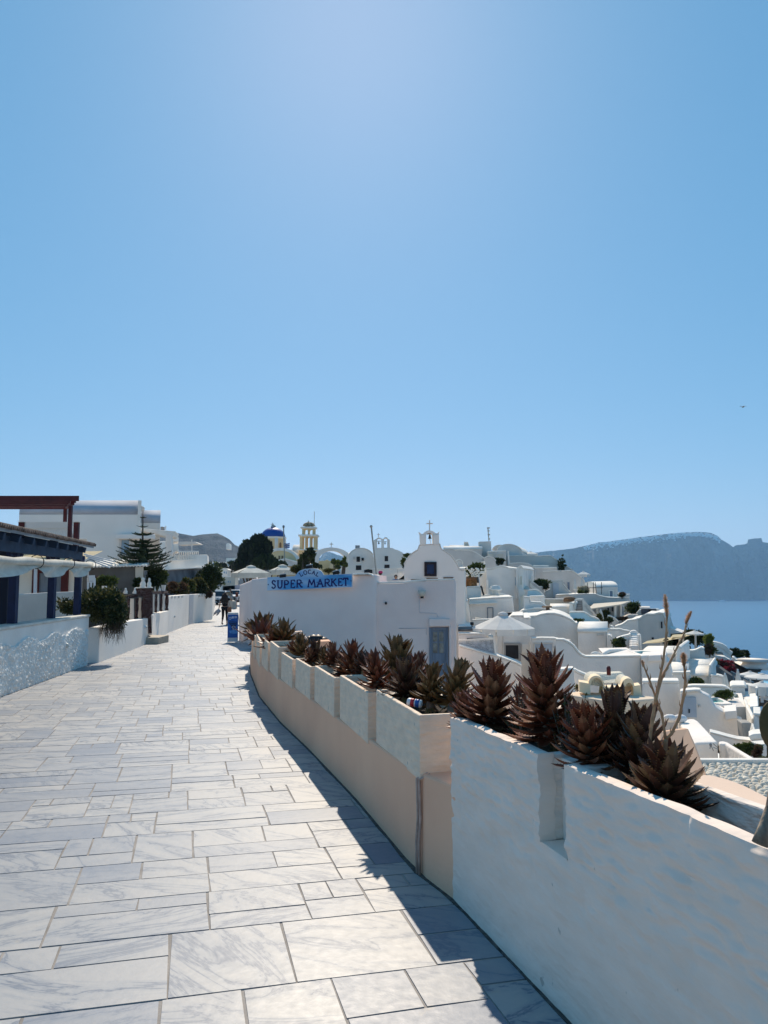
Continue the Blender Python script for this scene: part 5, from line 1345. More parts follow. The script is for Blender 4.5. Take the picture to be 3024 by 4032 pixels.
cross('D',963,330,385,Ya-1.7,.6,parent=c2_,th=.05)
solid('D', [(1230,640),(1330,645),(1330,790),(1245,790)], Ya-1, 3, -2, beige, 'garden_wall', None, .03, label='beige wall between the bell gabled chapel and bush', cat='garden wall')
# terrace front of the chapels
TF = thing('garden_wall', 'long low white terrace wall with a black picket gate before the chapels', 'garden wall', tuple(Q('D',800,860,54)))
solid('D', [(470,830),(640,822),(730,820),(760,805),(780,805),(780,870),(470,870)], 53, .3, -2, white2, 'wall', TF, .02)
solid('D', [(880,800),(920,810),(1180,798),(1280,790),(1290,900),(880,900)], 53, .3, -2, white2, 'wall', TF, .02)
cap('D', [(880,800),(920,810),(1180,798),(1280,790)], 53, .3, .08, roofw, TF)
mb = MB()
for i in range(9):
    u = 784+i*11.5; mb.bar(Q('D',u,870+i*2,52.9), Q('D',u,800+4*abs(i-4)/2,52.9), .07,.05)
mb.bar(Q('D',782,815,52.95), Q('D',880,820,52.95), .05,.06)
build('picket_gate', mb, blackm, TF)
mb = MB(); mb.bar(Q('D',938,900,50), Q('D',868,240,50), .10,.10); mb.ell(Q('D',867,242,50), .1,.1,.1,8)
build('flagpole', mb, concrete, label='bare leaning grey flagpole between the two small chapels', cat='flagpole')
solid('D', [(890,905),(970,900),(1040,885),(1280,815),(1280,860),(1060,900),(1050,950),(890,935)], 46, .3, -2, white2, 'garden_wall', None, .03, label='sloping white ramp parapet behind the two seated people', cat='garden wall')
solid('D', [(885,920),(975,955),(1060,950),(1290,935),(1300,950),(1300,985),(970,990),(885,950)], 40, .3, -3, white, 'garden_wall', None, .03, label='rounded white parapet in front of the two people', cat='garden wall')
solid('D', [(1210,855),(1290,850),(1340,850),(1340,960),(1210,945)], 43, 1.0, -3, white2, 'garden_wall', None, .03, label='white block wall touching the left side of the big chapel', cat='garden wall')
mb = MB(); mb.bar(Q('D',1213,930,44), Q('D',1213,797,44), .05,.05); mb.tube([Q('D',1213,798,44), Q('D',1330,795,43)], .02, 5); build('handrail', mb, greyp, label='thin grey handrail post left of the big chapel', cat='handrail')
# ---------------------------------------------------------------- the big near chapel
Yk = 34.0
gl_ = [(-40,790),(-30,740)]+[(0,690),(30,640),(70,600),(110,570),(150,548),(165,500),(170,487)]
gr_ = [(440,472),(450,520),(465,545),(520,575),(580,620),(630,680),(665,740),(690,800),(700,815),(765,820)]
BC = house('chapel', 'big white chapel with square blue window, bell arch and tall cross', 'chapel', 'E', [(-390,1000)][:0]+[(-30,790)]+gl_[1:]+gr_, Yk, 7, -4, white2, roof=True, dx=.08, t=.03)
solid('D', [(1275,860),(1290,790),(1330,680),(1400,610),(1450,570),(1490,545),(1500,490),(1659,480),(1659,900)], Yk+.01, .25, None, white2, 'wall', BC, .02)
hout = [(185,482),(178,340),(165,315),(190,335),(210,343),(230,325),(255,303),(300,290),(345,303),(375,322),(390,332),(410,328),(432,305),(425,340),(430,472)]
bellgable(BC, 'E', hout, [archhole(258,348,325,478,10)], Yk+.0, .6, white2, [(306,345,402,50)])
cross('E',304,160,292,Yk+.3,.62,parent=BC,th=.05)
for (u0,u1) in [(188,252),(352,425)]:
    mb = MB(); a = Q('E',u0,480,Yk); b = Q('E',u1,352,Yk); mb.box(a.x,b.x,Yk-.03,Yk-.004,a.z,b.z)
    build('pier_panel', mb, white2, BC, bevel=.01)
mb = MB(); mb.tube([Q('E',308,405,Yk+.25), Q('E',315,440,Yk+.25), Q('E',317,470,Yk+.25)], .012, 5); build('bell_rope', mb, greyp, BC)
pane(BC, 'E', 268, 738, 362, 860, Yk-.02, mat('deep_blue_glass', (.012,.03,.10), .15, .2, 1), 'window', fm=mat('dark_worn_wood', (.035,.025,.03), .9, .3, 12), ft=.11, proud=.06)
for r_ in [(265,915,410,950),(485,905,612,940)]: pane(BC, 'E', *r_, Yk-.03, wood, 'window', label='dark wooden shutter low on the chapel front')
mb = MB(); a = Q('E', 60, 962, Yk-.4); b = Q('E', 258, 930, Yk-.4); mb.box(a.x,b.x,Yk-.42,Yk-.3,a.z,b.z)
g_ = build('lattice', mb, beige, BC)
for i in range(6):
    x = a.x+(b.x-a.x)*(i+.5)/6; w = (b.x-a.x)/15; mb = MB(); mb.box(x-w,x+w,Yk-.425,Yk-.40,a.z+.06,b.z-.06); build('opening', mb, wood, g_)
wallbox(Q('E',655,640,Yk+.4), Q('E',775,640,Yk+.4), -6, Q('E',765,820,Yk).z-.01, 5, white2, BC, 'side_wall', dxx=.05)
# far terrace dwellings beside the hill at left
vil = [('C',(300,665),(440,660),(448,705),(300,705),150,'small white house high on the hill village, beside the big tree'),
       ('C',(265,715),(350,705),(352,750),(260,755),146,'tiny white house just below the highest village house'),
       ('C',(345,700),(450,690),(455,740),(345,740),148,'white house with flat roof touching the dark tree, on the hill'),
       ('C',(110,790),(215,790),(228,850),(120,850),120,'white cube house left in the valley under the hill'),
       ('C',(235,805),(318,805),(320,865),(232,865),118,'white valley house right of the cube house'),
       ('C',(240,905),(420,905),(430,1010),(235,1010),112,'cream house with long grey roof beyond the lane end'),
       ('C',(80,712),(185,710),(185,728),(80,728),170,'long low white strip house on the hillside, far left'),
       ('C',(300,470),(345,470),(345,486),(300,486),560,'tiny white domed building alone high on the brown hill'),
       ('C',(165,985),(240,975),(240,1010),(165,1010),110,'low white rooftop left of the cream house'),
       ('B',(1455,960),(1560,960),(1560,1010),(1455,1010),122,'white village house behind the dark green shrub')]
for (k, a, b, c2, d, Y, lab) in vil:
    top_ = [a,b]
    if Y in (120,118,560): top_ = arc(a[0],a[1]+12,b[0],b[1]+12,a[1]-8,8)
    pz = Q(k, d[0], d[1], Y).z
    hh_ = house('village_house', lab, 'house', k, top_, Y, 5 if Y < 400 else 15, pz-3, [white2,greyp,beige][0 if '112' not in str(Y) else 2], dx=-.1, t=.12, group=None)
    if Y < 400:
        um = (a[0]+b[0])/2; vm = a[1]+(d[1]-a[1])*.45
        pane(hh_, k, um-8, vm, um+8, vm+22, Y-.02, mat('blue_grey_shade', None), 'window')
        pane(hh_, k, um+20, vm, um+30, vm+30, Y-.02, mat('blue_grey_shade', None), 'door')
# ---------------------------------------------------------------- the cave houses on the caldera side
def wall_(label, k, top, Y, depth=.3, m=None, rim=True, zb=-14, t=.07, dx=None, bev=.03, Y2=None, rm=None, name='terrace_wall', cat='terrace wall'):
    return house(name, label, cat, k, top, Y, depth, zb, m or white, roof=rim, rm=rm, bev=bev, dx=dx, t=t, Y2=Y2)
def barrel(label, k, u0, u1, ve, vt, Y, Wd, zb=-14, m=None, dx=None, name='vaulted_house', rot=None, ends=False, u1b=None):
    """house whose barrel roof runs left-right: eave at ve, crest seen at vt"""
    a = Q(k, u0, ve, Y); b = Q(k, u1, ve, Y); s = slope((a.x+b.x)/2, Y) if dx is None else dx
    zt = Q(k, (u0+u1)/2, vt, Y+Wd*.5).z; rise = max(.15, zt-a.z)
    r = thing(name, label, 'house', ((a.x+b.x)/2, Y, zb))
    wallbox(a, b, zb, a.z, Wd, m or white, r, dxx=s)
    vault(a-Vector((.03,.04,0)), b+Vector((.03,-.04,0)), a.z+.003, rise, Wd, roofw, r, dxx=s); return r
def umbrella_open(label, k, ul, ur, vr, vt, Y, vpole=None, m=None, val=.22, n=10, group=None, zg=None, lit=False):
    L_ = Q(k, ul, vr, Y); R_ = Q(k, ur, vr, Y); w = (R_.x-L_.x)/2; cen = Vector(((L_.x+R_.x)/2, Y, L_.z)); zt = Q(k, (ul+ur)/2, vt, Y).z; h = max(.12, zt-cen.z)
    zgd = Q(k, ul, vpole, Y).z if vpole else cen.z-2.1
    r = thing('umbrella', label, 'umbrella', (cen.x, Y, zgd), group)
    mb = MB(); ring = [cen+Vector((w*cos(2*pi*i/n+.16), w*sin(2*pi*i/n+.16), 0)) for i in range(n)]
    mid = [cen+(p-cen)*.5+Vector((0,0,h*.50)) for p in ring]; ap = [cen+(p-cen)*.12+Vector((0,0,h*.9)) for p in ring]
    vs = ring+mid+ap; fs = []
    for i in range(n):
        j = (i+1) % n; fs += [(i,j,n+j,n+i), (n+i,n+j,2*n+j,2*n+i)]
    mb.add(vs, fs); build('canopy', mb, m or canvas, r, recalc=False)
    mb = MB()
    for i in range(n):
        j = (i+1) % n; a, b = ring[i], ring[j]; d = b-a
        a2 = a+d*.04; b2 = b-d*.04
        mb.add([a2, b2, b2-Vector((0,0,val)), a2-Vector((0,0,val))], [(0,1,2,3)])
    build('valance', mb, m or canvas, r, recalc=False)
    mb = MB(); mb.lathe([(w*.17,h*.88),(w*.15,h*1.02),(w*.08,h*1.1),(.01,h*1.14)], cen, n); build('vent_cap', mb, m or canvas, r)
    mb = MB(); mb.tube([(cen.x,cen.y,zgd),(cen.x,cen.y,cen.z+h*.9)], .03, 8)
    build('pole', mb, metalw, r)
    mb = MB(); 
    for p in ring: mb.tube([cen+Vector((0,0,h*.86)), p+Vector((0,0,-.01))], .012, 4)
    build('ribs', mb, metalw, r)
    return r
def umbrella_closed(label, k, u, v0, v1, vp, wpx, Y, group=None):
    a = Q(k,u,v1,Y); b = Q(k,u,v0,Y); g = Q(k,u,vp,Y); w = (Q(k,u+wpx/2,v0,Y).x-a.x); h = b.z-a.z
    r = thing('folded_umbrella', label, 'umbrella', (a.x, Y, g.z), group); n = 18; prof = []
    mb = MB(); vs = []; fs = []; rows = [(0,.75),(.08,1.0),(.3,.85),(.6,.62),(.85,.42),(.95,.3),(1,.04)]
    for t, q_ in rows:
        for i in range(n):
            an = 2*pi*i/n; rr = w*q_*(1+.22*(i % 2)*(1 if t < .9 else 0)-.1); vs.append((a.x+rr*cos(an), Y+rr*sin(an), a.z+h*t))
    for i in range(len(rows)-1):
        for j in range(n): fs.append((i*n+j, i*n+(j+1)%n, (i+1)*n+(j+1)%n, (i+1)*n+j))
    mb.add(vs, fs); build('canopy', mb, canvas, r)
    mb = MB(); mb.tube([(a.x,Y,g.z-.1),(a.x,Y,a.z+h*1.04)], .03, 8); build('pole', mb, metalw, r); return r
dgl = mat('shadowed_opening', (.03,.03,.035), .8, .1, 2)
# ---- top ridge, warm grey houses
barrel('low far vault with warm roof at the top of the village, left end', 'E', 570, 805, 512, 487, 66, 3, m=beige)
barrel('long beige vaulted house on the ridge right of the big chapel', 'E', 488, 988, 545, 500, 60, 4, m=greyp)
t = house('chimney', 'square beige chimney with slab cap on the ridge vault', 'chimney', 'E', [(752,455),(808,455),(825,500)], 62, .8, 3.0, beige, t=.08)
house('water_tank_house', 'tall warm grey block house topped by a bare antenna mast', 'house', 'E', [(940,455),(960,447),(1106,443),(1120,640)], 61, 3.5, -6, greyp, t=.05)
mb = MB(); p = Q('E',1080,443,61.5); q_ = Q('E',1065,255,61.5); mb.bar(p, q_, .07,.07)
for (v, w) in [(262,.14),(300,.1),(350,.12),(405,.1)]: c_ = Q('E',1066+(v-255)*.08,v,61.5); mb.bar(c_-Vector((w*.6,0,0)), c_+Vector((w,0,0)), .06, .1)
build('antenna', mb, concrete, label='thin antenna mast on the tall grey block house', cat='antenna')
house('vaulted_house', 'low grey vault tucked behind the round gable on the ridge', 'house', 'E', arc(1120,575,1330,600,488,10), 65, 4, -6, greyp)
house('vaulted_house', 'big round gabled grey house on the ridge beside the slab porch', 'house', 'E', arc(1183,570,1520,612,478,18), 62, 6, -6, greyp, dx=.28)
PO = house('porch', 'flat slab porch with pale shutter in front of the round gabled ridge house', 'porch', 'E', [(1060,585),(1305,568)], 59, 3, -6, greyp, t=.12)
pane(PO, 'E', 1188, 605, 1268, 675, 58.97, beige, 'shutter', fm=greyp, ft=.04); pane(PO, 'E', 1062, 597, 1143, 643, 58.9, beige, 'panel')
wall_('long sweeping grey wall stepping down from the ridge vault', 'E', [(500,545),(610,538),(640,560),(800,560),(860,570),(910,592),(960,625),(1010,660),(1090,690),(1130,712),(1140,760)], 56, 3, greyp)
house('dome_hut', 'small half round white hut right behind the big chapel shoulder', 'house', 'E', arc(640,740,738,745,680,8), 50, 3, -8, greyp)
wall_('curved cream parapet end beside the hedge below the slab porch', 'E', arc(1010,690,1170,725,640,8), 55, 1.2, greyp)
bush('hedge', 'dark clipped hedge in front of the slab porch', 'hedge', tuple(Q('E',1205,735,57)), 1.6, .5, .45, 700, .22, L_dark, seed=5)
mb = MB(); mb.bar(Q('E',1342,725,56), Q('E',1330,565,56), .1,.1); build('gate_column', mb, roofw, label='slim white post between hedge and teal wall', cat='post')
# ---- first pair of upper umbrellas on the skyline
umbrella_open('flat white umbrella on the skyline above the teal wall', 'F', 195, 398, 436, 405, 66, None, val=.12, group='skyline umbrellas')
umbrella_open('partly hidden flat umbrella tight beside the round ridge gable', 'F', 60, 205, 455, 428, 66, None, val=.12, group='skyline umbrellas')
wall_('long pale teal wall descending the ridge to the right', 'F', [(-10,465),(180,462),(345,455),(352,470),(555,463),(610,500),(680,545),(760,600),(860,660),(860,700)], 61.4, .6, mat('weathered_teal_wall', (.50,.58,.56), .9, .08, .25, col2=(.60,.57,.52)))
wall_('curving grey parapet below the teal wall', 'F', [(0,568),(170,556),(260,568),(310,595),(345,628),(345,700)], 58, .5, greyp)
wall_('upper lit ledge of the stepped grey terraces', 'F', [(330,600),(462,596),(530,600)], 58.5, 2.4, greyp, t=.10)
wall_('lower lit ledge of the stepped grey terraces', 'F', [(345,628),(450,628),(640,624),(642,700)], 57, 2.0, greyp, t=.10)
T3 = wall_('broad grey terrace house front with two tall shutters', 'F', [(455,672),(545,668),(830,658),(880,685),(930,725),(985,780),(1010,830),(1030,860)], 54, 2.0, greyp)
for r_ in [(718,805,735,860),(780,805,806,905)]: pane(T3, 'F', *r_, 53.97, shutter, 'shutter')
mb = MB(); mb.tube([Q('F',672,540,61.3), Q('F',700,575,61.2), Q('F',712,650,61)], .12, 5); leafcloud(mb, Q('F',705,600,61), .3,.3,1.0, 160,.25, random.Random(2)); build('climbing_plant', mb, L_dark, label='dark creeper climbing the end of the teal wall', cat='climbing plant')
umbrella_open('open square white umbrella standing alone against the blue cliff', 'F', 888, 1085, 702, 662, 58, 800, val=.2, n=4, group='open terrace umbrellas')
umbrella_closed('tall folded umbrella left, before the shuttered grey house', 'F', 877, 770, 905, 970, 36, 49, 'folded umbrellas on upper terraces')
umbrella_closed('tall folded umbrella beside the vault, right of its twin', 'F', 965, 768, 900, 950, 42, 50, 'folded umbrellas on upper terraces')
umbrella_closed('folded umbrella among the stepped grey terraces, highest of the folded ones', 'F', 355, 655, 800, 815, 28, 55, 'folded umbrellas on upper terraces')
# left white block, blue in shade
D1 = house('white_house', 'tall white house with wavy parapet and slit windows right of the oleander', 'house', 'E', [(1040,805),(1120,802),(1175,780),(1235,765),(1290,775),(1340,795),(1400,800),(1450,802),(1478,775),(1490,762),(1505,780),(1522,800)], 45, 6, -10, white, dx=.30, t=.07)
for u in (1422,1438): pane(D1, 'E', u, 905, u+7, 1012, 44.97, mat('blue_grey_shade', None), 'slit_window')
pane(D1, 'E', 1487, 893, 1510, 1003, 44.97, beige, 'window', fm=roofw, ft=.05); 
mb = MB(); a = Q('E',1435,1190,44.9); b = Q('E',1452,800,44.9); mb.box(a.x, b.x, 44.75, 45.1, a.z, b.z); build('pilaster', mb, white, D1, bevel=.02)
mb = MB(); a = Q('E',1050,1135,44.6); b = Q('E',1070,940,44.6); mb.box(a.x, b.x, 44.4, 44.9, a.z, b.z); build('pilaster', mb, roofw, D1, bevel=.02)
barrel('long lit white roof strip behind the oleander', 'E', 700, 985, 800, 772, 48, 4)
house('chimney', 'small white chimney with slotted top above the oleander', 'chimney', 'E', [(970,712),(1030,708),(1042,800)], 46, .7, -2, roofw, t=.05)
bush('oleander', 'large oleander bush with pale flowers beside the big chapel', 'bush', tuple(Q('E',900,930,43)), 1.75, .9, 1.1, 2600, .20, L_green, L_dark, seed=7)
mb = MB(); R = random.Random(3)
for i in range(70): p = Q('E',R.uniform(790,1010),R.uniform(790,900),42.2); mb.ell(p, .05,.05,.05,6)
build('blossoms', mb, roofw, bpy.data.objects['oleander'])
FN = thing('wooden_fence', 'weathered plank fence with orange dry reeds in front of the oleander', 'fence', tuple(Q('E',870,1035,41.6)))
solid('E', [(780,905),(955,900),(960,980),(780,980)], 41.6, .06, None, mat('old_brown_boards', (.13,.105,.085), .9, .2, 3, stretch=(8,8,.6)), 'boards', FN, 0)
mb = MB(); R = random.Random(9)
for i in range(150):
    u = R.uniform(782,925); b = Q('E',u,1036,41.5+R.uniform(-.1,.05)); t_ = b+Vector((R.uniform(-.05,.05),0,R.uniform(.35,.62))); mb.add([b-Vector((.015,0,0)), b+Vector((.015,0,0)), t_], [(0,1,2)])
build('dry_reeds', mb, mat('orange_reeds', (.42,.18,.06), .9, .3, 9), FN, recalc=False)
mb = MB(); mb.bar(Q('E',962,1040,41.4), Q('E',950,900,41.4), .05,.05); build('fence_post', mb, metalw, FN)
wall_('small white planter wall under the orange reeds', 'E', [(785,1045),(965,1035),(975,1060)], 41, 1.0, white)
mb = MB(); mb.tube([Q('E',970,1018,40.8), Q('E',985,1040,40.8), Q('E',995,1090,40.7), Q('E',1012,1140,40.7)], .05, 6); build('hose', mb, blackm, label='black flexible hose hanging right of the orange reeds', cat='hose')
R1 = house('white_house', 'white flat roofed house with parapet and faint door outline above the umbrella', 'house', 'E', [(815,1272),(820,1205),(950,1195),(1240,1178),(1390,1172),(1412,1390)], 38.5, 5, -12, white, dx=.12, t=.06)
cap('E', [(820,1262),(900,1262),(1000,1255),(1190,1246)], 38.3, .35, .06, roofw, R1, name='ledge')
mb = MB(); a = Q('E',1060,1455,38.45); b = Q('E',1135,1300,38.45)
for (x0,x1,z0,z1) in [(a.x,a.x+.03,a.z,b.z),(b.x-.03,b.x,a.z,b.z),(a.x+.031,b.x-.031,b.z-.03,b.z)]: mb.box(x0,x1,38.42,38.55,z0,z1)
build('door', mb, shutter, R1)
wall_('low roof parapet behind the white flat roof', 'E', [(975,1150),(1100,1142),(1240,1133),(1310,1150),(1390,1172)], 43, .25, white)
mb = MB(); mb.tube([Q('E',1122,1140,41), Q('E',1117,1050,41)], .12, 10); build('roof_pipe', mb, roofw, label='short round white pipe on the flat roof', cat='pipe')
mb = MB(); a = Q('E',1165,1145,41); mb.lathe([(.22,0),(.2,.25),(.33,.28),(.33,.36),(.25,.4),(.25,.5),(.05,.55)], a, 12); build('roof_vent', mb, roofw, label='white mushroom shaped vent next to the roof pipe', cat='vent')
wall_('dark slot wall where the chapel meets the white flat roofed house', 'E', [(655,1110),(745,1115),(750,1180)], 37.6, .8, white, rim=False)
mb = MB(); a = Q('E',660,1215,36.8); b = Q('E',742,1150,36.8); mb.box(a.x,b.x,36.8,37.1,a.z,b.z); build('stored_boards', mb, wood, label='dark brown boards stacked beside the chapel flank', cat='boards')
wall_('rounded white post top beside the stored boards', 'E', arc(748,1150,790,1150,1125,6), 36.6, .5, white, rim=False)
G1 = house('white_house', 'narrow white house with closed doors next to the lilac annex', 'house', 'E', [(662,1235),(808,1225),(820,1300),(838,1500)], 36, 3, -12, white, t=.05)
pane(G1, 'E', 672, 1298, 708, 1390, 35.97, greyp, 'window', fm=shutter, ft=.03); pane(G1, 'E', 676, 1395, 712, 1535, 35.97, shutter, 'door'); pane(G1, 'E', 748, 1385, 788, 1408, 35.97, greyp, 'plaque')
mb = MB(); a = Q('E',905,1470,35.5); b = Q('E',965,1438,35.5); mb.box(a.x,b.x,35.5,35.8,a.z,b.z); build('wicker_box', mb, beige, label='small beige box on the wall left of the big umbrella', cat='box', bevel=.02)
wall_('white parapet running behind the big umbrella', 'E', [(860,1478),(1030,1470),(1320,1462)], 35.2, .3, white)
mb = MB(); p = Q('E',858,1532,34); mb.tube([p, Q('E',858,1495,34)], .08, 10); mb.tube([Q('E',858,1500,34), Q('E',858,1492,34)], .06, 10); build('black_lantern', mb, blackm, label='small black lantern on a roof left of the big umbrella', cat='lantern')
mb = MB(); p = Q('E',1338,1412,36.5); q_ = Q('E',1338,1366,36.5); mb.tube([p, q_], .18, 12); build('chimney_pot', mb, blackm, label='black chimney pot with brick rim right of the umbrella top', cat='chimney pot')
mb = MB(); mb.tube([q_, q_+Vector((0,0,.1))], .2, 12); build('rim', mb, mat('brick_red', (.35,.14,.08), .9, .1), bpy.data.objects['chimney_pot']) if False else None
SR_ = house('stone_shed', 'low roof of rough brown flagstones right of the lilac annex', 'shed', 'H', [(345,545),(440,543),(520,548)], 33, 3.0, -12, white, roof=False)
mb = MB(); a = Q('H',345,618,31.8); b = Q('H',560,612,31.8); c2 = Q('H',520,545,34.5); d2 = Q('H',345,545,34.5); mb.prism([a,b,c2,d2],(0,0,.08)); build('flagstone_roof', mb, slate, SR_)
wall_('white wall strip with dark gaps beneath the stone roof', 'H', [(345,660),(560,662),(760,665),(860,668)], 30.6, .5, white)
mb = MB(); mb.box(Q('H',462,722,30.5).x, Q('H',700,722,30.5).x, 30.35, 30.6, Q('H',462,722,30.5).z, Q('H',462,708,30.5).z); build('grille_slot', mb, dgl, label='long dark slot under the white wall strip', cat='vent')
# ramp wall with fine lattice triangle
LT = thing('lattice_screen', 'grey diagonal lattice screen above the sloping white stair wall', 'screen', tuple(Q('H',580,800,29)))
solid('H', [(350,735),(812,712),(835,940),(350,812)], 29.2, .08, None, cellmat('fine_lattice', (.45,.48,.52), (.62,.64,.66), 22, .10, .01, (1,1,1)), 'lattice', LT, 0)
mb = MB(); mb.bar(Q('H',350,735,29.1), Q('H',812,712,29.1), .06,.06); mb.bar(Q('H',812,712,29.1), Q('H',838,945,29.1), .06,.06); build('frame', mb, roofw, LT)
wall_('sloping white stair wall under the lattice screen', 'H', [(350,815),(520,862),(700,915),(860,955),(960,990),(1100,1040),(1170,1075)], 28.8, 1.0, white, t=.06)
mb = MB(); mb.ell(Q('H',768,692,30),.12,.12,.12,10); build('globe_lamp', mb, mat('frosted_glass', None), label='little globe lamp on top of the wall strip', cat='lamp')
# ---- house under the big umbrella
W1 = house('white_house', 'white house with black doorway behind the big umbrella pole', 'house', 'H', [(830,700),(860,590),(1050,420),(1190,420),(1200,452),(1270,450),(1290,460)], 34.0, 4, -12, white, t=.05)
pane(W1, 'H', 965, 797, 1132, 975, 33.97, dgl, 'door', fm=mat('grey_door_frame', (.40,.38,.36), .8, .05), ft=.10, proud=.06)
pane(W1, 'H', 1180, 778, 1258, 900, 33.98, white2, 'meter_box', proud=.04)
wall_('short lit parapet notch right of the umbrella canopy', 'H', [(1040,425),(1190,428),(1215,440),(1268,448)], 35.6, 1.2, white)
U1 = umbrella_open('largest white umbrella with scalloped valance before the black doorway', 'H', 518, 1345, 572, 385, 31.5, 960, val=.25, n=12)
# ---- middle: barrel houses
V1 = barrel('bright barrel roofed house by the small dark pergola', 'F', 553, 800, 1137, 1085, 42, 3.4)
house('arch_wall', 'round topped white end wall at the right of the small vault', 'wall', 'F', arc(795,1160,853,1190,1078,10), 41.8, 3.2, -12, white, dx=.35)
wall_('brown tinted parapet with curved right end behind the small vault', 'F', [(478,1035),(700,1036),(835,1036),(862,1046),(875,1070)], 46, .4, beige)
mb = MB(); a = Q('F',785,1062,45.5); mb.tube([a+Vector((-.25,0,.1)), a+Vector((.35,0,.12))], .1, 8); mb.ell(a+Vector((.1,0,.2)), .35,.3,.12,10); build('roof_light', mb, wood, label='dark bowl shaped fixture on the brown parapet', cat='roof fixture')
mb = MB(); a = Q('F',455,1128,40); b = Q('F',560,1122,40); mb.bar(a, b, .5,.08); mb.bar(a+Vector((.3,0,0)), a+Vector((.3,0,-.7)), .1,.1); mb.bar(b-Vector((.2,0,0)), b-Vector((.2,0,.7)), .1,.1); build('wooden_table', mb, wood, label='small dark wooden bench top left of the bright barrel roof', cat='bench')
wall_('white stepped wall with notch left of the bright barrel roof', 'F', [(207,1006),(278,1008),(286,1072),(430,1078),(455,1100),(480,1112),(560,1190)], 41.0, .6, white)
TD = wall_('round topped pale blue panel wall beside the tall white house', 'F', [(250,1005),(262,915),(360,910),(400,925),(440,960),(480,1010)], 43.5, .5, teal)
wall_('low blue shaded wall under the round teal panel', 'F', [(285,1000),(475,995),(480,1100)], 42.4, .8, white)
wall_('curved white bracket wall by the teal panel', 'F', [(135,880),(215,905),(225,960),(160,1000)], 44.4, .8, white, rim=False)
mb = MB(); a = Q('F',160,862,46); mb.prism([a, Q('F',265,862,46), Q('F',300,900,45), Q('F',230,905,45)], (.2,1.4,.05)); build('flat_roof', mb, beige, label='small brown flat roof between tall house and stair', cat='roof')
T5 = wall_('long diagonal stair parapet falling to the right beside the tall house', 'F', [(205,735),(240,748),(330,815),(400,870),(450,870),(470,880),(475,1020)], 48, .3, greyp)
mb = MB()
for (u0,v0,u1,v1) in [(290,818,330,860),(330,858,410,912)]:
    for dv in (0,16,32): mb.bar(Q('F',u0,v0+dv,47.5), Q('F',u1,v1+dv,47.5), .05,.06)
mb.bar(Q('F',318,815,47.5), Q('F',316,725,47.5), .12,.12); build('stair_railing', mb, roofw, label='white stair railing with slim post on the grey parapet', cat='railing')
bush('bush', 'trailing green bush spilling over the grey parapet', 'bush', tuple(Q('F',440,860,48.5)), 1.9, .6, .5, 1100, .2, L_dark, L_green, seed=11)
bush('bush', 'hanging dark plant dropping between parapet and white door', 'bush', tuple(Q('F',495,900,48)), .45, .4, .6, 500, .2, L_dark, seed=12)
D2 = house('white_house', 'grey white stair house with plain pale door at mid slope', 'house', 'F', [(475,940),(555,900),(558,788),(712,782),(718,830),(775,900),(835,965)], 50, 1.6, -12, greyp, t=.06)
pane(D2, 'F', 588, 820, 665, 1015, 49.97, mat('pale_grey_door', None), 'door', proud=.04)
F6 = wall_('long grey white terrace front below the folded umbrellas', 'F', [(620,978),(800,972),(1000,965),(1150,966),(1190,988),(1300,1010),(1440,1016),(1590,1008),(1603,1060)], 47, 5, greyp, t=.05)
cap('F', [(663,975),(800,968),(800,985)], 46.9, .5, .05, roofw, F6, name='step')
BV = thing('vaulted_house', 'grey white barrel house with round left gable above the sea', 'house', tuple(Q('F',1250,1010,49)))
a = Q('F',1150,866,49); b = Q('F',1435,858,49); lft = Q('F',985,835,52.5)
dvec = Vector((lft.x-a.x, 3.5, 0)); 
mb = MB(); z0 = Q('F',1200,1012,49).z-1; mb.prism([(a.x,a.y,z0),(b.x,b.y,z0),(b.x,b.y,a.z),(a.x,a.y,a.z)], dvec); build('wall', mb, greyp, BV, bevel=.03)
pts = []; rise = Q('F',1180,797,50.8).z-a.z
for i in range(13): t = i/12; pts.append(a+dvec*(.5-.5*cos(pi*t))+Vector((0,0,.003+rise*sin(pi*t))))
mb = MB(); mb.prism(pts, b-a); build('roof', mb, roofw, BV)
pane(BV, 'F', 1330, 918, 1368, 1000, 48.98, shutter, 'door', fm=roofw, ft=.06)
R = random.Random(21)
bush('bush', 'low green shrub on the terrace before the barrel house', 'bush', tuple(Q('F',955,965,48)), .6, .4, .3, 500, .15, L_green, L_lime, seed=31)
bush('bush', 'pale feathery shrub behind the low terrace shrub', 'bush', tuple(Q('F',990,945,49)), 1.1, .5, .45, 700, .2, mat('pale_grass', (.40,.37,.27), .8, .1, 9, trans=.3), seed=32)
bush('bush', 'round dark potted ball plant on the terrace', 'bush', tuple(Q('F',1020,962,47.5)), .32, .32, .28, 400, .10, L_dark, seed=33)
mb = MB(); a = Q('F',1085,962,47.8)
for dx_ in (0,.5): 
    for s in (-.15,.15): mb.bar(a+Vector((dx_+s,0,0)), a+Vector((dx_+s*1.3,.1,.75)), .03,.03)
mb.bar(a+Vector((-.2,0,.4)), a+Vector((.7,0,.4)), .35,.03); build('terrace_table', mb, blackm, label='black folding table and chair frame on the upper terrace', cat='table')
wall_('white parapet nub at the outer end of the upper terrace', 'F', [(1440,945),(1480,965),(1550,985),(1555,975),(1590,972),(1592,1010)], 47.5, .5, greyp)
bush('bush', 'dark red brown shrub at the far end of the upper terrace', 'bush', tuple(Q('F',1490,1005,47)), .75, .5, .32, 600, .15, L_brown, L_dark, seed=34)
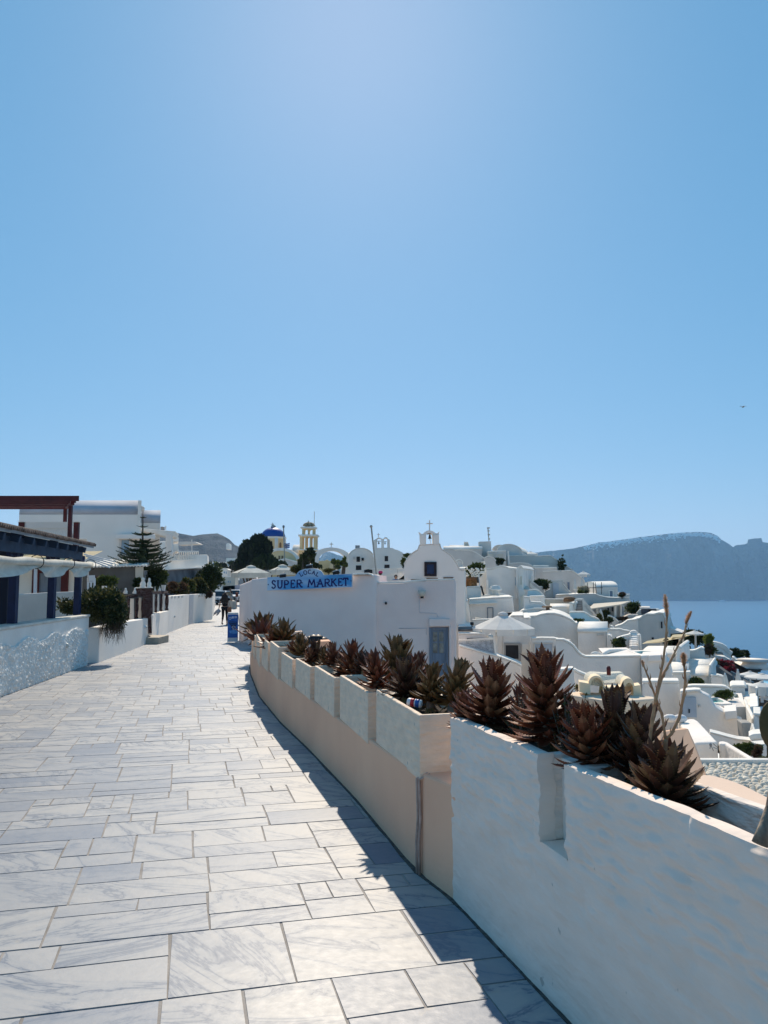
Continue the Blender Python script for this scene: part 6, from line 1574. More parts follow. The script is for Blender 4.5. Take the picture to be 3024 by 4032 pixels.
# recess with pergola
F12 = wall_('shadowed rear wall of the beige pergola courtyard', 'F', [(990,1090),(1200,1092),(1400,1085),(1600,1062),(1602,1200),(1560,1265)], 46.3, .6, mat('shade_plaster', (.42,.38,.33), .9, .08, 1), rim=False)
for r_ in [(1303,1140,1322,1175),(1358,1130,1376,1185)]: pane(F12, 'F', *r_, 46.27, dgl, 'window')
pane(F12, 'F', 1480, 1120, 1510, 1230, 46.27, shutter, 'window', fm=roofw, ft=.05)
PGL = thing('pergola', 'beige slatted pergola on three white posts under the upper terrace', 'pergola', tuple(Q('F',1400,1300,43)))
mb = MB(); mb.prism([Q('F',1040,1168,42.5), Q('F',1470,1108,42.5), Q('F',1606,1062,44.5), Q('F',1120,1098,45.8)], (0,0,.06)); build('canopy', mb, mat('beige_shade_cloth', (.60,.54,.44), .9, .05, 3), PGL)
for (u,v0,v1,yy) in [(1165,1150,1260,42.8),(1400,1112,1290,42.8),(1475,1095,1255,43.5)]:
    mb = MB(); mb.bar(Q('F',u,v1,yy), Q('F',u,v0,yy), .12,.12); build('post', mb, roofw, PGL)
umbrella_closed('folded umbrella in front of the beige pergola', 'F', 1215, 1160, 1290, 1300, 60, 41.5)
bush('bush', 'round green shrub beside the pergola umbrella', 'bush', tuple(Q('F',1270,1295,42.5)), .75, .5, .7, 900, .16, L_olive, L_dark, seed=35)
bush('bush', 'pale olive shrub at the base of the folded pergola umbrella', 'bush', tuple(Q('F',1205,1320,41)), .5, .4, .45, 600, .14, L_olive, seed=36)
wall_('curving grey stair cheek below the pergola', 'F', [(1300,1250),(1340,1258),(1400,1290),(1440,1330),(1455,1370)], 42, .4, greyp)
bush('bush', 'dark shrub hanging over the rock below the beige pergola', 'bush', tuple(Q('F',1310,1370,40)), .8, .5, .5, 700, .16, L_dark, L_brown, seed=37)
bush('bush', 'dark green round bushes above the sea right of the pergola', 'bush', tuple(Q('F',1630,1230,45)), 1.4, .8, .9, 1600, .2, L_dark, L_green, seed=38)
wall_('grey rock coloured ledge under the round sea side bushes', 'F', [(1440,1290),(1500,1270),(1580,1235),(1700,1225)], 43.5, 2, greyp, rim=False)
bush('bush', 'brown dry shrub strip on the ledge under the pergola', 'bush', tuple(Q('F',1500,1300,42.5)), 1.4, .4, .2, 600, .14, L_brown, L_olive, seed=39)
# stairs and teal stair wall
ST = thing('staircase', 'steep stone steps with round topped cheek walls in mid village', 'staircase', tuple(Q('F',920,1200,43)))
mb = MB()
for i in range(8):
    a = Q('F',878,1198-i*22,42.5+i*.3); b = Q('F',968,1198-i*22,42.5+i*.3); mb.box(a.x,b.x,a.y,a.y+.32,a.z-.4,a.z)
build('steps', mb, mat('grey_steps', (.36,.33,.30), .9, .1, 3), ST)
solid('F', [(862,1200),(866,1060),(880,1030),(915,1015),(985,1018),(985,1040),(925,1036),(895,1050),(884,1080),(882,1200)], 42.4, .3, None, roofw, 'cheek_wall', ST, .02)
solid('F', [(970,1018),(986,1018),(990,1120),(1040,1165),(1150,1250),(1230,1320),(1272,1395),(1262,1420),(1200,1350),(1080,1270),(985,1205),(970,1205)], 41.9, .35, -12, greyp, 'cheek_wall', ST, .02)
wall_('pale teal wall curving down beside the stone steps', 'F', [(808,1215),(820,1203),(985,1203),(1030,1225),(1080,1262),(1130,1275),(1175,1295),(1200,1330)], 40, .4, teal)
bush('hedge', 'thin green creeper strip along the vault edge under the teal wall', 'hedge', tuple(Q('F',895,1320,38)), 1.5, .3, .14, 500, .12, L_green, L_dark, seed=41)
# big double barrel
house('vaulted_house', 'large white cave house with broad arched front right of the umbrella', 'house', 'F', [(160,1265),(275,1262),(375,1256),(440,1235),(520,1222),(600,1222),(680,1240),(760,1272),(830,1310),(880,1352),(912,1345)], 36.5, 5, -12, white, dx=.22, t=.07)
house('vaulted_house', 'bright humped barrel roof behind the large arched cave house', 'house', 'F', arc(160,1225,640,1230,1163,14), 40.5, 4, -12, white, dx=.2, t=.10)
V3 = barrel('bright square barrel house right of the large arched cave house', 'F', 912, 1285, 1462, 1322, 35.5, 4.2, dx=.3)
mb = MB(); a = Q('F',1207,1490,35.45); mb.obox(a,(.15,0,0),(0,.03,0),(0,0,.04)); build('wall_slot', mb, greyp, V3)
W5 = wall_('white arched court wall with wide grey shutter doors', 'F', [(305,1552),(440,1548),(600,1550),(680,1570),(760,1610),(850,1659),(900,1700)], 33.2, .5, white)
pane(W5, 'H', 1350, 778, 1575, 1080, 33.17, mat('blue_grey_door', (.42,.48,.54), .7, .05), 'door', fm=greyp, ft=.05, proud=.05)
pane(W5, 'H', 1592, 812, 1618, 838, 33.18, greyp, 'plaque')
mb = MB(); a = Q('F',735,1590,33.5); mb.obox(a,(.25,0,0),(0,.2,0),(0,0,.12)); build('roof_fixture', mb, greyp, label='small grey fixture on the sloping court wall', cat='roof fixture')
wall_('narrow white buttress right of the square barrel house', 'I', [(635,345),(660,350),(685,375),(690,520)], 34.8, 1.2, white)
wall_('white curved wall ending in a tall round post by the blue stair', 'I', [(612,270),(700,268),(800,268),(850,285),(925,295)], 37, .4, white)
wall_('second white curved wall sweeping down to the green bush', 'I', [(740,408),(780,385),(850,362),(920,345),(945,330)], 34.4, .5, white)
bush('bush', 'dense bright green bush by the blue stair', 'bush', tuple(Q('I',785,518,34)), 1.05, .7, .62, 2200, .12, L_green, L_dark, seed=42)
ST2 = thing('staircase', 'pale blue shaded rounded steps between two white posts', 'staircase', tuple(Q('I',1000,525,33)))
mb = MB()
for i in range(7):
    a = Q('I',950,525-i*30,33+i*.35); b = Q('I',1048,525-i*30,33+i*.35); mb.box(a.x,b.x,a.y,a.y+.36,a.z-.5,a.z+.18)
build('steps', mb, white, ST2, bevel=.05)
solid('I', [(925,520),(930,290),(955,275),(1000,272),(1018,285),(1020,330),(950,345),(948,520)], 34.9, .4, None, white, 'post', ST2, .04)
solid('I', [(1022,330),(1060,322),(1075,340),(1085,525),(1055,525),(1050,345)], 33.0, .5, None, roofw, 'cheek_wall', ST2, .04)
# G: block by the sea
G5 = house('white_house', 'rounded white block house with sun terrace overlooking the sea', 'house', 'G', [(-60,1250),(0,1240),(60,1232),(100,1200),(150,1175),(230,1178),(300,1160),(342,1162),(385,1250),(405,1320),(432,1395)], 40, 5, -12, greyp, dx=.42, t=.08)
pane(G5, 'G', 320, 1258, 345, 1342, 39.97, dgl, 'window', fm=greyp, ft=.04); pane(G5, 'G', 212, 1455, 234, 1480, 39.97, dgl, 'window')
wall_('terrace parapet with dark cushions on top of the rounded block house', 'G', [(25,1165),(60,1125),(90,1115),(290,1115),(340,1155)], 44, .4, greyp)
for u in (140,208):
    mb = MB(); p = Q('G',u,1133,43.7); mb.obox(p,(.26,0,0),(0,.12,0),(0,0,.16)); build('cushion', mb, mat('dark_cushion', (.06,.07,.09), .9, .1), bevel=.05, label=['left','right'][u>200]+' dark square cushion on the sun terrace seat', cat='cushion', group='cushions on the sun terrace')
solid('G', [(5,1080),(190,1082),(190,1098),(100,1110),(5,1110)], 50, 2.5, None, greyp, 'flat_roof', None, .02, label='thin flat roof slab at the sea edge behind the sun terrace', cat='roof')
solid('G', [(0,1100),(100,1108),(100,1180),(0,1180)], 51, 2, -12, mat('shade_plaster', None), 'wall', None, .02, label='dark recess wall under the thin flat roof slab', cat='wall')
wall_('white wave shaped parapet left of the rounded block house', 'F', [(1400,1400),(1440,1385),(1490,1370),(1530,1345),(1570,1315),(1659,1305),(1700,1290)], 39.3, .9, white)
wall_('small bright wedge wall below the wave parapet', 'F', [(1340,1370),(1370,1375),(1405,1420),(1360,1420)], 38.8, .5, roofw, rim=False)
# shade sails and umbrella right
SS = thing('shade_sail', 'two pale tan shade sails on posts before the rounded block house', 'shade sail', tuple(Q('G',400,1600,35)))
mb = MB(); 
def sail(pts, sag=.12):
    n = 8; vs = []; fs = []
    for i in range(n+1):
        for j in range(n+1):
            s, t = i/n, j/n; p = (pts[0]*(1-s)+pts[1]*s)*(1-t)+(pts[3]*(1-s)+pts[2]*s)*t; p = p-Vector((0,0,sag*sin(pi*s)*sin(pi*t))); vs.append(p)
    for i in range(n):
        for j in range(n): a = i*(n+1)+j; fs.append((a,a+1,a+n+2,a+n+1))
    return vs, fs
v_, f_ = sail([Q('G',82,1538,34.5), Q('G',560,1468,34.5), Q('G',400,1455,38.5), Q('G',150,1500,38)]); mb.add(v_, f_, 0, True); build('sail', mb, yawn, SS, recalc=False)
mb = MB(); v_, f_ = sail([Q('G',440,1462,35.5), Q('G',755,1420,35.5), Q('G',640,1412,39), Q('G',470,1420,39)]); mb.add(v_, f_, 0, True); build('sail', mb, yawn, SS, recalc=False)
for (u,v0,v1,yy) in [(328,1500,1575,36),(600,1440,1540,37),(755,1425,1590,36.5),(556,1465,1560,36)]:
    mb = MB(); mb.bar(Q('G',u,v1,yy), Q('G',u,v0,yy), .07,.07); build('post', mb, metalw, SS)
umbrella_open('white umbrella on thick grey pole beside the shade sails', 'G', 632, 862, 1408, 1368, 36.2, 1615, val=.06, n=8)
solid('G', [(430,1400),(440,1335),(520,1370),(600,1400),(640,1412),(430,1412)], 41, 2.5, -12, white, 'terrace_wall', None, .03, label='white sloping wall right of the rounded block house', cat='terrace wall')
bush('bush', 'large very dark hedge behind the shade sail umbrella', 'bush', tuple(Q('G',760,1560,39)), 1.9, .9, .95, 2600, .18, L_dark, seed=43)
bush('bush', 'dark rounded bush left under the shade sail', 'bush', tuple(Q('G',420,1570,36)), .75, .5, .35, 800, .14, L_dark, seed=44)
bush('bush', 'dark clipped bushes in front of the shade sail posts', 'bush', tuple(Q('G',625,1640,34.5)), .85, .5, .5, 1200, .13, L_dark, L_green, seed=45)
bush('grass_clump', 'bright lime green grass clump by the sea side planter', 'ornamental grass', tuple(Q('V',360,255,36.5)), .42, .35, .55, 1200, .3, L_lime, seed=46, up=1.2)
bush('bush', 'tangled green brown bush below the lime grass clump', 'bush', tuple(Q('V',390,440,35.5)), .85, .5, .55, 1600, .16, L_green, L_brown, seed=47)
wall_('white planter wall with curved rim round the terrace umbrella pole', 'V', [(-120,360),(20,368),(120,345),(200,300),(265,320),(280,360),(300,560)], 33.5, .4, greyp, dx=.4)
wall_('white stepped curb in front of the lime grass clump', 'V', [(180,300),(300,290),(430,282),(500,285)], 36, .4, white, zb=-6)
solid('V', [(480,280),(560,275),(700,380),(790,470),(790,580),(500,520)], 38.6, 2, -14, rockm, 'cliff_rock', None, .02, label='dark rock face behind the curving stair to the sea', cat='rock')
W9 = wall_('curving white parapet of the dark stair above the sea', 'V', [(420,245),(480,238),(560,255),(640,282),(700,320),(735,370),(780,415),(850,455),(850,560)], 38, .4, white, rm=roofw, t=.2, zb=-9)
mb = MB()
for i in range(5):
    a = Q('V',510+i*3,470-i*24,36.6+i*.35); b = Q('V',712-i*12,462-i*24,36.6+i*.35); mb.box(a.x,b.x,a.y,a.y+.4,a.z-.4,a.z)
build('stone_steps', mb, mat('grey_steps', None), label='dark grey stone steps beside the tangled bush', cat='steps')
wall_('white rounded wall piece just under the stone steps', 'V', [(510,500),(640,500),(700,505),(760,545),(820,575)], 35.8, .5, white, zb=-9)
bush('bougainvillea', 'crimson bougainvillea cascading down the dark slope', 'flowering shrub', tuple(Q('V',640,760,34.6)), 1.9, .7, .55, 1800, .15, L_pink, L_brown, seed=48)
bush('bougainvillea', 'lower trailing arm of crimson bougainvillea over the ramp', 'flowering shrub', tuple(Q('V',810,860,33.5)), 1.0, .5, .42, 900, .14, L_pink, L_dark, seed=49)
bush('bush', 'yellow green bush at the left of the bougainvillea', 'bush', tuple(Q('V',490,650,33.8)), .5, .4, .3, 700, .12, L_olive, seed=50)
bush('bush', 'green shrubs at the cliff edge above the small vault', 'bush', tuple(Q('V',950,520,42)), 1.5, .7, .6, 1500, .2, L_green, L_dark, seed=51)
bush('bush', 'dark mound of shrubs at the outermost cliff edge', 'bush', tuple(Q('V',1120,590,43)), 1.0, .7, .75, 1200, .2, L_dark, seed=52)
bush('bush', 'small brown tuft on the skyline above the white parapet', 'bush', tuple(Q('V',550,250,40)), .45, .3, .16, 300, .12, L_brown, seed=53)
house('vaulted_house', 'small white humped roof at the cliff edge with arch side', 'house', 'V', [(865,505),(900,510),(940,550),(960,560),(1080,548),(1120,560),(1160,600)], 41, 2.2, -9, white, dx=.5)
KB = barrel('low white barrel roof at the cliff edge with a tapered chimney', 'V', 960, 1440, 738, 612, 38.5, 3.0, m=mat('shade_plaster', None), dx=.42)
mb = MB(); a = Q('V',1372,740,38.9); h = Q('V',1372,555,38.9).z-a.z; mb.lathe([(.80*.85,0),(.62*.85,h-.05)], a, 16); build('chimney', mb, white, KB)
mb = MB(); mb.lathe([(.75,h-.05),(.78,h+.05)], a, 16); build('chimney_cap', mb, greyp, KB)
solid('V', [(960,745),(1530,750),(1535,770),(1500,775),(1500,810),(980,815)], 38.2, .5, -9, rockm, 'stone_wall', None, .01, label='dark volcanic stone wall under the cliff edge barrel roof', cat='stone wall')
# dark ramp terrain and wall
solid('V', [(450,670),(560,690),(690,780),(960,950),(1240,1060),(1320,1100),(1400,1130),(1400,1300),(450,1100)], 32.5, 1.0, -14, slate, 'ramp_wall', None, .02, label='dark stone ramp wall descending behind the folded umbrellas', cat='stone wall')
solid('V', [(780,600),(960,730),(980,815),(1180,900),(1500,960),(1560,1030),(1400,1110),(1240,1050),(960,880),(700,760)], 35.2, 1.2, -14, rockm, 'cliff_rock', None, .02, label='black brown rock bank under the cliff edge barrel roof', cat='rock')
mb = MB(); mb.bar(Q('V',850,800,32.3), Q('V',1350,1045,31.6), .06,.06)
for t in (.1,.5,.9): p = Q('V',850,800,32.3).lerp(Q('V',1350,1045,31.6), t); mb.bar(p, p-Vector((0,0,.8)), .05,.05)
build('ramp_railing', mb, metal, label='grey metal handrail along the dark ramp', cat='railing')
# white barrels at lower middle
G6 = barrel('long white barrel roof with pointed arch end right of the first pool', 'J', 5, 500, 262, 165, 30.5, 3.4, dx=.45)
house('arch_wall', 'white arched end wall of the long barrel roof', 'wall', 'J', arc(452,345,530,350,165,12), 30.2, 3.2, -12, white, dx=.5)
barrel('upper white barrel house beside the crimson bougainvillea', 'V', -120, 415, 690, 592, 31.5, 2.6, dx=.45)
barrel('lower white barrel house with lit vault in front of the dark ramp', 'V', -115, 372, 895, 686, 29.5, 3.0, dx=.45)
house('arch_wall', 'white pointed end wall right of the lower white barrel house', 'wall', 'V', arc(362,880,410,905,685,10), 29.3, 2.8, -12, white, dx=.5)
house('arch_wall', 'taller white end wall behind the lower white barrel house', 'wall', 'V', [(412,595),(425,640),(440,690),(468,715),(485,905)], 31.2, 2.4, -12, white, dx=.5, roof=False)
barrel('bluish white barrel house left in front of the long barrel roof', 'J', 395, 610, 510, 362, 28.5, 2.6, dx=.4)
wall_('white wall block under the bluish barrel house', 'J', [(410,512),(645,505),(660,680)], 28.2, .6, white, dx=.4)
wall_('rounded white wall right of the lower white barrel house', 'V', [(412,915),(480,905),(560,910),(640,930),(700,965)], 29.0, .4, white)
bush('bush', 'dark green bush between the white barrel houses', 'bush', tuple(Q('V',110,1130,28)), .75, .5, .4, 1500, .11, L_dark, L_green, seed=54)
# pool terrace of the first pool
def pool(label, k, rim, inner, Y0, Y1, depth_px=None, thick=.35, m=None):
    """rim/inner: quads in pixels; near edge at Y0, far at Y1 (by v)"""
    vs = [v for u, v in rim]; vmin, vmax = min(vs), max(vs)
    # solve the horizontal plane through the near edge
    p0 = Q(k, *max(rim, key=lambda q: q[1]), Y0); z = p0.z
    def on(u, v, zz):
        px, py = c(k, u, v); d = ray(px, py); Y = (zz-EYE)/(d.z/d.y); return Vector((d.x/d.y*Y, Y, zz))
    R_ = [on(u, v, z) for u, v in rim]; I_ = [on(u, v, z) for u, v in inner]
    r = thing('plunge_pool', label, 'pool', tuple(R_[0]-Vector((0,0,thick+.8))))
    mb = MB(); n = len(I_); m_ = len(R_); vsx = []; 
    from mathutils.geometry import tessellate_polygon
    tris = tessellate_polygon([[Vector((p.x,p.y,0)) for p in R_], [Vector((p.x,p.y,0)) for p in I_]])
    allp = R_+I_; N = len(allp)
    vsx = allp+[p-Vector((0,0,thick+.8)) for p in allp]; fs = [tuple(t) for t in tris]+[tuple(reversed([i+N for i in t])) for t in tris]
    for i in range(m_): j = (i+1) % m_; fs.append((i, j, j+N, i+N))
    for i in range(n): a, b = m_+i, m_+(i+1) % n; fs.append((a, b, b+N, a+N))
    mb.add(vsx, fs); build('rim', mb, m or white, r)
    cen = sum(I_, Vector())/n
    mb = MB(); w_ = [cen+(p-cen)*1.03-Vector((0,0,.10)) for p in I_]; mb.prism(w_, (0,0,-.03)); build('water', mb, POOLW, r)
    return r
POOLW = mat('pool_water', (.20,.66,.58), .12, .12, 2.5, .5, 4, .03, spec=.5)
pool('oval turquoise plunge pool in white deck before the long barrel roof', 'I', [(900,532),(1250,528),(1408,592),(1050,600)], [(985,550),(1080,541),(1200,545),(1300,572),(1180,582),(1060,578)], 26.6, 29)
TP = wall_('long smooth blue shaded wall curving up to the left', 'I', [(-40,405),(60,408),(130,440),(190,490),(240,560),(290,605),(350,630),(700,628),(1068,620)], 26.5, .4, white, t=.06)
solid('I', [(610,612),(600,600),(1010,592),(1065,618)], 26.95, 3.0, -12, white, 'terrace_deck', None, .03, label='white pool terrace deck behind the long blue shaded wall', cat='deck', dx=.2)
mb = MB(); a = [Q('I',575,615,27.3), Q('I',590,590,27.3), Q('I',620,560,27.5), Q('I',660,542,27.8), Q('I',760,537,28.4), Q('I',930,532,29.4)]; mb.tube(a, .07, 8); build('deck_curb', mb, roofw, label='thin curved white curb on the pool terrace', cat='curb')
solid('I', [(620,600),(640,570),(700,550),(900,548),(990,580),(990,600)], 28.6, .3, None, greyp, 'low_wall', None, .02, label='low grey bench wall beside the oval pool', cat='bench wall')
mb = MB()
for i,(u,v) in enumerate([(480,590),(520,605),(550,612)]): mb.ell(Q('I',u,v,27.8), .2,.15,.12,10)
build('rolled_towels', mb, roofw, label='white rounded rolls lying on the terrace by the wall', cat='towels')
house('white_block', 'white box under the pool rim with stepped lower corner', 'wall', 'I', [(1072,602),(1180,596),(1405,592),(1408,665),(1440,690),(1480,850)], 26.0, 1.4, -12, white, roof=False, dx=.38)
solid('I', [(1182,600),(1406,594),(1406,672),(1165,680)], 25.85, .6, None, white, 'planter_block', None, .03, label='protruding white planter block under the oval pool', cat='wall', dx=.3)
wall_('white wall with flat top under the stepped pool block', 'I', [(1090,962),(1300,960),(1568,958),(1590,1100)], 24.2, .5, white)
# left lower small wall
wall_('short white wall with knob end left of the cream chimney vents', 'I', [(-60,815),(60,808),(150,800),(195,800),(215,1060)], 22, .5, white)
wall_('sloping blue shaded garden wall behind the short white wall', 'I', [(190,800),(240,830),(330,868),(380,880)], 23, .3, white)
bush('bush', 'tiny olive weed at the foot of the cream vent', 'bush', tuple(Q('I',240,1060,13)), .1, .1, .12, 60, .06, L_olive, seed=58)
mb = MB(); mb.ell(Q('I',150,785,21.7), .12,.12,.06,8); build('knob', mb, roofw, label='rounded knob on the end of the short white wall', cat='finial')
# big blue wall with door in crop J
W7 = house('white_house', 'large smooth white house end with grey door stepping down right', 'house', 'J', [(512,765),(600,750),(700,742),(770,745),(830,770),(885,800),(920,870),(945,920),(1010,965),(1080,1008),(1095,1012),(1110,1105),(1250,1085),(1310,1105),(1325,1220),(1340,1370)], 20.5, .35, -12, white, roof=False, dx=.5)
cap('J', [(515,765),(600,750),(700,742),(775,744)], 20.4, .3, .06, roofw, W7)
pane(W7, 'J', 545, 812, 720, 1075, 20.47, mat('blue_grey_door', None), 'door', proud=.04)
pane(W7, 'J', 752, 912, 774, 940, 20.48, greyp, 'plaque')
mb = MB(); a = Q('J',630,1020,20.40); b = Q('J',630,968,20.40); mb.bar(a,b,.02,.04); build('door_handle', mb, blackm, W7)
solid('J', [(1095,1012),(1080,1003),(1245,990),(1255,1085),(1105,1110)], 20.3, 1.0, None, white, 'planter_block', None, .03, label='white block jutting from the stepped house end', cat='wall', dx=.45)
wall_('white house wall strip left, with lit notch behind the dry stalks', 'J', [(15,632),(250,630),(495,630),(512,765)], 22.0, .6, white)
wall_('pale green tinted pool wall with curved right end', 'V', [(-90,1150),(20,1140),(300,1142),(640,1150),(720,1165),(790,1210),(860,1270),(920,1350),(945,1420)], 25.5, .35, mat('aqua_lit_plaster', (.70,.76,.74), .9, .05, .5))
wall_('tiny white wave of coping in front of the pale green wall', 'J', [(515,758),(620,745),(700,738),(780,745)], 21.5, .3, white)
pool('upper wedge shaped turquoise pool beside a green hedge', 'V', [(372,1345),(520,1335),(700,1410),(880,1492),(640,1500),(470,1480)], [(400,1365),(520,1362),(690,1440),(690,1465),(450,1470)], 22.5, 25)
pool('lower wedge shaped turquoise pool below its twin', 'V', [(470,1500),(600,1508),(800,1575),(965,1655),(700,1690),(560,1570)], [(515,1560),(620,1545),(830,1655),(700,1668),(600,1600)], 21.3, 24)
pool('far rectangular turquoise pool behind the curved wall end', 'V', [(830,1255),(1085,1262),(1120,1400),(940,1420),(900,1330)], [(885,1288),(1000,1292),(1035,1365),(935,1370),(900,1320)], 24.5, 27)
pool('near rectangular turquoise pool with bright rim right of the hedge', 'V', [(905,1420),(1120,1400),(1180,1560),(915,1570)], [(905,1440),(1020,1440),(1080,1518),(925,1525)], 22.8, 25)
solid('V', [(915,1572),(1180,1562),(1260,1800),(1300,1980),(1230,2000),(1000,1800),(930,1700)], 22.6, 1.5, -12, greyp, 'pool_wall', None, .04, label='sloping grey white outer wall of the near rectangular pool', cat='pool wall', dx=.3)
bush('hedge', 'yellow green hedge between the wedge pools and curved wall', 'hedge', tuple(Q('V',715,1440,23.8)), 1.1, .35, .42, 1800, .09, L_green, L_lime, seed=55)
umbrella_closed('folded cream umbrella left above the rectangular pools', 'V', 735, 840, 1160, 1195, 120, 26.5, 'folded umbrellas by the pools')
umbrella_closed('folded cream umbrella right, higher beside the dark ramp', 'V', 1012, 758, 1065, 1140, 95, 28, 'folded umbrellas by the pools')
umbrella_open('open cream umbrella nearest the folded ones', 'V', 1040, 1500, 862, 790, 29.5, 1060, val=.05, n=10, group='open umbrellas at right edge')
umbrella_open('second open cream umbrella overlapping the first', 'V', 1170, 1900, 915, 845, 28.5, 1150, val=.05, n=10, group='open umbrellas at right edge')
umbrella_open('lowest open umbrella with cream fringe at the photo edge', 'V', 1250, 1790, 1105, 1015, 25, 1460, val=.28, n=10, group='open umbrellas at right edge')
wall_('white terrace box right of the left folded umbrella', 'V', [(850,1165),(870,1140),(1140,1140),(1160,1170),(1165,1380)], 26.3, 1.2, white)
wall_('white wall with house number plate above the right stairs', 'V', [(1080,1125),(1200,1122),(1300,1135),(1400,1160),(1440,1165)], 27.5, .4, white)
mb = MB(); a = Q('V',1222,1215,27.4); mb.obox(a,(.09,0,0),(0,.02,0),(0,0,.08)); build('wall_sign', mb, shutter, label='small dark plate on the white wall above the right stairs', cat='plaque')
ST3 = thing('staircase', 'pale white steps descending beside the white column at right', 'staircase', tuple(Q('V',1300,1560,25)))
mb = MB()
for i in range(7):
    a = Q('V',1200+0*i,1530-i*44,24.2+i*.4); b = Q('V',1388,1530-i*44,24.2+i*.4); mb.box(a.x,b.x,a.y,a.y+.42,a.z-.5,a.z)
build('steps', mb, white, ST3, bevel=.02)
solid('V', [(1388,1160),(1430,1155),(1445,1165),(1460,1530),(1395,1540)], 24.0, .4, -10, roofw, 'cheek_column', ST3, .03)
mb = MB(); ln = [Q('V',1130,1385,23.5),Q('V',1190,1392,23.5),Q('V',1260,1560,22.3),Q('V',1330,1700,21.2),Q('V',1345,1800,20.6),Q('V',1300,1820,20.6),Q('V',1255,1700,21.3),Q('V',1180,1560,22.3)]
mb.prism(ln, (0,0,-3)); build('ramp_parapet', mb, roofw, label='bright white ramp parapet running down from the pools', cat='terrace wall', bevel=.03)
solid('V', [(1260,1560),(1450,1545),(1460,1740),(1330,1740)], 22, 2.5, -12, roofw, 'terrace_deck', None, .02, label='cream lit terrace floor below the right stairs', cat='deck')
# patio slats behind lowest umbrella
mb = MB()
for i in range(6): mb.bar(Q('V',1440,1160+i*26,25.8), Q('V',1700,1160+i*26,25.8), .08,.05)
mb.bar(Q('V',1455,1150,25.9), Q('V',1470,1310,25.9), .12,.12)
build('louvre_screen', mb, beige, label='cream slatted louvre screen under the fringed umbrella', cat='screen')
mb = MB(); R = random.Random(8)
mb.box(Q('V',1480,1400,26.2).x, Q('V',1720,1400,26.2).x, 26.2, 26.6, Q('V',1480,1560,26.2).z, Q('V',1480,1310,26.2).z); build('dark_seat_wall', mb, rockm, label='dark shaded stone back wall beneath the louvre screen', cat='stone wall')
mb = MB(); a = Q('V',1560,1390,24.8); b = Q('V',1720,1380,24.8); mb.bar(a, b, .6, .04); 
for u in (1520,1548): mb.bar(Q('V',u,1470,24.8), Q('V',u-8,1285,24.8), .04,.04)
build('terrace_table', mb, metalw, label='white table and slim legs below the louvre screen', cat='table')
mb = MB(); mb.prism([Q('V',1522,1000,31), Q('V',1760,1010,31), Q('V',1760,1060,30), Q('V',1590,1060,30)], (0,0,-.1)); build('swimming_pool', mb, mat('bright_pool_water', (.25,.60,.72), .1, .05, 3), label='sliver of light blue pool water between the open umbrellas', cat='pool')
# lower right pieces, crop W
solid('W', [(1085,530),(1300,535),(1360,700),(1430,890),(1190,920),(1125,905)], 19.5, .5, None, concrete, 'patio_wall', None, .03, label='grey sunlit patio slope with two pointed shadows', cat='patio', dx=.2)
mb = MB(); mb.prism([Q('W',1300,535,19.3),Q('W',1345,540,19.3),Q('W',1440,890,18.3),Q('W',1410,895,18.3)], (0,.3,-.5)); build('curb', mb, roofw, label='narrow white curb beside the grey patio slope', cat='curb', bevel=.02)
wall_('bright white lounge wall with scooped end at the right edge', 'W', [(1340,380),(1460,375),(1480,525),(1700,520)], 19.8, 1.0, white)
wall_('blue shaded long wall across the lower right corner', 'W', [(380,745),(560,790),(780,850),(990,900),(1130,915),(1290,930),(1700,900)], 17.2, .3, white, t=.02)
wall_('thick white step coping at the right edge', 'W', [(1285,930),(1340,900),(1620,880),(1750,880)], 16.8, .5, white, t=.12, zb=-9)
mb = MB(); mb.bar(Q('W',1365,1000,16.4), Q('W',1750,965,16.4), .3,.06); build('step_edge', mb, roofw, label='thin lit step edge beneath the thick white coping', cat='curb')
bush('bush', 'leafy green creeper behind the lower right parapet', 'bush', tuple(Q('W',1200,1230,14.6)), .9, .3, .28, 1500, .07, L_green, L_dark, seed=56)
bush('bush', 'red brown tipped shrub at the end of the creeper', 'bush', tuple(Q('W',1430,1330,14.2)), .24, .2, .30, 700, .07, L_brown, L_green, seed=57)
bush('bush', 'small green leaves above the pebble roof edge', 'bush', tuple(Q('W',1600,1380,13.8)), .35, .2, .08, 350, .06, L_green, seed=59)
# white flat roof with pillows
RF = thing('white_house', 'white house with flat lit roof and two pillows behind the dry stalks', 'house', tuple(Q('W',300,1400,11)))
zr1 = Q('W',300,965,11.0).z
def onz(k, u, v, z):
    px, py = c(k, u, v); d = ray(px, py); Y = (z-EYE)/(d.z/d.y); return Vector((d.x/d.y*Y, Y, z))
top_ = [onz('W',45,968,zr1), onz('W',565,945,zr1), onz('W',430,800,zr1), onz('W',140,490,zr1), onz('W',60,445,zr1), onz('W',-80,445,zr1), onz('W',-300,500,zr1)]
mb = MB(); mb.prism(top_, (0,0,-6)); build('wall', mb, white, RF, bevel=.03)
for i,(u,v) in enumerate([(395,1095),(530,1100)]):
    mb = MB(); p = onz('J',u,v+50,zr1)+Vector((0,.05,.06)); mb.ell(p, .11,.09,.065,14); build('pillow', mb, mat('white_fabric', (.80,.79,.77), .9, .03, 2, .5, 8, .03), label=['left plump white pillow on the flat roof behind the stalks','right plump white pillow leaning on the flat roof'][i], cat='pillow', group='pillows on the flat roof')
mb = MB(); p = Q('W',410,1010,10.85); mb.ell(p,.02,.02,.025,8); mb.bar(p, p+Vector((.03,-.02,-.08)), .008,.01); mb.bar(p, p+Vector((-.02,-.02,-.05)), .008,.008); mb.bar(p+Vector((.03,0,.02)), p+Vector((.11,0,-.05)), .008,.01); mb.bar(p+Vector((.03,-.01,-.03)), p+Vector((.10,-.01,-.06)), .006,.008)
